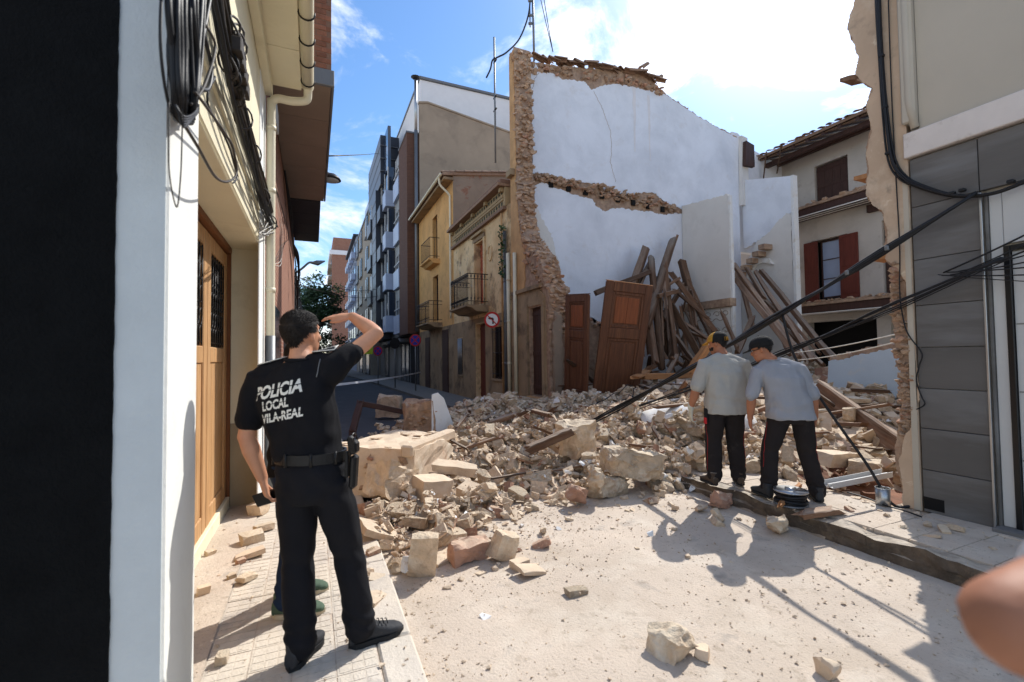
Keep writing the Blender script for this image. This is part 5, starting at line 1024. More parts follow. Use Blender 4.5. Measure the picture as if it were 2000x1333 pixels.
# ------------------------------------------------------------------ scattered pieces
pieces = []
def scatter(n, xr, yr, sizes, kinds, dens):
    c = 0; tries = 0
    while c < n and tries < n*14:
        tries += 1; x = rb.uniform(*xr); y = rb.uniform(*yr)
        if rb.random() > dens(x, y): continue
        s_ = sizes(); 
        if any((x-a)**2+(y-b)**2 < (r_*.75+s_*.3)**2 for a, b, r_ in KEEP): continue
        kd = rb.choices(list(kinds), list(kinds.values()))[0]; mi = rb.randrange(len(KINDS[kd][1])); me = KINDS[kd][1][mi]
        th = (max(v.co.z for v in me.vertices)-min(v.co.z for v in me.vertices))*s_
        r_ = drop(x, y, s_, th, rb.uniform(.1, .4))
        if r_ is None: continue
        z, gx, gy = r_; big = .5 if rb.random() < .3 else .22
        e = Vector((-max(-.9, min(.9, gx)), -max(-.9, min(.9, gy)), 1)).normalized().to_track_quat('Z', 'Y').to_matrix().to_4x4() @ Euler((rb.gauss(0, big), rb.gauss(0, big), rb.uniform(0, 6.28))).to_matrix().to_4x4()
        d = (Vector((x, y, z))-Vector((0, 0, EYE))); dist = d.length
        f = d.dot(FW); vis = f > .3 and abs(d.dot(RT)/f) < 1.12 and (d.dot(UP)/f) > -.75
        pieces.append([s_/dist if vis else 0, kd, mi, Matrix.Translation((x, y, z)) @ e @ Matrix.Diagonal((s_, s_, s_, 1)), s_]); c += 1
hd = lambda x, y: min(1, max(0, (y-lerp_tab(x, FE))*1.6+.15)) * min(1, max(0, (lerp_tab(x, BE)-y)*1.2)) * (1 if x < 5 or y > 3.3 else .3) * (.25 if (3.6 < x < 5.1 and y < 4.3) else 1)
mixk = {'brick': 4, 'lump': 3, 'red': .6, 'tile': 3, 'plaster': .7}
# inside the lot (mostly seen at a grazing angle), then the street heap from coarse to fine
scatter(1700, (5.2, 16.5), (2.9, 11.6), lambda: min(.5, rb.lognormvariate(math.log(.21), .45)), {'brick': 3, 'lump': 3, 'red': 1.2, 'tile': 3, 'plaster': .8}, hd)
scatter(1300, (.5, 5.4), (3.4, 11.8), lambda: min(.36, rb.lognormvariate(math.log(.16), .42)), mixk, hd)
scatter(120, (.9, 5.4), (3.9, 10.5), lambda: min(.42, rb.lognormvariate(math.log(.27), .22)), {'brick': 3, 'lump': 2, 'red': .3, 'tile': 2, 'plaster': .4}, hd)
scatter(3400, (.5, 5.6), (3.4, 11.8), lambda: min(.26, rb.lognormvariate(math.log(.095), .42)), mixk, hd)
scatter(2600, (.52, 6.5), (3.3, 9.0), lambda: min(.2, rb.lognormvariate(math.log(.06), .4)), mixk, hd)
scatter(900, (5.3, 12), (3, 9), lambda: min(.3, rb.lognormvariate(math.log(.12), .4)), mixk, hd)
# stray bricks on the open road and pavements
fr = lambda x, y: .9*math.exp(-max(0, lerp_tab(x, FE)-y)*2.2)
scatter(90, (.55, 4.0), (1.6, 4.4), lambda: min(.15, rb.lognormvariate(math.log(.07), .4)), mixk, fr)
scatter(30, (-.45, .48), (2.6, 6.5), lambda: min(.22, rb.lognormvariate(math.log(.11), .45)), {'brick': 2, 'tile': 3, 'red': 1}, lambda x, y: (.25+.2*(y-2.6)) if x > -.5 else 0)
scatter(24, (4.3, 5.1), (1.5, 3.4), lambda: min(.12, rb.lognormvariate(math.log(.06), .3)), mixk, lambda x, y: .6)
pieces.sort(key=lambda p: -p[0])
LAB = {'brick': ('broken_brick', 'broken beige brick lying loose', 'brick', 'loose beige bricks'),
       'lump': ('stone_lump', 'rough beige stone lump lying loose', 'stone', 'loose stone lumps'),
       'red': ('red_brick', 'broken reddish brick lying loose', 'brick', 'loose reddish bricks'),
       'tile': ('tile_piece', 'thin flat ochre tile piece lying', 'tile', 'loose flat tiles'),
       'plaster': ('plaster_lump', 'whitish plaster piece lying', 'plaster piece', 'loose plaster pieces')}
cnt = {}; rest = {}
_noisy = {}
def chipped(kd, mi):
    """denser copy of a piece with broken, pitted faces, for the ones that show largest"""
    k = (kd, mi)
    if k not in _noisy:
        bm = bmesh.new(); bm.from_mesh(KINDS[kd][1][mi]); bmesh.ops.subdivide_edges(bm, edges=bm.edges, cuts=2, use_grid_fill=True)
        for v in bm.verts:
            q = v.co*5+Vector((mi*7, len(kd), 0)); v.co += Vector((noise.noise(q), noise.noise(q+Vector((9, 0, 0))), noise.noise(q+Vector((0, 9, 0)))))*(.05 if kd in ('lump', 'plaster') else .03)
        me = bm_out(bm, LAB[kd][0]); me.materials.append(MATS[KINDS[kd][0]]); _noisy[k] = me
    return _noisy[k]
for pr_, kd, mi, mw, s_ in pieces:
    if sum(cnt.values()) < 560 and cnt.get(kd, 0) < (300 if kd in ('brick',) else 260) and pr_ > 0:
        cnt[kd] = cnt.get(kd, 0)+1; nm, lab, cat, grp = LAB[kd]
        o = link(nm, chipped(kd, mi) if s_ > .07 else KINDS[kd][1][mi], None); o.matrix_basis = mw; x, y, _z = mw.translation
        where = next((w_ for c_, w_ in ((x < .5, 'on the left pavement'), (x > 4.14 and y < lerp_tab(x, FE)+.1 and x < 5.15, 'on the right pavement by the kerb'), (x < 4.14 and y < lerp_tab(x, FE)-.12, 'alone on the dusty road in front of the heap'), ((x-1.02)**2+(y-5.9)**2 < 1.5, 'around the cornice block'), (x > 5.15 and y < 6, 'in the lot behind the workers'), (x > 4.2, 'at the foot of the broken house front'), (y < lerp_tab(x, FE)+1.1 and x < 2, 'in the front of the heap by the left kerb'), (y < lerp_tab(x, FE)+1.1, 'in the front of the heap facing the road'), (y < 6.5, 'halfway up the street heap')) if c_), 'high on the street heap')
        tag(o, lab+' '+where, cat, grp+' '+where)
    else:
        V, Fs = rest.setdefault(kd, ([], [])); me = KINDS[kd][1][mi]; k = len(V); V += [mw @ v.co for v in me.vertices]; Fs += [tuple(i+k for i in p.vertices) for p in me.polygons]
for kd, (V, Fs) in rest.items():
    o = mk('rubble_fragments', V, Fs, KINDS[kd][0] if kd != 'lump' else 'rubble_small'); tag(o, {'brick': 'mass of small beige brick fragments making up the heap', 'lump': 'mass of small dusty stone fragments making up the heap', 'red': 'mass of small reddish brick fragments in the heap', 'tile': 'mass of small flat tile fragments in the heap', 'plaster': 'mass of small whitish plaster fragments in the heap'}[kd], 'rubble', kind='stuff')
# fine grit and pebbles: on the heap and strewn over the road and pavements
gt = MB()
def grit(n, f):
    c = 0
    while c < n:
        q = f()
        if q is None: continue
        x, y, s_ = q; i, j = int((x-GX0)/CS), int((y-GY0)/CS)
        z = float(HM[i, j]) if 0 <= i < NX and 0 <= j < NY else (GP if x < .5 else 0)
        if x < .5: z = max(z, GP+.004)
        me = rb.choice(SMALLS); m_ = Matrix.Translation((x, y, z+s_*.12)) @ Euler((rb.uniform(-.5, .5), rb.uniform(-.5, .5), rb.uniform(0, 6.3))).to_matrix().to_4x4() @ Matrix.Diagonal((s_, s_, s_, 1))
        gt.add([m_ @ v.co for v in me.vertices], [tuple(p.vertices) for p in me.polygons]); c += 1
def road_f():
    x = rb.uniform(.5, 4.15); y = rb.uniform(1.0, 4.6); return (x, y, min(.045, rb.lognormvariate(math.log(.0105), .55))) if rb.random() < .25+.75*math.exp(-max(0, lerp_tab(x, FE)-y)*1.8)+(.5 if x < .75 else 0) else None
def heap_f():
    x = rb.uniform(.5, 6); y = rb.uniform(3.4, 8.5); return (x, y, min(.06, rb.lognormvariate(math.log(.026), .4))) if rb.random() < hd(x, y) else None
grit(6000, road_f); grit(5200, heap_f)
grit(420, lambda: (rb.uniform(-.8, .5), rb.uniform(1.4, 7.0), min(.04, rb.lognormvariate(math.log(.011), .55))))
grit(330, lambda: (rb.uniform(4.16, 5.1), rb.uniform(.6, 4.0), min(.04, rb.lognormvariate(math.log(.012), .5))))
tag(gt.build('grit', 'rubble_small'), 'fine grit and pebbles strewn over the heap, road and pavements', 'grit', kind='stuff')
# ------------------------------------------------------------------ timbers
def beam(a, b, w_, d_, mat, label, name='timber_beam', grp='timbers fallen against the white wall', twist=0., warp=.007, seed=0, log=False):
    a, b = Vector(a), Vector(b); ax = (b-a); ln = ax.length; q = ax.to_track_quat('Z', 'Y').to_matrix().to_4x4(); n = 6; V = []; Fs = []; sg = 10 if log else 8
    r2 = random.Random(seed+int(ln*1000))
    for i in range(n+1):
        t = i/n; of = Vector((noise.noise((t*2, seed, 1)), noise.noise((t*2, seed, 5)), 0))*warp*ln
        for k in range(sg):
            if log: an = 2*math.pi*k/sg; u, v = math.cos(an)*w_/2, math.sin(an)*d_/2
            else: u, v = [(-.42, -.5), (.42, -.5), (.5, -.4), (.5, .4), (.42, .5), (-.42, .5), (-.5, .4), (-.5, -.4)][k]; u *= w_; v *= d_
            zz = t*ln+((r2.uniform(-.11, .11)) if i in (0, n) else 0)
            V.append(Vector((u, v, zz))+of+Vector((r2.uniform(-1, 1), r2.uniform(-1, 1), 0))*w_*.03)
    for i in range(n):
        for k in range(sg): Fs.append((i*sg+k, i*sg+(k+1) % sg, (i+1)*sg+(k+1) % sg, (i+1)*sg+k))
    Fs += [tuple(range(sg-1, -1, -1)), tuple(n*sg+k for k in range(sg))]
    o = mk(name, V, Fs, mat, None, log); o.matrix_basis = Matrix.Translation(a) @ q @ Matrix.Rotation(twist, 4, 'Z'); tag(o, label, 'beam', grp); return o
GL = 'weathered beam in the tangle of timbers behind the fallen door leaf'; GR = 'weathered beam sloping down from the stair wall behind the workers'
PB = [  # top px, bottom px, depth (y) of top and bottom, section, label, log
 ((1262, 484), (1226, 590), 11.3, 10.6, .17, .15, 'thick hewn post with a square cut top against the white wall', 0), ((1314, 470), (1262, 640), 11.3, 10.0, .2, .18, 'thickest round log pointing up against the white wall', 1),
 ((1272, 506), (1293, 722), 10.9, 9.7, .16, .16, 'tall upright round pole in front of the timber tangle', 1), ((1323, 461), (1296, 540), 11.4, 11.0, .05, .05, 'thin splintered lath sticking up past the round log', 0),
 ((1299, 515), (1321, 712), 10.8, 9.8, .1, .08, None, 0), ((1311, 534), (1398, 648), 11.0, 9.6, .16, .12, None, 0), ((1332, 512), (1354, 592), 11.2, 10.7, .17, .15, 'dark post leaning in the corner of the partition wall', 0),
 ((1319, 568), (1384, 624), 10.6, 9.8, .12, .07, None, 0), ((1311, 595), (1366, 694), 10.4, 9.6, .16, .05, 'pale flat board in the timber tangle', 0), ((1322, 661), (1354, 706), 10.0, 9.4, .14, .06, None, 0),
 ((1284, 579), (1320, 570), 10.2, 10.4, .1, .1, None, 0), ((1268, 628), (1281, 712), 10.1, 9.6, .13, .1, None, 0), ((1244, 560), (1270, 512), 10.8, 11.2, .1, .08, None, 0), ((1228, 560), (1272, 520), 10.9, 11.2, .12, .1, None, 1),
 ((1300, 700), (1262, 640), 9.9, 10.6, .1, .07, None, 0), ((1330, 600), (1345, 705), 10.6, 9.9, .1, .06, None, 0), ((1340, 610), (1385, 700), 10.8, 9.5, .12, .06, None, 0), ((1318, 620), (1336, 700), 10.7, 10.0, .1, .05, None, 0),
 ((1350, 580), (1400, 680), 11.0, 9.4, .1, .08, None, 0), ((1290, 545), (1330, 640), 11.0, 10.5, .1, .07, None, 0), ((1305, 560), (1310, 700), 11.1, 10.4, .12, .05, None, 0), ((1275, 555), (1255, 650), 11.0, 10.3, .14, .06, None, 0),
 ((1332, 628), (1392, 668), 10.2, 9.2, .07, .06, None, 0), ((1338, 645), (1382, 662), 10.2, 9.5, .06, .05, None, 0), ((1325, 545), (1300, 560), 10.7, 10.7, .07, .06, None, 0), ((1296, 610), (1304, 700), 11.2, 10.6, .22, .04, None, 0)]
for k, (t, b, yt, yb, w_, d_, lab, lg) in enumerate(PB): beam(aY(*b, yb), aY(*t, yt), w_*1.25, d_*1.25, 'timber', lab or GL, seed=k, log=bool(lg), twist=rb.uniform(0, 1.5), grp='timbers fallen against the white wall' if not lab else None)
for k in range(34):
    px, py = rb.uniform(1238, 1372), rb.uniform(520, 640); an = rb.gauss(.0, .38); ln = rb.uniform(60, 150); d0 = rb.uniform(10.2, 11.4); py += max(0, (px-1310))*.6
    b_ = (px+ln*math.sin(an)*.9+(12 if px > 1300 else -6), min(716, py+ln*math.cos(an))); w_ = rb.uniform(.05, .17)
    beam(aY(*b_, d0-.7), aY(px, py, d0), w_, w_*rb.uniform(.35, .9), 'timber', GL, seed=400+k, twist=rb.uniform(0, 3), grp='timbers fallen against the white wall')
for k in range(40):
    a_x, a_y = rb.uniform(6.6, 10.6), rb.uniform(9.2, 11.2); i, j = int((a_x-GX0)/CS), int((a_y-GY0)/CS); z0 = float(HM[i, j]); an = rb.uniform(0, 6.28); ln = rb.uniform(.5, 1.8); rise = rb.uniform(-.1, 1.0)
    e_ = Vector((a_x+ln*math.cos(an), min(11.5, a_y+ln*math.sin(an)), z0+.05+rise)); w_ = rb.uniform(.05, .15)
    beam((a_x, a_y, z0+rb.uniform(0, .15)), e_, w_, w_*rb.uniform(.3, .7), 'timber', 'short broken timber heaped at the foot of the white party wall', 'broken_timber', 'short timbers at the foot of the white wall', seed=500+k)
RBm = [((1434, 518), (1566, 702), 10.6, 7.6, .11, .1), ((1439, 546), (1560, 700), 10.4, 7.4, .15, .13), ((1458, 523), (1492, 582), 10.8, 9.6, .09, .08), ((1476, 531), (1588, 708), 10.6, 7.4, .11, .09), ((1487, 530), (1624, 698), 10.4, 7.2, .12, .1), ((1555, 609), (1626, 700), 9.0, 7.2, .1, .08), ((1440, 530), (1545, 640), 11.0, 8.6, .1, .08), ((1520, 600), (1600, 690), 9.2, 7.6, .1, .06), ((1450, 560), (1470, 640), 10.8, 9.8, .1, .09), ((1500, 590), (1540, 690), 9.6, 8.2, .09, .06), ((1540, 650), (1610, 716), 8.6, 7.2, .1, .06), ((1575, 640), (1640, 708), 8.8, 7.0, .08, .06), ((1470, 620), (1440, 690), 9.6, 9.2, .12, .1), ((1410, 610), (1440, 680), 9.6, 9.0, .1, .06)]
for k, (t, b, yt, yb, w_, d_) in enumerate(RBm): beam(aY(*b, yb), aY(*t, yt), w_*1.25, d_*1.25, 'timber', GR, seed=50+k, twist=rb.uniform(0, 1.5), grp='timbers sloping down behind the workers')
beam(aY(1349, 724, 8.2), aY(1396, 656, 8.0), .26, .14, 'timber_new', 'stout orange-brown plank standing up beside the worker in the cap', seed=80, grp=None, name='plank')
beam(aZ(1240, 738, 1.15), aZ(1290, 706, 1.4), .2, .06, 'timber_new', 'splintered orange plank lying by the edge of the fallen door leaf', seed=81, grp=None, name='plank')
beam(aZ(1255, 736, 1.12), aZ(1372, 733, 1.1), .16, .14, 'timber_new', 'long brown beam lying level behind the fallen door leaf', seed=82, grp=None)
beam(aY(1596, 762, 5.3), aY(1775, 892, 3.45), .34, .16, 'timber', 'heavy dark roof beam sloping down to the broken wall end', seed=83, grp=None, twist=1.2)
beam(aY(1600, 772, 5.0), aY(1700, 842, 4.3), .05, .05, 'timber', 'thin lath under the heavy dark roof beam', seed=84, grp=None, name='lath')
for k, (a, b, w_, lab) in enumerate((((884, 840), (965, 814), .13, 'dusty split beam lying on the heap beside the wall fragment'), ((900, 845), (1003, 812), .11, 'second dusty beam lying parallel on the heap'), ((1035, 878), (1110, 845), .14, 'grey board propped against the squarish masonry block'), ((1060, 815), (1085, 800), .1, 'short splintered timber end in the heap'), ((1345, 812), (1290, 795), .06, 'thin pale lath lying across the white vault piece'), ((1030, 800), (1075, 812), .09, 'short timber piece on the heap below the stone moulding'))):
    p, q = aZ(*a, .0), aZ(*b, .0); za = .38+.1*k/2; p = aZ(*a, min(.8, za)); q = aZ(*b, min(.9, za+.18)); beam(p, q, w_, w_*.7, 'timber', lab, seed=90+k, grp=None)
# leaning wooden frame on the asphalt beyond the block
tf = empty('timber_trestle', (1.0, 8.2, .1)); tag(tf, 'dark timber frame of two joined bars standing on the asphalt', 'frame')
a0, a1, a2 = aY(688, 845, 7.6), aY(703, 788, 8.1), aY(806, 808, 8.2)
for nm, p, q in (('post', a0, a1), ('bar', a1, a2)):
    o = beam(p, q, .1, .09, 'dark_wood', 'x', name=nm, seed=99, grp=None); mw = o.matrix_basis.copy(); o.parent = tf; o.matrix_parent_inverse = INV(tf); o.matrix_basis = mw
    for k_ in ('label', 'category'): del o[k_]
# splintered boards strewn in the lot (right), seen past the workers
for k in range(46):
    x, y = rb.uniform(6.2, 10.5), rb.uniform(3.2, 7.5); i, j = int((x-GX0)/CS), int((y-GY0)/CS); z = float(HM[i, j])+.04; a = rb.uniform(0, 6.28); ln = rb.uniform(.4, 1.3)
    beam((x, y, z+rb.uniform(-.05, .1)), (x+ln*math.cos(a), y+ln*math.sin(a), z+rb.uniform(-.05, .25)), rb.uniform(.06, .16), rb.uniform(.02, .07), 'timber', 'splintered board strewn over the rubble between the workers and the broken wall end', 'broken_board', 'splintered boards in the rubble', seed=200+k)
for k in range(34):
    x, y = rb.uniform(1.2, 4.8), rb.uniform(4.6, 9); i, j = int((x-GX0)/CS), int((y-GY0)/CS); z = float(HM[i, j])+.02; a = rb.uniform(0, 6.28); ln = rb.uniform(.25, .8)
    beam((x, y, z+rb.uniform(-.06, .03)), (x+ln*math.cos(a), y+ln*math.sin(a), z+rb.uniform(-.04, .16)), rb.uniform(.03, .08), rb.uniform(.015, .04), 'timber', 'thin wood splinter lying on the street heap', 'wood_splinter', 'wood splinters on the street heap', seed=700+k)
# ------------------------------------------------------------------ the two old door leaves
def leaf(BL, BR, TL, label, wd=None):
    BL, BR, TL = Vector(BL), Vector(BR), Vector(TL); v = (TL-BL); h = v.length; v.normalize(); u = BR-BL; u = (u-v*u.dot(v)); wd = wd or u.length; u.normalize(); n = v.cross(u)
    t = bpy.data.objects.new('door_leaf', None); COL.objects.link(t); t.empty_display_size = .1; t.matrix_basis = Matrix(((u.x, n.x, v.x, BL.x), (u.y, n.y, v.y, BL.y), (u.z, n.z, v.z, BL.z), (0, 0, 0, 1))); tag(t, label, 'door')
    def b(nm, a, c, mat, bev=.012): o = box(nm, a, c, mat, None, bev); o.parent = t; return o
    s_ = .16*wd; b('board', (0.01, .0, 0.01), (wd-.01, .035, h-.01), 'old_door')
    b('stile', (0, -.03, 0), (s_, -.001, h), 'old_door'); b('stile', (wd-s_, -.03, 0), (wd, -.001, h), 'old_door')
    for z0, z1 in ((0, .14), (.14*h, .19*h) if False else (.58*h, .66*h), (.93*h, h)): b('rail', (s_+.001, -.028, z0), (wd-s_-.001, -.001, z1), 'old_door')
    for z0, z1, nn in ((.14, .58*h, 1), (.66*h, .93*h, 2)):
        m_ = .05*wd
        b('moulding', (s_+.004, -.02, z0+.004), (s_+m_, -.002, z1-.004), 'old_door'); b('moulding', (wd-s_-m_, -.02, z0+.004), (wd-s_-.004, -.002, z1-.004), 'old_door'); b('moulding', (s_+m_+.002, -.02, z1-m_), (wd-s_-m_-.002, -.002, z1-.004), 'old_door'); b('moulding', (s_+m_+.002, -.02, z0+.004), (wd-s_-m_-.002, -.002, z0+m_), 'old_door')
        g_ = m_*1.7; pw_ = (wd-2*s_-2*g_)/nn
        for k in range(nn): b('panel', (s_+g_+k*pw_+.002, -.016, z0+g_), (s_+g_+(k+1)*pw_-.002, -.002, z1-g_), 'old_door_panel' if nn == 2 else 'old_door', .01)
    b('top_edge', (0, -.03, h), (wd, .036, h+.02), 'timber_new' if wd > .9 else 'old_door'); return t
leaf(aX(1152, 808, 5.7), aX(1152, 808, 5.7)+Vector((.98, .02, -.16)), aX(1184, 548, 5.85), 'large brown panelled door leaf tilted over in front of the timbers', 1.28)
leaf(aX(1103, 770, 5.45), aX(1153, 782, 5.55), aX(1106, 577, 5.4), 'darker narrow panelled door leaf standing beside the facade stub', .85)
# ------------------------------------------------------------------ things on the right pavement
p = aZ(1545, 985, GP+.06); rl = empty('cable_reel', (p.x, p.y, p.z)); tag(rl, 'reel of black cable with a shiny steel flange on the pavement', 'cable reel')
tube('flange', [(p.x, p.y, p.z), (p.x, p.y, p.z+.012)], .15, 'galv', rl, 24); tube('flange', [(p.x, p.y, p.z+.125), (p.x, p.y, p.z+.14)], .15, 'steel', rl, 24); tube('hub', [(p.x, p.y, p.z+.012), (p.x, p.y, p.z+.16)], .05, 'steel', rl, 14)
for k in range(6): tube('cable_turn', [(p.x+(.125+.012*math.sin(k*2.1))*math.cos(a), p.y+(.125+.012*math.sin(k*2.1))*math.sin(a), p.z+.025+k*.018+.006*math.sin(a*2+k)) for a in [i*math.pi/12 for i in range(25)]], .013, 'cable_black', rl, 6)
p = aZ(1725, 986, GP+.05); cn = empty('tin_can', p); tag(cn, 'dented open tin can standing at the edge of the pavement', 'can')
tube('body', [(p.x, p.y, p.z), (p.x, p.y, p.z+.06), (p.x, p.y, p.z+.16)], [.06, .058, .06], 'steel', cn, 18); tube('rim', [(p.x+.06*math.cos(a), p.y+.06*math.sin(a), p.z+.16) for a in [i*math.pi/10 for i in range(21)]], .004, 'steel', cn, 5); tube('inside', [(p.x, p.y, p.z+.161), (p.x, p.y, p.z+.162)], .054, 'void', cn, 16)  # top disc is near-black, standing for the shade within the can
pf0, pf1 = aZ(1608, 948, .2), aZ(1722, 926, .3)
pfm = MB(); d = (pf1-pf0).normalized(); sd_ = d.cross(Vector((0, 0, 1))).normalized()
def prm(o, w_, h_): 
    V = [pf0+o, pf0+o+sd_*w_, pf0+o+sd_*w_+Vector((0, 0, h_)), pf0+o+Vector((0, 0, h_))]; V += [q+(pf1-pf0) for q in V]; return V, [(0, 1, 2, 3), (7, 6, 5, 4)]+[(i, i+4, (i+1) % 4+4, (i+1) % 4) for i in range(4)]
pr_o = empty('metal_profile', pf0); tag(pr_o, 'long pale metal channel profile lying across the pit edge', 'profile')
mk('web', *prm(Vector((0, 0, 0)), .14, .006), 'alu_white', pr_o); mk('flange', *prm(Vector((0, 0, .007)), .006, .05), 'alu_white', pr_o); mk('flange', *prm(sd_*.134+Vector((0, 0, .007)), .006, .05), 'alu_white', pr_o); mk('rib', *prm(sd_*.06+Vector((0, 0, .007)), .02, .025), 'alu_white', pr_o)
beam(aZ(1570, 1005, GP+.08), aZ(1600, 992, GP+.08)+Vector((.05, -.1, 0)), .12, .05, 'timber', 'short flat plank lying by the cable reel', seed=300, grp=None, name='plank')
beam(aZ(1525, 985, GP+.1), aZ(1565, 945, GP+.12), .04, .035, 'timber_new', 'pale wooden handle lying behind the cable reel', seed=301, grp=None, name='wooden_handle')
# ------------------------------------------------------------------ cables
def bundle(name, label, loc, cat='cables'): e = empty(name, loc); tag(e, label, cat); return e
rc = random.Random(77)
CX = -.44
def L3(px, py, x=CX): return aX(px, py, x)
# coil hanging at the pier
co_ = bundle('cable_coil', 'thick hanging coil of black cables on the white pier', L3(360, 120), 'cable coil')
kn = L3(362, 222)
for k in range(46):
    t = k/45; xt = 332+t*62+rc.uniform(-5, 5); bel = 334+t*62; mt = 'cable_black' if rc.random() < .9 else 'cable_grey'; dx = rc.uniform(-.05, .05)
    pts = [L3(xt+8, -140, CX+dx*.5), L3(xt+rc.uniform(-4, 4), 0, CX+dx), L3(bel+rc.uniform(-4, 4), 110, CX+dx), L3(bel*.72+362*.28+rc.uniform(-4, 4), 185, CX+dx), L3(345+t*34, 222+rc.uniform(-6, 12), CX+dx*.5), L3(366+rc.uniform(-12, 12), 232+rc.uniform(-4, 8), CX+rc.uniform(-.02, .03))]
    tube('cable', spline(pts, 5), rc.choice((.007, .009, .011)), mt, co_, 6)
for k in range(5): tube('tie', spline([L3(342+k*2, 205+k*4, CX+.05), L3(358, 228+k*5, CX+.065), L3(378-k, 222+k*3, CX+.05), L3(388, 205+k*3, CX+.03)], 4), .004, 'cable_black', co_, 5)
for k, c in enumerate(([(318, -60), (313, 80), (326, 190), (345, 235), (365, 225)], [(420, -60), (398, 60), (380, 150), (405, 175), (413, 130), (395, 60)], [(395, 40), (420, 90), (400, 165), (372, 205)], [(330, 200), (330, 330), (345, 405), (353, 340), (356, 240)], [(352, 232), (385, 285), (420, 345), (445, 355), (462, 338), (455, 290), (440, 262), (400, 205), (380, 180)])):
    tube('cable', spline([L3(*q, CX+.02+.008*k) for q in c], 8), (.005, .009, .006, .0022, .006)[k], 'cable_black' if k in (0, 1) else 'cable_grey', co_, 6)
# bundle running along the lintel towards the downpipe
lb = bundle('cable_bundle', 'grey-black cable bundle clipped along the cream lintel', L3(470, 220), 'cables')
path = [(405, -150), (425, -20), (440, 70), (455, 150), (472, 215), (490, 290), (508, 360), (524, 415), (536, 445)]
for k in range(24):
    o1, o2 = rc.uniform(-14, 14), rc.uniform(-10, 10); dx = rc.uniform(-.03, .04); mt = rc.choice(('cable_black', 'cable_black', 'cable_black', 'cable_grey')); sp = rc.uniform(0, 6)
    pts = [L3(px+o1*(1-.075*i)+4*math.sin(i*1.3+sp), py+o2*(1-.08*i), CX+.01+dx) for i, (px, py) in enumerate(path)]
    tube('cable', spline(pts, 5), rc.choice((.006, .008, .011)), mt, lb, 6)
for k in range(10):
    c = L3(462+rc.uniform(-6, 14), 60+k*14, CX+.06); tube('coil_loop', [c+Vector((.02*math.sin(a*2), .045*math.cos(a), .07*math.sin(a))) for a in [i*.45 for i in range(13)]], .007, rc.choice(('cable_grey', 'cable_black')), lb, 5)
for k in range(4): c = L3(462+k*4, 95+k*26, CX+.07); box('junction_box', (c.x-.02, c.y-.05, c.z-.04), (c.x+.03, c.y+.06, c.z+.04), 'cable_grey', lb)
for px, py in ((448, 120), (475, 230), (495, 300), (515, 385), (530, 435)): c = L3(px, py, CX+.03); tube('tie', [c+Vector((.05*math.cos(a), .02*math.cos(a), .075*math.sin(a))) for a in [i*.52 for i in range(13)]], .006, 'cable_grey', lb, 5)
for k in range(8): tube('cable', spline([L3(530+rc.uniform(-8, 4), 420), L3(522+rc.uniform(-6, 6), 445+k*2, CX+.04), L3(512+rc.uniform(-8, 14), 452+rc.uniform(-6, 8), CX+.05), L3(536+rc.uniform(-4, 6), 435+rc.uniform(0, 20), CX+.04)], 5), .0035, 'cable_white' if k % 2 else 'cable_grey', lb, 4)
tube('cable', spline([L3(*q, CX+.02) for q in ((420, 150), (405, 200), (440, 270), (455, 310), (463, 345), (455, 358))], 6), .005, 'cable_black', lb, 5)
# vertical runs on the brick front
vb = bundle('cable_bundle', 'black cables running down the brick front behind the downpipe', (LX, 6.2, 3), 'cables')
for k in range(13):
    y = 5.82+rc.uniform(0, .5); tube('cable', spline([(LX+.03, y, 4.95), (LX+.04+rc.uniform(0, .02), y+rc.uniform(-.05, .05), 4.2), (LX+.04, y-.05*rc.random(), 3.4), (LX+.05, 5.78+rc.uniform(-.02, .1), 3.0)], 5), rc.choice((.007, .01)), 'cable_black', vb, 5)
for k in range(5): tube('cable', spline([(LX+.03, 6.0, 3.9), (LX+.1+.02*k, 6.6+.1*k, 3.4), (LX+.1, 6.9, 2.95+.06*k), (LX+.05, 6.2, 2.8)], 5), .004, 'cable_white' if k < 2 else 'cable_black', vb, 4)
bx = box('junction_box', (LX+.01, 6.0, 4.45), (LX+.1, 6.3, 4.7), 'alu_white', vb)
vb2 = bundle('cable_bundle', 'black cable bundle on the far edge of the brick front under the dark soffit', (LX, 10.5, 3), 'cables')
for k in range(12):
    tube('cable', spline([(LX+.04, 9.0+rc.uniform(-.2, .2), 4.95), (LX+.06+rc.uniform(0, .05), 10+rc.uniform(-.2, .2), 4.5), (LX+.08, 11.2+rc.uniform(-.2, .2), 4.25), (LX+.1+rc.uniform(0, .08), 12.6+rc.uniform(-.3, .3), 4.0+rc.uniform(-.2, .2)), (LX+.1, 13.8+rc.uniform(-.2, .2), 3.4+rc.uniform(-.6, .4))], 5), rc.choice((.01, .014)), 'cable_black', vb2, 5)
for k in range(6): c = Vector((LX+.12, 13.2+rc.uniform(-.3, .5), 3.9-.25*k)); tube('coil_loop', [c+Vector((.06*math.cos(a), .12*math.cos(a), .16*math.sin(a))) for a in [i*.5 for i in range(14)]], .012, 'cable_black', vb2, 5)
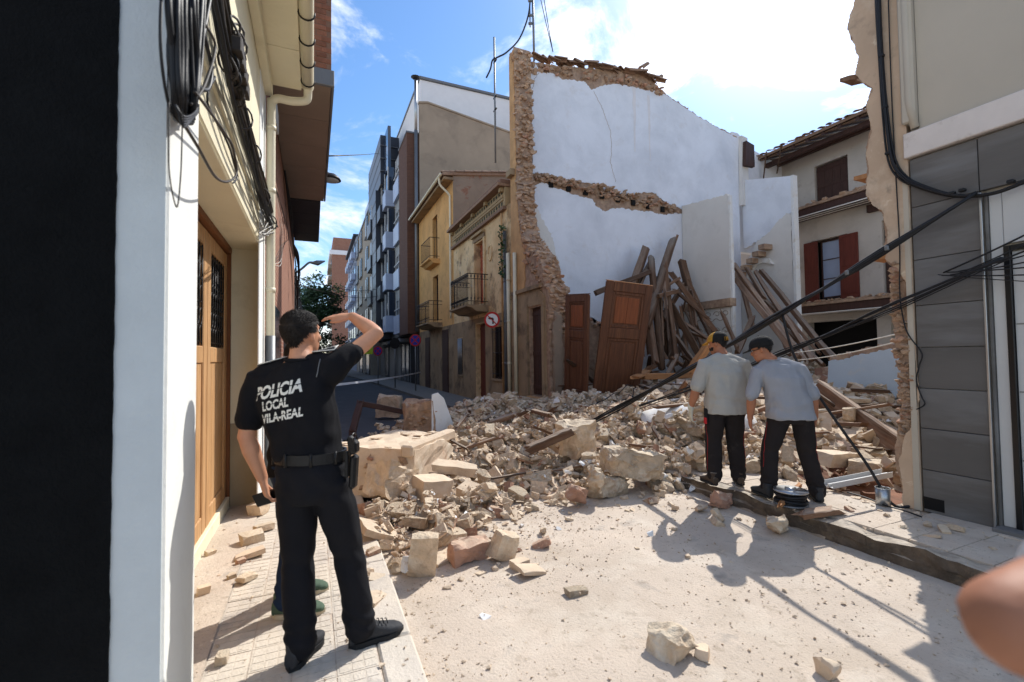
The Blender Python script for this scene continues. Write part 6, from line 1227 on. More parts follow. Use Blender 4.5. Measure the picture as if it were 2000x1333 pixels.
# right: cables on the wall remnant and across to the rubble
ra = bundle('cable_bundle', 'thick dark cable bundle running down the jagged plaster and across the grey panels', aX(1740, 300, RX-.05), 'cables')
pth = [(1712, -200), (1715, 0), (1722, 130), (1730, 230), (1742, 310), (1765, 345), (1800, 362), (1850, 377), (1900, 380), (1950, 372), (2010, 348), (2100, 310)]
for k in range(7):
    o = [rc.uniform(-7, 7), rc.uniform(-5, 5)]; tube('cable', spline([aX(px+o[0]*.9+2*math.sin(i+k), py+o[1], RX-.05-.012*(k % 3)) for i, (px, py) in enumerate(pth)], 6), rc.choice((.009, .012)), 'cable_black', ra, 6)
for px, py in ((1722, 110), (1729, 210), (1735, 300), (1860, 378), (1880, 372), (1975, 355)): c = aX(px, py, RX-.06); box('clip', (c.x-.025, c.y-.022, c.z-.014), (c.x+.02, c.y+.022, c.z+.014), 'cable_black', ra)
th = bundle('wall_cable', 'single thin black cable hanging down the jagged plaster wall end', aX(1757, 480, RX-.03), 'cable')
tube('cable', spline([aX(px, py, RX-.035) for px, py in ((1733, -150), (1735, 0), (1742, 200), (1750, 350), (1757, 480), (1757, 560), (1760, 600), (1772, 650), (1800, 690), (1795, 715), (1790, 745), (1800, 775), (1806, 790), (1790, 800))], 6), .006, 'cable_black', th, 5)
def span(a, b, label, n, r_, mat, s_=.05, fan_a=.06, fan_b=.06, extra=()):
    a, b = Vector(a), Vector(b); e = bundle('overhead_cables', label, a, 'cables')
    for k in range(n):
        oa = Vector((0, rc.uniform(-1, 1), rc.uniform(-1, 1)))*fan_a; ob = Vector((rc.uniform(-1, 1), rc.uniform(-1, 1), rc.uniform(-.3, 1)))*fan_b
        p = sag(a+oa, b+ob, s_+rc.uniform(-.02, .02), 22, .045, k); tube('cable', p, r_*rc.uniform(.7, 1.25), mat, e, 6)
    return e
A, B = aX(1905, 378, RX-.1), aZ(1150, 828, .5)
e1 = span(A, B, 'black cable bundle slanting from the grey panels down to the rubble behind the workers', 6, .011, 'cable_black', .06, .012, .05)
Bl = lambda t: A.lerp(B, t)-Vector((0, 0, .06*4*t*(1-t)))
for t in (.13, .2, .3, .36): c = Bl(t); box('clamp', (c.x-.016, c.y-.018, c.z-.016), (c.x+.016, c.y+.018, c.z+.03), 'galv', e1)
A2, B2 = aX(1960, 505, RX-.1), aZ(1200, 812, .52)
e2 = span(A2, B2, 'second black cable bundle crossing below the first and fanning out at the entrance', 7, .007, 'cable_black', .08, .02, .06)
for k in range(8): tube('cable', sag(aX(1880+rc.uniform(-60, 10), 535+rc.uniform(-4, 4), RX-.1), aX(2080, 420+k*19, RX-.12+.0*k), .01, 8), rc.choice((.004, .006, .008)), 'cable_black', e2, 5)
for k in range(9): tube('loose_end', sag(B2+Vector((rc.uniform(-.3, .6), rc.uniform(-.3, .3), .1)), B2+Vector((rc.uniform(.6, 2.2), rc.uniform(.5, 1.8), rc.uniform(.15, .5))), rc.uniform(-.1, .1), 8, .15, k), .01, 'cable_black' if k % 3 else 'cable_white', e2, 5)
e3 = bundle('white_wires', 'pair of thin pale wires stretched from the entrance past the broken wall to the yard', aX(2000, 590, RX-.15), 'wires')
for k in range(2): tube('cable', sag(aX(2080, 565+k*4, RX-.12), aY(1500, 692+k*12, 7.4), .12+.05*k, 22), .008, 'cable_white', e3, 5)
# thick cable hanging from the first bundle to the pavement
h0 = Bl(.335); hp = bundle('hanging_cable', 'thick black cable hanging from the bundle down to the tin can', h0, 'cable')
h1 = aZ(1742, 984, GP+.06)
tube('cable', spline([h0, h0.lerp(h1, .2)+Vector((-.05, .04, -.12)), h0.lerp(h1, .5)+Vector((-.06, .03, -.06)), h0.lerp(h1, .8)+Vector((-.02, 0, -.02)), h1, h1+Vector((.1, -.12, .0))], 6), .014, 'cable_black', hp, 7)
gc = bundle('ground_cable', 'short black cable lying on the pavement by the tin can', h1, 'cable'); tube('cable', spline([aZ(px, py, GP+.065) for px, py in ((1655, 962), (1690, 972), (1730, 988), (1760, 996), (1800, 1010))], 5), .007, 'cable_black', gc, 5)
# wires across the street and on the mast
hw = bundle('street_wire', 'twisted wire strung across the sky from the soffit bay to the modern block', (0, 10, 5), 'wire'); tube('cable', sag(aX(640, 305, .22), aX(738, 300, 4.4), .02, 10), .013, 'cable_black', hw, 5)
hw2 = bundle('street_wire', 'thin wires strung low across the street near the lamp', (0, 14, 5), 'wire')
for k in range(2): tube('cable', sag((-.5, 14.0, 3.95-.2*k), aX(742, 563+14*k, 4.5), .3, 14), .016, 'cable_black', hw2, 4)
mw_ = bundle('mast_cable', 'black cable sagging from the aerial mast to the thin grey pole', a_, 'cable'); tube('cable', spline([aY(px, py, PY+.3) for px, py in ((1036, -10), (1032, 30), (1015, 75), (990, 102), (972, 112), (962, 118), (958, 135), (950, 152))], 5), .025, 'cable_black', mw_, 5)
for k in range(2): tube('cable', sag(aY(1050+k*8, -30, PY+.3), aY(1080, 102, PY+.3), .05, 6), .012, 'cable_black', mw_, 4)
# barrier tape
tp = bundle('barrier_tape', 'white barrier tape stretched across the street to the sign post', aX(820, 728, 4.2), 'tape')
pts = sag(aX(560, 762, -.3), aX(822, 727, 4.15), .05, 16); V = [p+Vector((0, 0, dz)) for p in pts for dz in (-.02, .02)]; n = len(pts)
to_ = mk('band', V, [(2*i, 2*i+2, 2*i+3, 2*i+1) for i in range(n-1)], 'tape', tp); to_.modifiers.new('s', 'SOLIDIFY').thickness = .003
# ------------------------------------------------------------------ people
from mathutils.bvhtree import BVHTree
DG = lambda: bpy.context.evaluated_depsgraph_get()
def ring_loft(rings, seg=20, e=2.3):
    """rings: (centre, rx, ry[, axis u, axis v]) -> closed loft with rounded ends"""
    V = []; Fs = []
    for q in rings:
        c, rx, ry = Vector(q[0]), q[1], q[2]; u = Vector(q[3]) if len(q) > 3 else Vector((1, 0, 0)); v = Vector(q[4]) if len(q) > 3 else Vector((0, 1, 0))
        for k in range(seg):
            a = 2*math.pi*k/seg; ca, sa = math.cos(a), math.sin(a); V.append(c+u*(rx*math.copysign(abs(ca)**(2/e), ca))+v*(ry*math.copysign(abs(sa)**(2/e), sa)))
    n = len(rings)
    for i in range(n-1):
        for k in range(seg): Fs.append((i*seg+k, i*seg+(k+1) % seg, (i+1)*seg+(k+1) % seg, (i+1)*seg+k))
    Fs += [tuple(range(seg-1, -1, -1)), tuple((n-1)*seg+k for k in range(seg))]
    return V, Fs
def limb(pts, rad, seg=14):
    """tapered round-ended tube through the joints"""
    pts = [Vector(p) for p in pts]; P = []; Rr = []
    d0 = (pts[0]-pts[1]).normalized(); P += [pts[0]+d0*rad[0]*.85, pts[0]+d0*rad[0]*.5]; Rr += [rad[0]*.35, rad[0]*.8]
    for i, p in enumerate(pts):
        P.append(p); Rr.append(rad[i])
        if i < len(pts)-1:
            for t in (.33, .66): P.append(p.lerp(pts[i+1], t)); Rr.append(rad[i]+(rad[i+1]-rad[i])*t)
    d1 = (pts[-1]-pts[-2]).normalized(); P += [pts[-1]+d1*rad[-1]*.5, pts[-1]+d1*rad[-1]*.85]; Rr += [rad[-1]*.8, rad[-1]*.35]
    return tubev(P, Rr, seg)
def ball(c, rx, ry, rz, rot=None, n=10):
    V = []; Fs = []; R3 = rot or Matrix.Identity(3)
    for i in range(n+1):
        t = math.pi*i/n
        for k in range(12): a = 2*math.pi*k/12; V.append(Vector(c)+R3 @ Vector((rx*math.sin(t)*math.cos(a), ry*math.sin(t)*math.sin(a), rz*math.cos(t))))
    for i in range(n):
        for k in range(12): Fs.append((i*12+k, (i+1)*12+k, (i+1)*12+(k+1) % 12, i*12+(k+1) % 12))
    return V, Fs
def fuse(name, parts, vox, smooth=6, disp=None):
    """union of closed shapes as one continuous skin (voxel remesh, relaxed), optional displacement for folds"""
    m_ = MB()
    for V, Fs in parts: m_.add(V, Fs)
    bm = bmesh.new(); tmp = mesh('tmp', m_.V, m_.F); bm.from_mesh(tmp); bmesh.ops.remove_doubles(bm, verts=bm.verts, dist=1e-5); bmesh.ops.recalc_face_normals(bm, faces=bm.faces); bm.to_mesh(tmp); bm.free()
    o = bpy.data.objects.new('tmp', tmp); COL.objects.link(o)
    r_ = o.modifiers.new('r', 'REMESH'); r_.mode = 'VOXEL'; r_.voxel_size = vox; s_ = o.modifiers.new('s', 'SMOOTH'); s_.iterations = smooth; s_.factor = .5
    me = bpy.data.meshes.new_from_object(o.evaluated_get(DG())); bpy.data.objects.remove(o); bpy.data.meshes.remove(tmp); me.name = name
    if disp:
        me.calc_loop_triangles(); nr = [v.normal.copy() for v in me.vertices]
        for v, n in zip(me.vertices, nr): v.co += n*disp(v.co)
    me.polygons.foreach_set('use_smooth', [True]*len(me.polygons)); me.update(); return me
def hand_parts(w_, d, nrm, side, curl=.5, spread=.12, sc=1., thumb_out=.6):
    """palm + four unequal bent fingers + thumb. d: wrist->knuckles, nrm: back of the hand, side: +1 thumb towards d x nrm"""
    w_, d = Vector(w_), Vector(d).normalized(); nrm = Vector(nrm); nrm = (nrm-d*nrm.dot(d)).normalized(); s_ = d.cross(nrm)*side; P = []
    pl_ = .095*sc; kn = w_+d*pl_
    P.append(ring_loft([(w_-d*.02*sc, .027*sc, .021*sc, s_, nrm), (w_+d*.01*sc, .030*sc, .02*sc, s_, nrm), (w_+d*.05*sc, .039*sc, .018*sc, s_, nrm), (kn-d*.01*sc, .042*sc, .015*sc, s_, nrm), (kn+d*.004*sc, .036*sc, .01*sc, s_, nrm)], 14))
    for k, (ln, o_) in enumerate(((.078, .031), (.088, .0105), (.082, -.0105), (.064, -.030))):
        r_ = .0092*sc; b = kn+s_*o_*sc-d*.012*sc; fd = (d+s_*(o_/.03)*spread).normalized(); pts = [b]; cur = fd; p = b+fd*.012*sc
        for j, f in enumerate((.46, .30, .24)):
            a = curl*(.55+.45*j)+.06*k*curl; cur = (Matrix.Rotation(a, 3, s_ if True else d) @ cur) if (Matrix.Rotation(a, 3, s_) @ d).dot(nrm) < 0 else (Matrix.Rotation(-a, 3, s_) @ cur)
            p = p+cur*ln*f*sc; pts.append(p.copy())
        P.append(limb(pts, [r_, r_*.98, r_*.92, r_*.8], 10))
    b = w_+d*.022*sc+s_*.026*sc; t1 = b+(d*.6+s_*thumb_out-nrm*.25).normalized()*.042*sc; t2 = t1+(d*.85+s_*thumb_out*.4-nrm*.3*curl*2).normalized()*.032*sc; t3 = t2+(d*.9-s_*.1-nrm*.4*curl*2).normalized()*.024*sc
    P.append(limb([b, t1, t2, t3], [.014*sc, .0115*sc, .0105*sc, .008*sc], 10)); return P
HEAD = [(-.012, .038, .022, .028), (.004, .034, .045, .05), (.03, .026, .057, .068), (.06, .015, .064, .083), (.09, .005, .07, .092), (.12, -.002, .0745, .098), (.15, -.006, .0755, .099), (.175, -.008, .072, .093), (.2, -.01, .06, .078), (.218, -.01, .04, .053), (.229, -.01, .014, .02)]
def head_ring(z):
    for a, b in zip(HEAD, HEAD[1:]):
        if a[0] <= z <= b[0]: t = (z-a[0])/(b[0]-a[0]); return [a[i]+(b[i]-a[i])*t for i in range(4)]
    return HEAD[-1]
def scalp(keep, off, name, mat, parent, Mh, thick=.008, rough=0., nz_=34, ns=56, sc=1.):
    """shell lying on the skull where keep(angle from the face, z) holds"""
    V = []; idx = {}; Fs = []
    for i in range(nz_+1):
        z = .03+(.229-.03)*i/nz_
        _, cy, rx, ry = head_ring(z)
        for k in range(ns):
            a = 2*math.pi*k/ns; n = Vector((math.sin(a)*ry, math.cos(a)*rx, .0)).normalized(); n = (n+Vector((0, 0, 1))*max(0, (z-.14)/.089)**2*1.6).normalized()
            p = Vector((rx*math.sin(a), cy+ry*math.cos(a), z)); o_ = off+rough*.8*noise.noise(p*22+Vector((0, 0, 3)))+rough*.3*noise.noise(p*60); V.append(Mh @ (p+n*o_))
    top = len(V); V.append(Mh @ Vector((0, -.01, .231+off)))
    for i in range(nz_):
        z = .03+.199*(i+.5)/nz_
        for k in range(ns):
            a = 2*math.pi*(k+.5)/ns; a = a if a <= math.pi else a-2*math.pi
            if keep(a, z): Fs.append((i*ns+k, i*ns+(k+1) % ns, (i+1)*ns+(k+1) % ns, (i+1)*ns+k))
    if keep(0, .229) or keep(math.pi, .229): Fs += [(nz_*ns+k, nz_*ns+(k+1) % ns, top) for k in range(ns) if keep(2*math.pi*(k+.5)/ns if k < ns/2 else 2*math.pi*(k+.5)/ns-2*math.pi, .229)]
    o = mk(name, V, Fs, mat, parent, True); bm = bmesh.new(); bm.from_mesh(o.data); bmesh.ops.delete(bm, geom=[v for v in bm.verts if not v.link_faces], context='VERTS'); bmesh.ops.recalc_face_normals(bm, faces=bm.faces); bm.to_mesh(o.data); bm.free()
    md = o.modifiers.new('t', 'SOLIDIFY'); md.thickness = thick; md.offset = -1; return o
def hairkeep(a, z):
    t = abs(a)/math.pi                                    # 0 = face, 1 = nape
    if t < .3: return z > .19
    if t < .42: return z > .155
    if t < .62: return z > .118
    return z > .118-(t-.62)/.38*.085
def strands(Mh, n, name, mat, parent, ln=.03, seed=1):
    rd = random.Random(seed); m_ = MB()
    while n > 0:
        a = rd.uniform(-math.pi, math.pi); z = rd.uniform(.04, .228)
        if not hairkeep(a, z-.004): continue
        n -= 1; _, cy, rx, ry = head_ring(z); p = Vector((rx*math.sin(a), cy+ry*math.cos(a), z)); nn = Vector((math.sin(a)*ry, math.cos(a)*rx, .03*max(0, (z-.12)/.1))).normalized(); p += nn*.009
        fl = Vector((math.sin(a)*.4, .5*math.cos(a)*.3+.35, -.55)) if z < .17 else Vector((math.sin(a)*.6+.2, .9, .2)); fl += Vector((rd.uniform(-.1, .1), rd.uniform(-.1, .1), rd.uniform(-.1, .1))); fl = (fl-nn*fl.dot(nn)+nn*.05).normalized()
        L_ = ln*rd.uniform(.5, 1.15); sd = fl.cross(nn).normalized()*.0016; q = p+fl*L_*.55+nn*.004; e = p+fl*L_-nn*.002
        m_.add([Mh @ v for v in (p-sd, p+sd, q+sd*.8, q-sd*.8, e)], [(0, 1, 2, 3), (3, 2, 4)])
    return m_.build(name, mat, parent)
def shoe(heel, toe, z, parent, up, sole, ln=.29, lace=None, wide=.052):
    heel = Vector((heel[0], heel[1], z)); d = Vector((toe[0]-heel.x, toe[1]-heel.y, 0)).normalized(); s_ = Vector((d.y, -d.x, 0)); zu = Vector((0, 0, 1))
    pr_ = [(0.0, .030, .075), (.03, .036, .1), (.08, .038, .115), (.12, .038, .105), (.16, .043, .075), (.21, .05, .058), (.25, .046, .048), (.28, .03, .034), (.292, .012, .022)]
    V, Fs = ring_loft([(heel+d*u*ln/.29+zu*(h*.5+.012), w_*wide/.05, h*.5, s_, zu) for u, w_, h in pr_], 16, 2.6)
    V2, F2 = ring_loft([(heel+d*.055+zu*.08, .043, .05, s_, d), (heel+d*.05+zu*.14, .04, .046, s_, d)], 14)
    o = link('shoe', fuse('shoe', [(V, Fs), (V2, F2)], .006, 3), up, parent)
    out = []; n = 20
    for k in range(n+1): t = k/n; u = t*.3-.004; w_ = [.0, .036, .042, .041, .041, .043, .05, .053, .048, .03, .0]; f = t*10; i = min(int(f), 9); out.append((u*ln/.29, (w_[i]+(w_[i+1]-w_[i])*(f-i))*wide/.048))
    pts = [(u, w_) for u, w_ in out]+[(u, -w_) for u, w_ in reversed(out[1:-1])]
    m_ = len(pts); V = [heel+d*u+s_*w_+zu*zz for zz in (0, .028) for u, w_ in pts]; Fs = [tuple(range(m_-1, -1, -1)), tuple(range(m_, 2*m_))]+[(i, (i+1) % m_, (i+1) % m_+m_, i+m_) for i in range(m_)]
    mk('sole', V, Fs, sole, o)
    if lace:
        for k in range(5): u = .11+.022*k; h = .1-.28*(u-.11); c = heel+d*u*ln/.29+zu*(h+.018); tube('lace', [c-s_*.028-zu*.012, c+zu*.002, c+s_*.028-zu*.012], .003, lace, o, 5)
    return o
def folds(amp, f=9., zf=1., bands=()):
    def g(p):
        v = amp*(noise.noise((p.x*f, p.y*f, p.z*f*zf))+.5*noise.noise((p.x*f*2.1+7, p.y*f*2.1, p.z*f*zf*1.8))); q = p.x*.7+p.z*.5; v += amp*.75*(.35-abs(noise.noise(((p.x+p.y)*f*1.5+p.z*f*.7, p.y*f*1.2, p.z*f*.55-p.x*f*.4))))
        for zc, zw, am, fr in bands:
            wgt = math.exp(-((p.z-zc)/zw)**2); v += am*wgt*math.sin((p.z+.25*p.x+.06*noise.noise((p.x*8, p.y*8, p.z*5)))*fr+3*noise.noise((p.x*5, p.y*5, 2)))
        return v
    return g
def person(label, loc, rz, J, st, build=True):
    """body: one continuous mesh in world coordinates; clothes, hair and shoes are its children"""
    X = Matrix.Translation(loc) @ Matrix.Rotation(-rz, 4, 'Z')
    g = {k: X @ Vector(v) for k, v in J.items() if isinstance(v, tuple) and len(v) == 3}; ux, uy = X.to_3x3() @ Vector((1, 0, 0)), X.to_3x3() @ Vector((0, 1, 0)); bd = st.get('build', 1.)
    hy, hp, hr = J['head_rot']; Mh = Matrix.Translation(g['chin']) @ X.to_3x3().to_4x4() @ Euler((hp, hr, -hy), 'XYZ').to_matrix().to_4x4(); hd_ = lambda *p: Mh @ Vector(p)
    P = [([hd_(*v) for v in ring_loft([((0, cy, z), rx, ry) for z, cy, rx, ry in HEAD], 24, 2.1)[0]], ring_loft([((0, cy, z), rx, ry) for z, cy, rx, ry in HEAD], 24, 2.1)[1])]
    P.append(limb([hd_(0, .085, .118), hd_(0, .108, .08), hd_(0, .1, .07)], [.009, .013, .012], 10)); P.append(limb([hd_(-.02, .082, .042), hd_(.02, .082, .042)], [.008, .008], 8)); P.append(limb([hd_(-.02, .078, .03), hd_(.02, .078, .03)], [.009, .009], 8)); P.append(limb([hd_(-.045, .078, .132), hd_(.045, .078, .132)], [.01, .01], 8)); P.append(limb([hd_(-.012, .066, .006), hd_(.012, .066, .006)], [.02, .02], 8))
    for s_ in (-1, 1): P.append(ball(hd_(s_*.078, -.012, .098), .01, .02, .032, (Mh.to_3x3() @ Euler((-.15, 0, s_*.35)).to_matrix()), 8)); P.append(ball(hd_(s_*.048, .06, .075), .02, .02, .022))
    P.append(limb([g['neck'], g['neck'].lerp(hd_(0, -.015, .04), .6), hd_(0, -.012, .06)], [.063*bd**.4, .056*bd**.4, .055*bd**.4], 16))
    tor = [(g['hip'], .165*bd, .115*bd), (g['waist'], .15*bd, .105*bd), (g['chest'], .17*bd, .115*bd), (g['chest'].lerp(g['neck'], .55), .15*bd, .09*bd), (g['neck'], .08, .07)]
    P.append(ring_loft([(c, a, b, ux, uy) for c, a, b in tor], 24))
    for s_ in 'LR':
        P.append(limb([g['sh'+s_], g['el'+s_], g['wr'+s_]], [.046*bd, .043*bd, .027], 16)); P.append(limb([g['el'+s_], g['el'+s_].lerp(g['wr'+s_], .3), g['wr'+s_]], [.04*bd, .045*bd, .028], 14))
        P.append(limb([g['chest'].lerp(g['sh'+s_], .3), g['sh'+s_]], [.07*bd, .045*bd], 12)); P.append(limb([g['hip'+s_], g['kn'+s_], g['an'+s_]], [.085*bd, .058, .04], 14))
        h = J['hand'+s_]; rot = X.to_3x3(); P += hand_parts(g['wr'+s_], rot @ Vector(h['d']), rot @ Vector(h['n']), h.get('side', 1), h.get('curl', .5), h.get('spread', .1), h.get('sc', 1.), h.get('thumb', .6))
    body = link('person', fuse('person', P, .0062, 4), st['skin']); tag(body, label, 'person')
    for s_ in (-1, 1): mk('eye', *ball(hd_(s_*.033, .083, .113), .011, .011, .011), 'eye', body, True)
    # clothes
    bdS = bd*st.get('shirt_fit', 1.); Q = []; hem = g['hem']
    Q.append(ring_loft([(hem, .178*bdS*st.get('hemw', 1), .135*bdS*st.get('hemw', 1), ux, uy), (g['waist'], .176*bdS*st.get('waistw', 1), .132*bdS*st.get('waistw', 1), ux, uy), (g['chest'].lerp(g['waist'], .45), .186*bdS, .137*bdS, ux, uy), (g['chest'], .192*bdS, .135*bdS, ux, uy), (g['chest'].lerp(g['neck'], .5), .176*bdS, .112*bdS, ux, uy), (g['chest'].lerp(g['neck'], .82), .125*bdS, .09*bdS, ux, uy), (g['neck']+(g['neck']-g['chest'])*.04, .078*bd, .074*bd, ux, uy)], 28, 2.5))
    for s_ in 'LR':
        fr = st.get('sleeve'+s_, st['sleeve']); sl = g['sh'+s_].lerp(g['el'+s_], min(1, fr)) if fr <= 1 else g['el'+s_]; pts = [g['chest'].lerp(g['sh'+s_], .55), g['sh'+s_], sl]; rd = [.085*bd, .070*bd, .064*bd*st.get('slv', 1)]
        if fr > 1: pts.append(g['el'+s_].lerp(g['wr'+s_], fr-1)); rd[2] = .062*bd; rd.append(.056*bd)
        Q.append(limb(pts, rd, 18)); Q.append(limb([g['neck'].lerp(g['sh'+s_], .25), g['sh'+s_]], [.054*bd, .058*bd], 14))
    zh = hem.z; sh = link('shirt', fuse('shirt', Q, .009, 5, folds(.014, 7.5, .45, ((zh+.12, .12, .005, 46), (g['chest'].z-.02, .2, .003, 34)))), st['shirt'], body)
    T = [ring_loft([(g['belt'], .158*bd, .12*bd, ux, uy), (g['hip'], .176*bd, .134*bd, ux, uy), (g['hip'].lerp((g['hipL']+g['hipR'])/2, .8)-Vector((0, 0, .04)), .172*bd, .128*bd, ux, uy), ((g['hipL']+g['hipR'])/2-Vector((0, 0, .1)), .12*bd, .1*bd, ux, uy)], 26, 2.4)]
    for s_ in 'LR':
        kn, an, hp_ = g['kn'+s_], g['an'+s_], g['hip'+s_]; T.append(limb([hp_, hp_.lerp(kn, .5), kn, kn.lerp(an, .5), an-Vector((0, 0, .015))], [.102*bd, .093*bd, .08*bd, .076*bd*st.get('flare', 1), .074*bd*st.get('flare', 1)], 18))
    za = min(g['anL'].z, g['anR'].z); tr = link('trousers', fuse('trousers', T, .009, 5, folds(.008, 9, .45, ((za+.06, .08, .005, 70), (g['knL'].z+.02, .14, .003, 50), (g['hipL'].z-.02, .1, .003, 50)))), st['trousers'], body)
    for s_ in 'LR': h, t = J['foot'+s_]; hv, tv = X @ Vector(h), X @ Vector(t); shoe(hv, tv, hv.z, body, st['shoe'], st['sole'], st.get('shoe_len', .29), st.get('lace'), st.get('wide', .052))
    tube('collar', [g['neck']+(ux*math.cos(a)*.072*bd+uy*math.sin(a)*.07*bd)+Vector((0, 0, .012+.008*math.sin(a))) for a in [i*math.pi/12 for i in range(25)]], .011*bd if st.get('collar') else .006*bd, st['shirt'], body, 8)
    if st.get('hair'): scalp(hairkeep, .008, 'hair', st['hair'], body, Mh, .01, .002); strands(Mh, st.get('nstr', 1500), 'hair_strands', st['hair'], body, st.get('hln', .024))['kind'] = 'stuff'
    return body, sh, tr, X, g, Mh, hd_
# ---- police officer
pl_loc = (aZ(625, 1287, GP)); CF = YAW
J = dict(chin=(-.125, .075, 1.555), neck=(-.115, .02, 1.515), chest=(-.12, 0, 1.33), waist=(-.075, .0, 1.10), hip=(-.045, 0, .96), hem=(-.05, 0, .99), belt=(-.05, 0, 1.03),
 shL=(-.325, .0, 1.43), shR=(.075, .03, 1.485), elL=(-.375, -.03, 1.13), wrL=(-.325, .03, .9), elR=(.225, .2, 1.665), wrR=(.035, .33, 1.775), hipL=(-.125, 0, .9), hipR=(.045, .0, .9), knL=(-.13, .03, .48), knR=(.11, .1, .5), anL=(-.085, -.03, .1), anR=(.165, .12, .1),
 head_rot=(.22, .2, .02), handL=dict(d=(.2, .1, -.95), n=(-.75, -.6, -.2), side=1, curl=.75, sc=1.0), handR=dict(d=(-.93, .05, .02), n=(0.05, -.35, .93), side=-1, curl=.16, spread=.02, sc=1.02, thumb=.35),
 footL=((-.10, -.11, 0), (-.06, .5, 0)), footR=((.115, .085, 0), (.42, .3, 0)))
pol = dict(skin='skin', shirt='fabric_black', trousers='fabric_navy', shoe='shoe_grey', sole='sole', lace='plastic_black', sleeve=.72, sleeveR=.42, hair='hair', nstr=2600, collar=True, slv=1.06, build=1.0, hemw=.94, waistw=.97, flare=1.02, wide=.05)
po, psh, ptr, PX, pg, pMh, phd = person('police officer in black uniform shading his eyes with his raised right hand', pl_loc, CF+.05, J, pol)
px3 = PX.to_3x3(); pu, pv = px3 @ Vector((1, 0, 0)), px3 @ Vector((0, 1, 0))
# belt, buckle loops, holster
def oval(c, rx, ry, h, th, name, mat, parent, n=40):
    V = []; 
    for zz, k in ((-h/2, 1), (h/2, 1), (h/2, 0), (-h/2, 0)):
        for i in range(n): a = 2*math.pi*i/n; V.append(c+pu*(rx-(0 if k else th))*math.cos(a)+pv*(ry-(0 if k else th))*math.sin(a)+Vector((0, 0, zz)))
    Fs = [(j*n+i, j*n+(i+1) % n, ((j+1) % 4)*n+(i+1) % n, ((j+1) % 4)*n+i) for j in range(4) for i in range(n)]
    return mk(name, V, Fs, mat, parent, False)
bc = pg['belt']; oval(bc, .182, .141, .05, .012, 'belt', 'leather', po)
for a in (-2.6, -1.9, -1.2, -.5): c = bc+pu*.183*math.cos(a)+pv*.142*math.sin(a); tube('belt_loop', [c-Vector((0, 0, .032)), c+Vector((0, 0, .032))], .007, 'leather', po, 6)
def obox(c, u, v, w_, su, sv, sw, bev=.008):
    V = [Vector(c)+u*(i*su/2)+v*(j*sv/2)+w_*(k*sw/2) for (i, j, k) in ((-1, -1, -1), (1, -1, -1), (1, 1, -1), (-1, 1, -1), (-1, -1, 1), (1, -1, 1), (1, 1, 1), (-1, 1, 1))]; return bevmesh('part', V, BF, bev)
Z3 = Vector((0, 0, 1)); hc = bc+pu*.235+pv*(-.02)
ho = link('holster', obox(hc-Z3*.08, pu, pv, (Z3+pu*.06).normalized(), .035, .055, .17, .012), 'plastic_black', po)
link('holster_hood', obox(hc+Z3*.045, pu, pv, Z3, .045, .065, .07, .014), 'plastic_black', ho); link('pistol_grip', obox(hc+Z3*.06-pv*.03, pu, pv, (Z3-pv*.3).normalized(), .028, .045, .1, .01), 'leather', ho); link('belt_hanger', obox(hc-pu*.03-Z3*.04, pu, pv, Z3, .018, .05, .13, .005), 'leather', ho)
tube('retention_loop', [hc+Z3*.06+(pv*math.cos(a)*.045+Z3*math.sin(a)*.055) for a in [i*.42 for i in range(9)]], .005, 'plastic_black', ho, 6)
link('mag_pouch', obox(bc+pu*.15-pv*.118-Z3*.0, pu, pv, Z3, .04, .02, .075, .006), 'leather', po) if False else None
# epaulettes with white piping and sleeve badge
bvh = BVHTree.FromPolygons([v.co.copy() for v in psh.data.vertices], [tuple(p.vertices) for p in psh.data.polygons])
def onshirt(p, d, off=.003):
    h = bvh.ray_cast(Vector(p), Vector(d).normalized(), 1.5); return (h[0]-Vector(d).normalized()*off) if h[0] else None
for s_, nm in (('L', -1), ('R', 1)):
    a, b = pg['neck'].lerp(pg['sh'+s_], .38), pg['neck'].lerp(pg['sh'+s_], .98); w_ = pv*.026; cor = []
    for q in (a-w_, a+w_, b+w_, b-w_): 
        h = onshirt(q+Z3*.4, -Z3, .006); cor.append(h if h else q+Z3*.07)
    ep_ = mk('epaulette', cor+[c+Z3*.008 for c in cor], BF, 'fabric_navy', psh); tube('piping', [c+Z3*.009 for c in cor+[cor[0]]], .0028, 'text_white', ep_, 5)
    if nm > 0: c2 = [cor[i].lerp(cor[(i+1) % 4], .5) for i in range(4)]; mk('badge', [p+Z3*.0105 for p in (cor[2], cor[3], c2[2].lerp(c2[1], .0), c2[1])][::-1], [(0, 1, 2, 3)], 'text_white', ep_)
h = onshirt(pg['shR']+pu*.03-pv*.5-Z3*.05, pv); 
if h: tube('sleeve_stripe', [q for q in (onshirt(pg['shR']-pu*.06-pv*.5+Z3*(.04-.018*i), pv) for i in range(6)) if q], .003, 'galv', psh, 5)
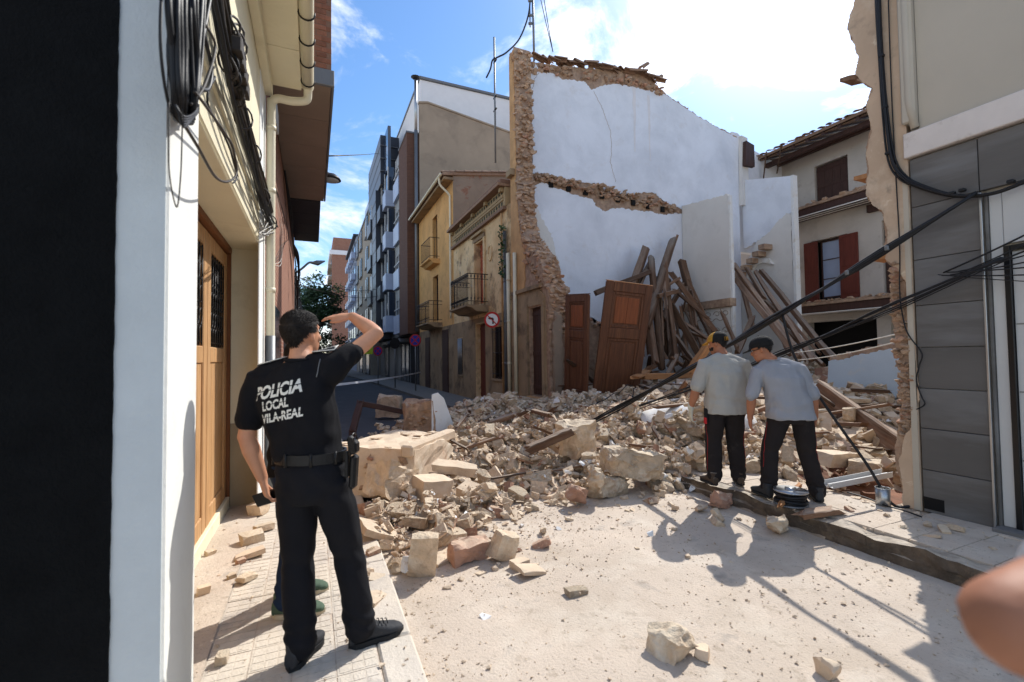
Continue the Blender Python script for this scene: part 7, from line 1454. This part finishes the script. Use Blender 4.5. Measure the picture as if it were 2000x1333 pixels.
# lettering on the back
def letters(txt, size, width, cx, cz, slope, shear):
    cu = bpy.data.curves.new('t', 'FONT'); cu.body = txt; cu.size = size; cu.align_x = 'CENTER'; cu.align_y = 'CENTER'; cu.shear = shear; cu.offset = size*.034; cu.resolution_u = 3
    o = bpy.data.objects.new('t', cu); COL.objects.link(o); me = bpy.data.meshes.new_from_object(o.evaluated_get(DG())); bpy.data.objects.remove(o); bpy.data.curves.remove(cu)
    xs = [v.co.x for v in me.vertices]; ys = [v.co.y for v in me.vertices]; k = width/(max(xs)-min(xs)); mx_ = (max(xs)+min(xs))/2; my = (max(ys)+min(ys))/2; hh = max(ys)-min(ys)
    bm = bmesh.new(); bm.from_mesh(me); bpy.data.meshes.remove(me)
    for v in bm.verts: v.co = Vector(((v.co.x-mx_)*k, v.co.y-my, 0))
    lo, hi = hh*.06, hh*.13                              # stencil slit through the letters
    for y in (lo, hi): bmesh.ops.bisect_plane(bm, geom=bm.verts[:]+bm.edges[:]+bm.faces[:], plane_co=(0, y, 0), plane_no=(0, 1, 0))
    bmesh.ops.delete(bm, geom=[f for f in bm.faces if lo < f.calc_center_median().y < hi], context='FACES')
    for i in range(1, 14): bmesh.ops.bisect_plane(bm, geom=bm.verts[:]+bm.edges[:]+bm.faces[:], plane_co=(-width/2+width*i/14, 0, 0), plane_no=(1, 0, 0))
    ca, sa = math.cos(slope), math.sin(slope)
    for v in bm.verts:
        x, y = v.co.x*ca-v.co.y*sa, v.co.x*sa+v.co.y*ca; q = PX @ Vector((cx+x, -.6, cz+y)); h_ = onshirt(q, pv, .0035); v.co = h_ if h_ else q+pv*.46
    bmesh.ops.delete(bm, geom=[v for v in bm.verts if not v.link_faces], context='VERTS')
    me = bm_out(bm, 'lettering'); return link('lettering', me, 'text_white', psh)
letters('POLICIA', .088, .255, -.165, 1.375, .19, .25); letters('LOCAL', .062, .15, -.168, 1.305, .19, .25); letters('VILA-REAL', .06, .225, -.132, 1.25, .19, .25)
ph = pg['wrL']+px3 @ Vector((.015, .03, -.105)); pho = link('phone', obox(ph, px3 @ Vector((.86, .05, .25)).normalized(), px3 @ Vector((-.2, .3, .9)).normalized() if False else px3 @ Vector((-.25, -.3, .9)).normalized(), px3 @ Vector((.1, .95, .3)).normalized(), .15, .075, .012, .004), 'plastic_black'); tag(pho, 'black phone held in the lowered hand of the police officer', 'phone')
# ---- person behind the officer (jeans, green shoes)
J2 = dict(chin=(0, .07, 1.41), neck=(0, .0, 1.37), chest=(0, 0, 1.2), waist=(0, 0, 1.0), hip=(0, 0, .88), hem=(0, 0, .82), belt=(0, 0, .93), shL=(-.19, 0, 1.32), shR=(.19, 0, 1.32), elL=(-.22, .02, 1.04), wrL=(-.2, .16, .84), elR=(.22, .02, 1.04), wrR=(.2, .16, .84), hipL=(-.085, 0, .84), hipR=(.085, 0, .84), knL=(-.1, .04, .46), knR=(.1, .04, .46), anL=(-.13, -.02, .1), anR=(.13, .0, .1),
 head_rot=(0, 0, 0), handL=dict(d=(.05, .3, -.95), n=(-1, 0, 0), side=1, curl=.4), handR=dict(d=(-.05, .3, -.95), n=(1, 0, 0), side=-1, curl=.4), footL=((-.13, -.09, 0), (-.12, .4, 0)), footR=((.13, -.07, 0), (.16, .4, 0)))
l2_ = aZ(578, 1178, GP)
person('person in jeans and green shoes standing half hidden behind the officer', (l2_.x-.03, l2_.y, GP), math.radians(100), J2, dict(skin='skin', shirt='fabric_black', trousers='denim', shoe='shoe_green', sole='shoe_sole_cream', sleeve=.7, hair='hair', nstr=700, build=.92))
# ---- worker in the mustard cap
w1 = aZ(1420, 946, .19)
J3 = dict(chin=(-.015, .1, 1.46), neck=(.0, .03, 1.43), chest=(0, 0, 1.25), waist=(.005, -.01, 1.02), hip=(.01, 0, .9), hem=(.005, 0, .79), belt=(.01, 0, .92), shL=(-.205, .0, 1.335), shR=(.205, .0, 1.335), elL=(-.305, .0, 1.06), wrL=(-.345, .08, .84), elR=(.29, .02, 1.06), wrR=(.27, .12, .86), hipL=(-.1, 0, .86), hipR=(.1, 0, .86), knL=(-.12, .05, .47), knR=(.12, .06, .47), anL=(-.13, .0, .1), anR=(.13, .02, .1),
 head_rot=(-.75, -.1, 0), handL=dict(d=(.02, .35, -.93), n=(-.95, 0, -.1), side=1, curl=.55, sc=1.1), handR=dict(d=(-.05, .3, -.95), n=(.95, 0, 0), side=-1, curl=.45), footL=((-.14, -.08, 0), (-.24, .3, 0)), footR=((.13, -.06, 0), (.2, .3, 0)))
b1, s1, t1, X1, g1, M1, h1_ = person('worker in light grey shirt and mustard cap standing with his back turned', w1, CF+.1, J3, dict(skin='skin_tan', shirt='fabric_grey', trousers='fabric_trouser', shoe='boot', sole='sole', sleeve=.92, slv=1.08, hair='hair_black', nstr=500, hln=.012, build=1.12, hemw=1.1, waistw=1.06, flare=.98))
def cap(Mh, parent, front, back, emblem=None):
    e = scalp(lambda a, z: z > .135 and abs(a) < 1.45, .02, 'cap_front', front, parent, Mh, .012); e2 = scalp(lambda a, z: z > .125 and abs(a) >= 1.45, .02, 'cap_back', back, parent, Mh, .012)
    V = []; 
    for i in range(9):
        a = -.95+1.9*i/8; V += [Mh @ Vector((.082*math.sin(a), .0+.103*math.cos(a), .138)), Mh @ Vector((.09*math.sin(a), .02+.165*math.cos(a*.9), .128-.02*math.cos(a)))]
    o = mk('visor', V, [(2*i, 2*i+1, 2*i+3, 2*i+2) for i in range(8)], front, parent); o.modifiers.new('s', 'SOLIDIFY').thickness = .006
    tube('button', [Mh @ Vector((0, -.01, .246)), Mh @ Vector((0, -.01, .256))], [.01, .006], back, parent, 8)
    if emblem:
        a = emblem; R_ = lambda da, z, of: Mh @ Vector(((head_ring(z)[2]+of)*math.sin(a+da), head_ring(z)[1]+(head_ring(z)[3]+of)*math.cos(a+da), z))
        q = [R_(-.28, .13, .026), R_(.28, .13, .026), R_(.28, .175, .026), R_(-.28, .175, .026)]; pt = mk('patch', q+[R_(-.28, .13, .03), R_(.28, .13, .03), R_(.28, .175, .031), R_(-.28, .175, .031)], BF, 'cap_black', parent)
        tube('patch_border', [R_(d, z, .032) for d, z in ((-.25, .134), (.25, .134), (.25, .171), (-.25, .171), (-.25, .134))], .0022, 'cap_mustard', pt, 5); tube('emblem', [R_(d, z, .033) for d, z in ((-.14, .138), (-.08, .152), (-.14, .164), (0, .158), (.06, .166), (.1, .15), (.05, .138), (.0, .15))], .004, 'cap_mustard', pt, 5)
cap(M1, b1, 'cap_mustard', 'cap_black', -2.85)
def beard(Mh, parent, mat): scalp(lambda a, z: abs(a) < 1.5 and z < .07 and (abs(a) > .35 or z < .035), .006, 'beard', mat, parent, Mh, .008, .003)
beard(M1, b1, 'hair_black')
V_, F_ = [], []
gl = MB()
for q in hand_parts(g1['wrL'], X1.to_3x3() @ Vector((.02, .35, -.93)), X1.to_3x3() @ Vector((-.95, 0, -.1)), 1, .55, .1, 1.22): gl.add(*q)
gl.add(*limb([g1['wrL']+Vector((0, 0, .03)), g1['wrL']-Vector((0, 0, .01))], [.036, .036], 12)); glo = link('glove', fuse('glove', [(gl.V, gl.F)], .006, 3), 'glove', b1)
def stripes(t, X, side, z0, z1, mat, sgn, rd=.0045):
    bv = BVHTree.FromPolygons([v.co.copy() for v in t.data.vertices], [tuple(p.vertices) for p in t.data.polygons]); u = X.to_3x3() @ Vector((1, 0, 0)); pts = []
    for i in range(16):
        z = z0+(z1-z0)*i/15; h = bv.ray_cast(X @ Vector((sgn*.6, .0+.0*i, z)), -u*sgn, 1.2)
        if h[0] and h[0].dot(u)*sgn > (X.translation.dot(u))*sgn+.08: pts.append(h[0])
    if len(pts) > 2: tube('stripe', pts, rd, mat, t, 6)
for sgn in (-1, 1): stripes(t1, X1, 0, .78, .15, 'fabric_red', sgn, .002)
kc = g1['hipL']+X1.to_3x3() @ Vector((-.115, -.03, -.1)); kt = link('tool_pocket', obox(kc, X1.to_3x3() @ Vector((1, 0, 0)), X1.to_3x3() @ Vector((0, 1, 0)), Z3, .03, .07, .16, .01), 'cap_black', t1); link('red_flap', obox(kc-Z3*.05-X1.to_3x3() @ Vector((.012, .01, 0)), X1.to_3x3() @ Vector((1, 0, 0)), X1.to_3x3() @ Vector((0, 1, 0)), Z3, .02, .06, .07, .006), 'fabric_red', kt)
# ---- worker in the black cap
w2 = aZ(1550, 973, .18)
J4 = dict(chin=(-.2, .09, 1.40), neck=(-.14, .08, 1.385), chest=(-.07, .03, 1.215), waist=(-.02, .0, .99), hip=(.0, -.01, .88), hem=(.0, 0, .80), belt=(.0, 0, .9), shL=(-.275, .05, 1.275), shR=(.095, .04, 1.3), elL=(-.36, .0, 1.02), wrL=(-.36, .08, .78), elR=(.2, .0, 1.03), wrR=(.25, .08, .8), hipL=(-.095, 0, .85), hipR=(.095, 0, .85), knL=(-.19, .05, .47), knR=(.15, .04, .46), anL=(-.22, .03, .1), anR=(.205, -.03, .09),
 head_rot=(-1.15, -.25, 0), handL=dict(d=(.1, .3, -.95), n=(-.95, 0, -.1), side=1, curl=.5), handR=dict(d=(-.1, .25, -.95), n=(.95, 0, 0), side=-1, curl=.6), footL=((-.22, -.06, 0), (-.34, .25, 0)), footR=((.2, -.11, 0), (.24, .3, 0)))
b2_, s2, t2_, X2, g2, M2, h2_ = person('worker in blue-grey shirt and dark cap looking down to his left', w2, CF+.22, J4, dict(skin='skin_tan', shirt='fabric_blue_grey', trousers='fabric_trouser', shoe='shoe_grey', sole='sole', sleeve=1.02, slv=1.05, hair='hair_black', nstr=700, hln=.016, build=1.05, hemw=1.22, waistw=1.1))
cap(M2, b2_, 'cap_black', 'cap_black')
tube('glasses', [M2 @ Vector(v) for v in ((-.075, .0, .112), (-.07, .07, .112), (-.03, .104, .112), (.03, .104, .112), (.07, .07, .112), (.075, .0, .112))], .004, 'plastic_black', b2_, 5)
for sgn in (-1, 1): stripes(t2_, X2, 0, .76, .3, 'fabric_red', sgn, .002)
# ---- bystander at the right whose raised elbow enters the frame
el = Vector((0, 0, EYE))+ray(1990, 1228).normalized()*.62
X5 = Matrix.Rotation(-(CF+.15), 4, 'Z'); eo = (.0, .0)
J5 = dict(chin=(.0, .09, 1.60), neck=(0, .02, 1.55), chest=(0, 0, 1.36), waist=(0, 0, 1.12), hip=(0, 0, .98), hem=(0, 0, .9), belt=(0, 0, 1.0), shL=(-.2, .06, 1.44), shR=(.2, .02, 1.48), elL=(-.46, -.06, 1.44), wrL=(-.2, .02, 1.5), elR=(.3, .2, 1.27), wrR=(.12, .36, 1.42), hipL=(-.09, 0, .94), hipR=(.09, 0, .94), knL=(-.1, .03, .5), knR=(.1, .03, .5), anL=(-.1, 0, .1), anR=(.1, 0, .1), head_rot=(0, 0, 0), handL=dict(d=(.8, .1, .5), n=(-.3, .6, .6), side=-1, curl=.5), handR=dict(d=(-.7, .3, .6), n=(.5, .5, .6), side=1, curl=.5), footL=((-.1, -.08, 0), (-.12, .3, 0)), footR=((.1, -.08, 0), (.12, .3, 0)))
off = X5 @ Vector(J5['elL']); 
person('person standing at the side with a raised bare forearm, elbow out', (el.x-off.x, el.y-off.y, el.z-off.z), CF+.15, J5, dict(skin='skin_tan', shirt='fabric_blue_grey', trousers='denim', shoe='shoe_grey', sole='sole', sleeve=.55, hair='hair', nstr=300))
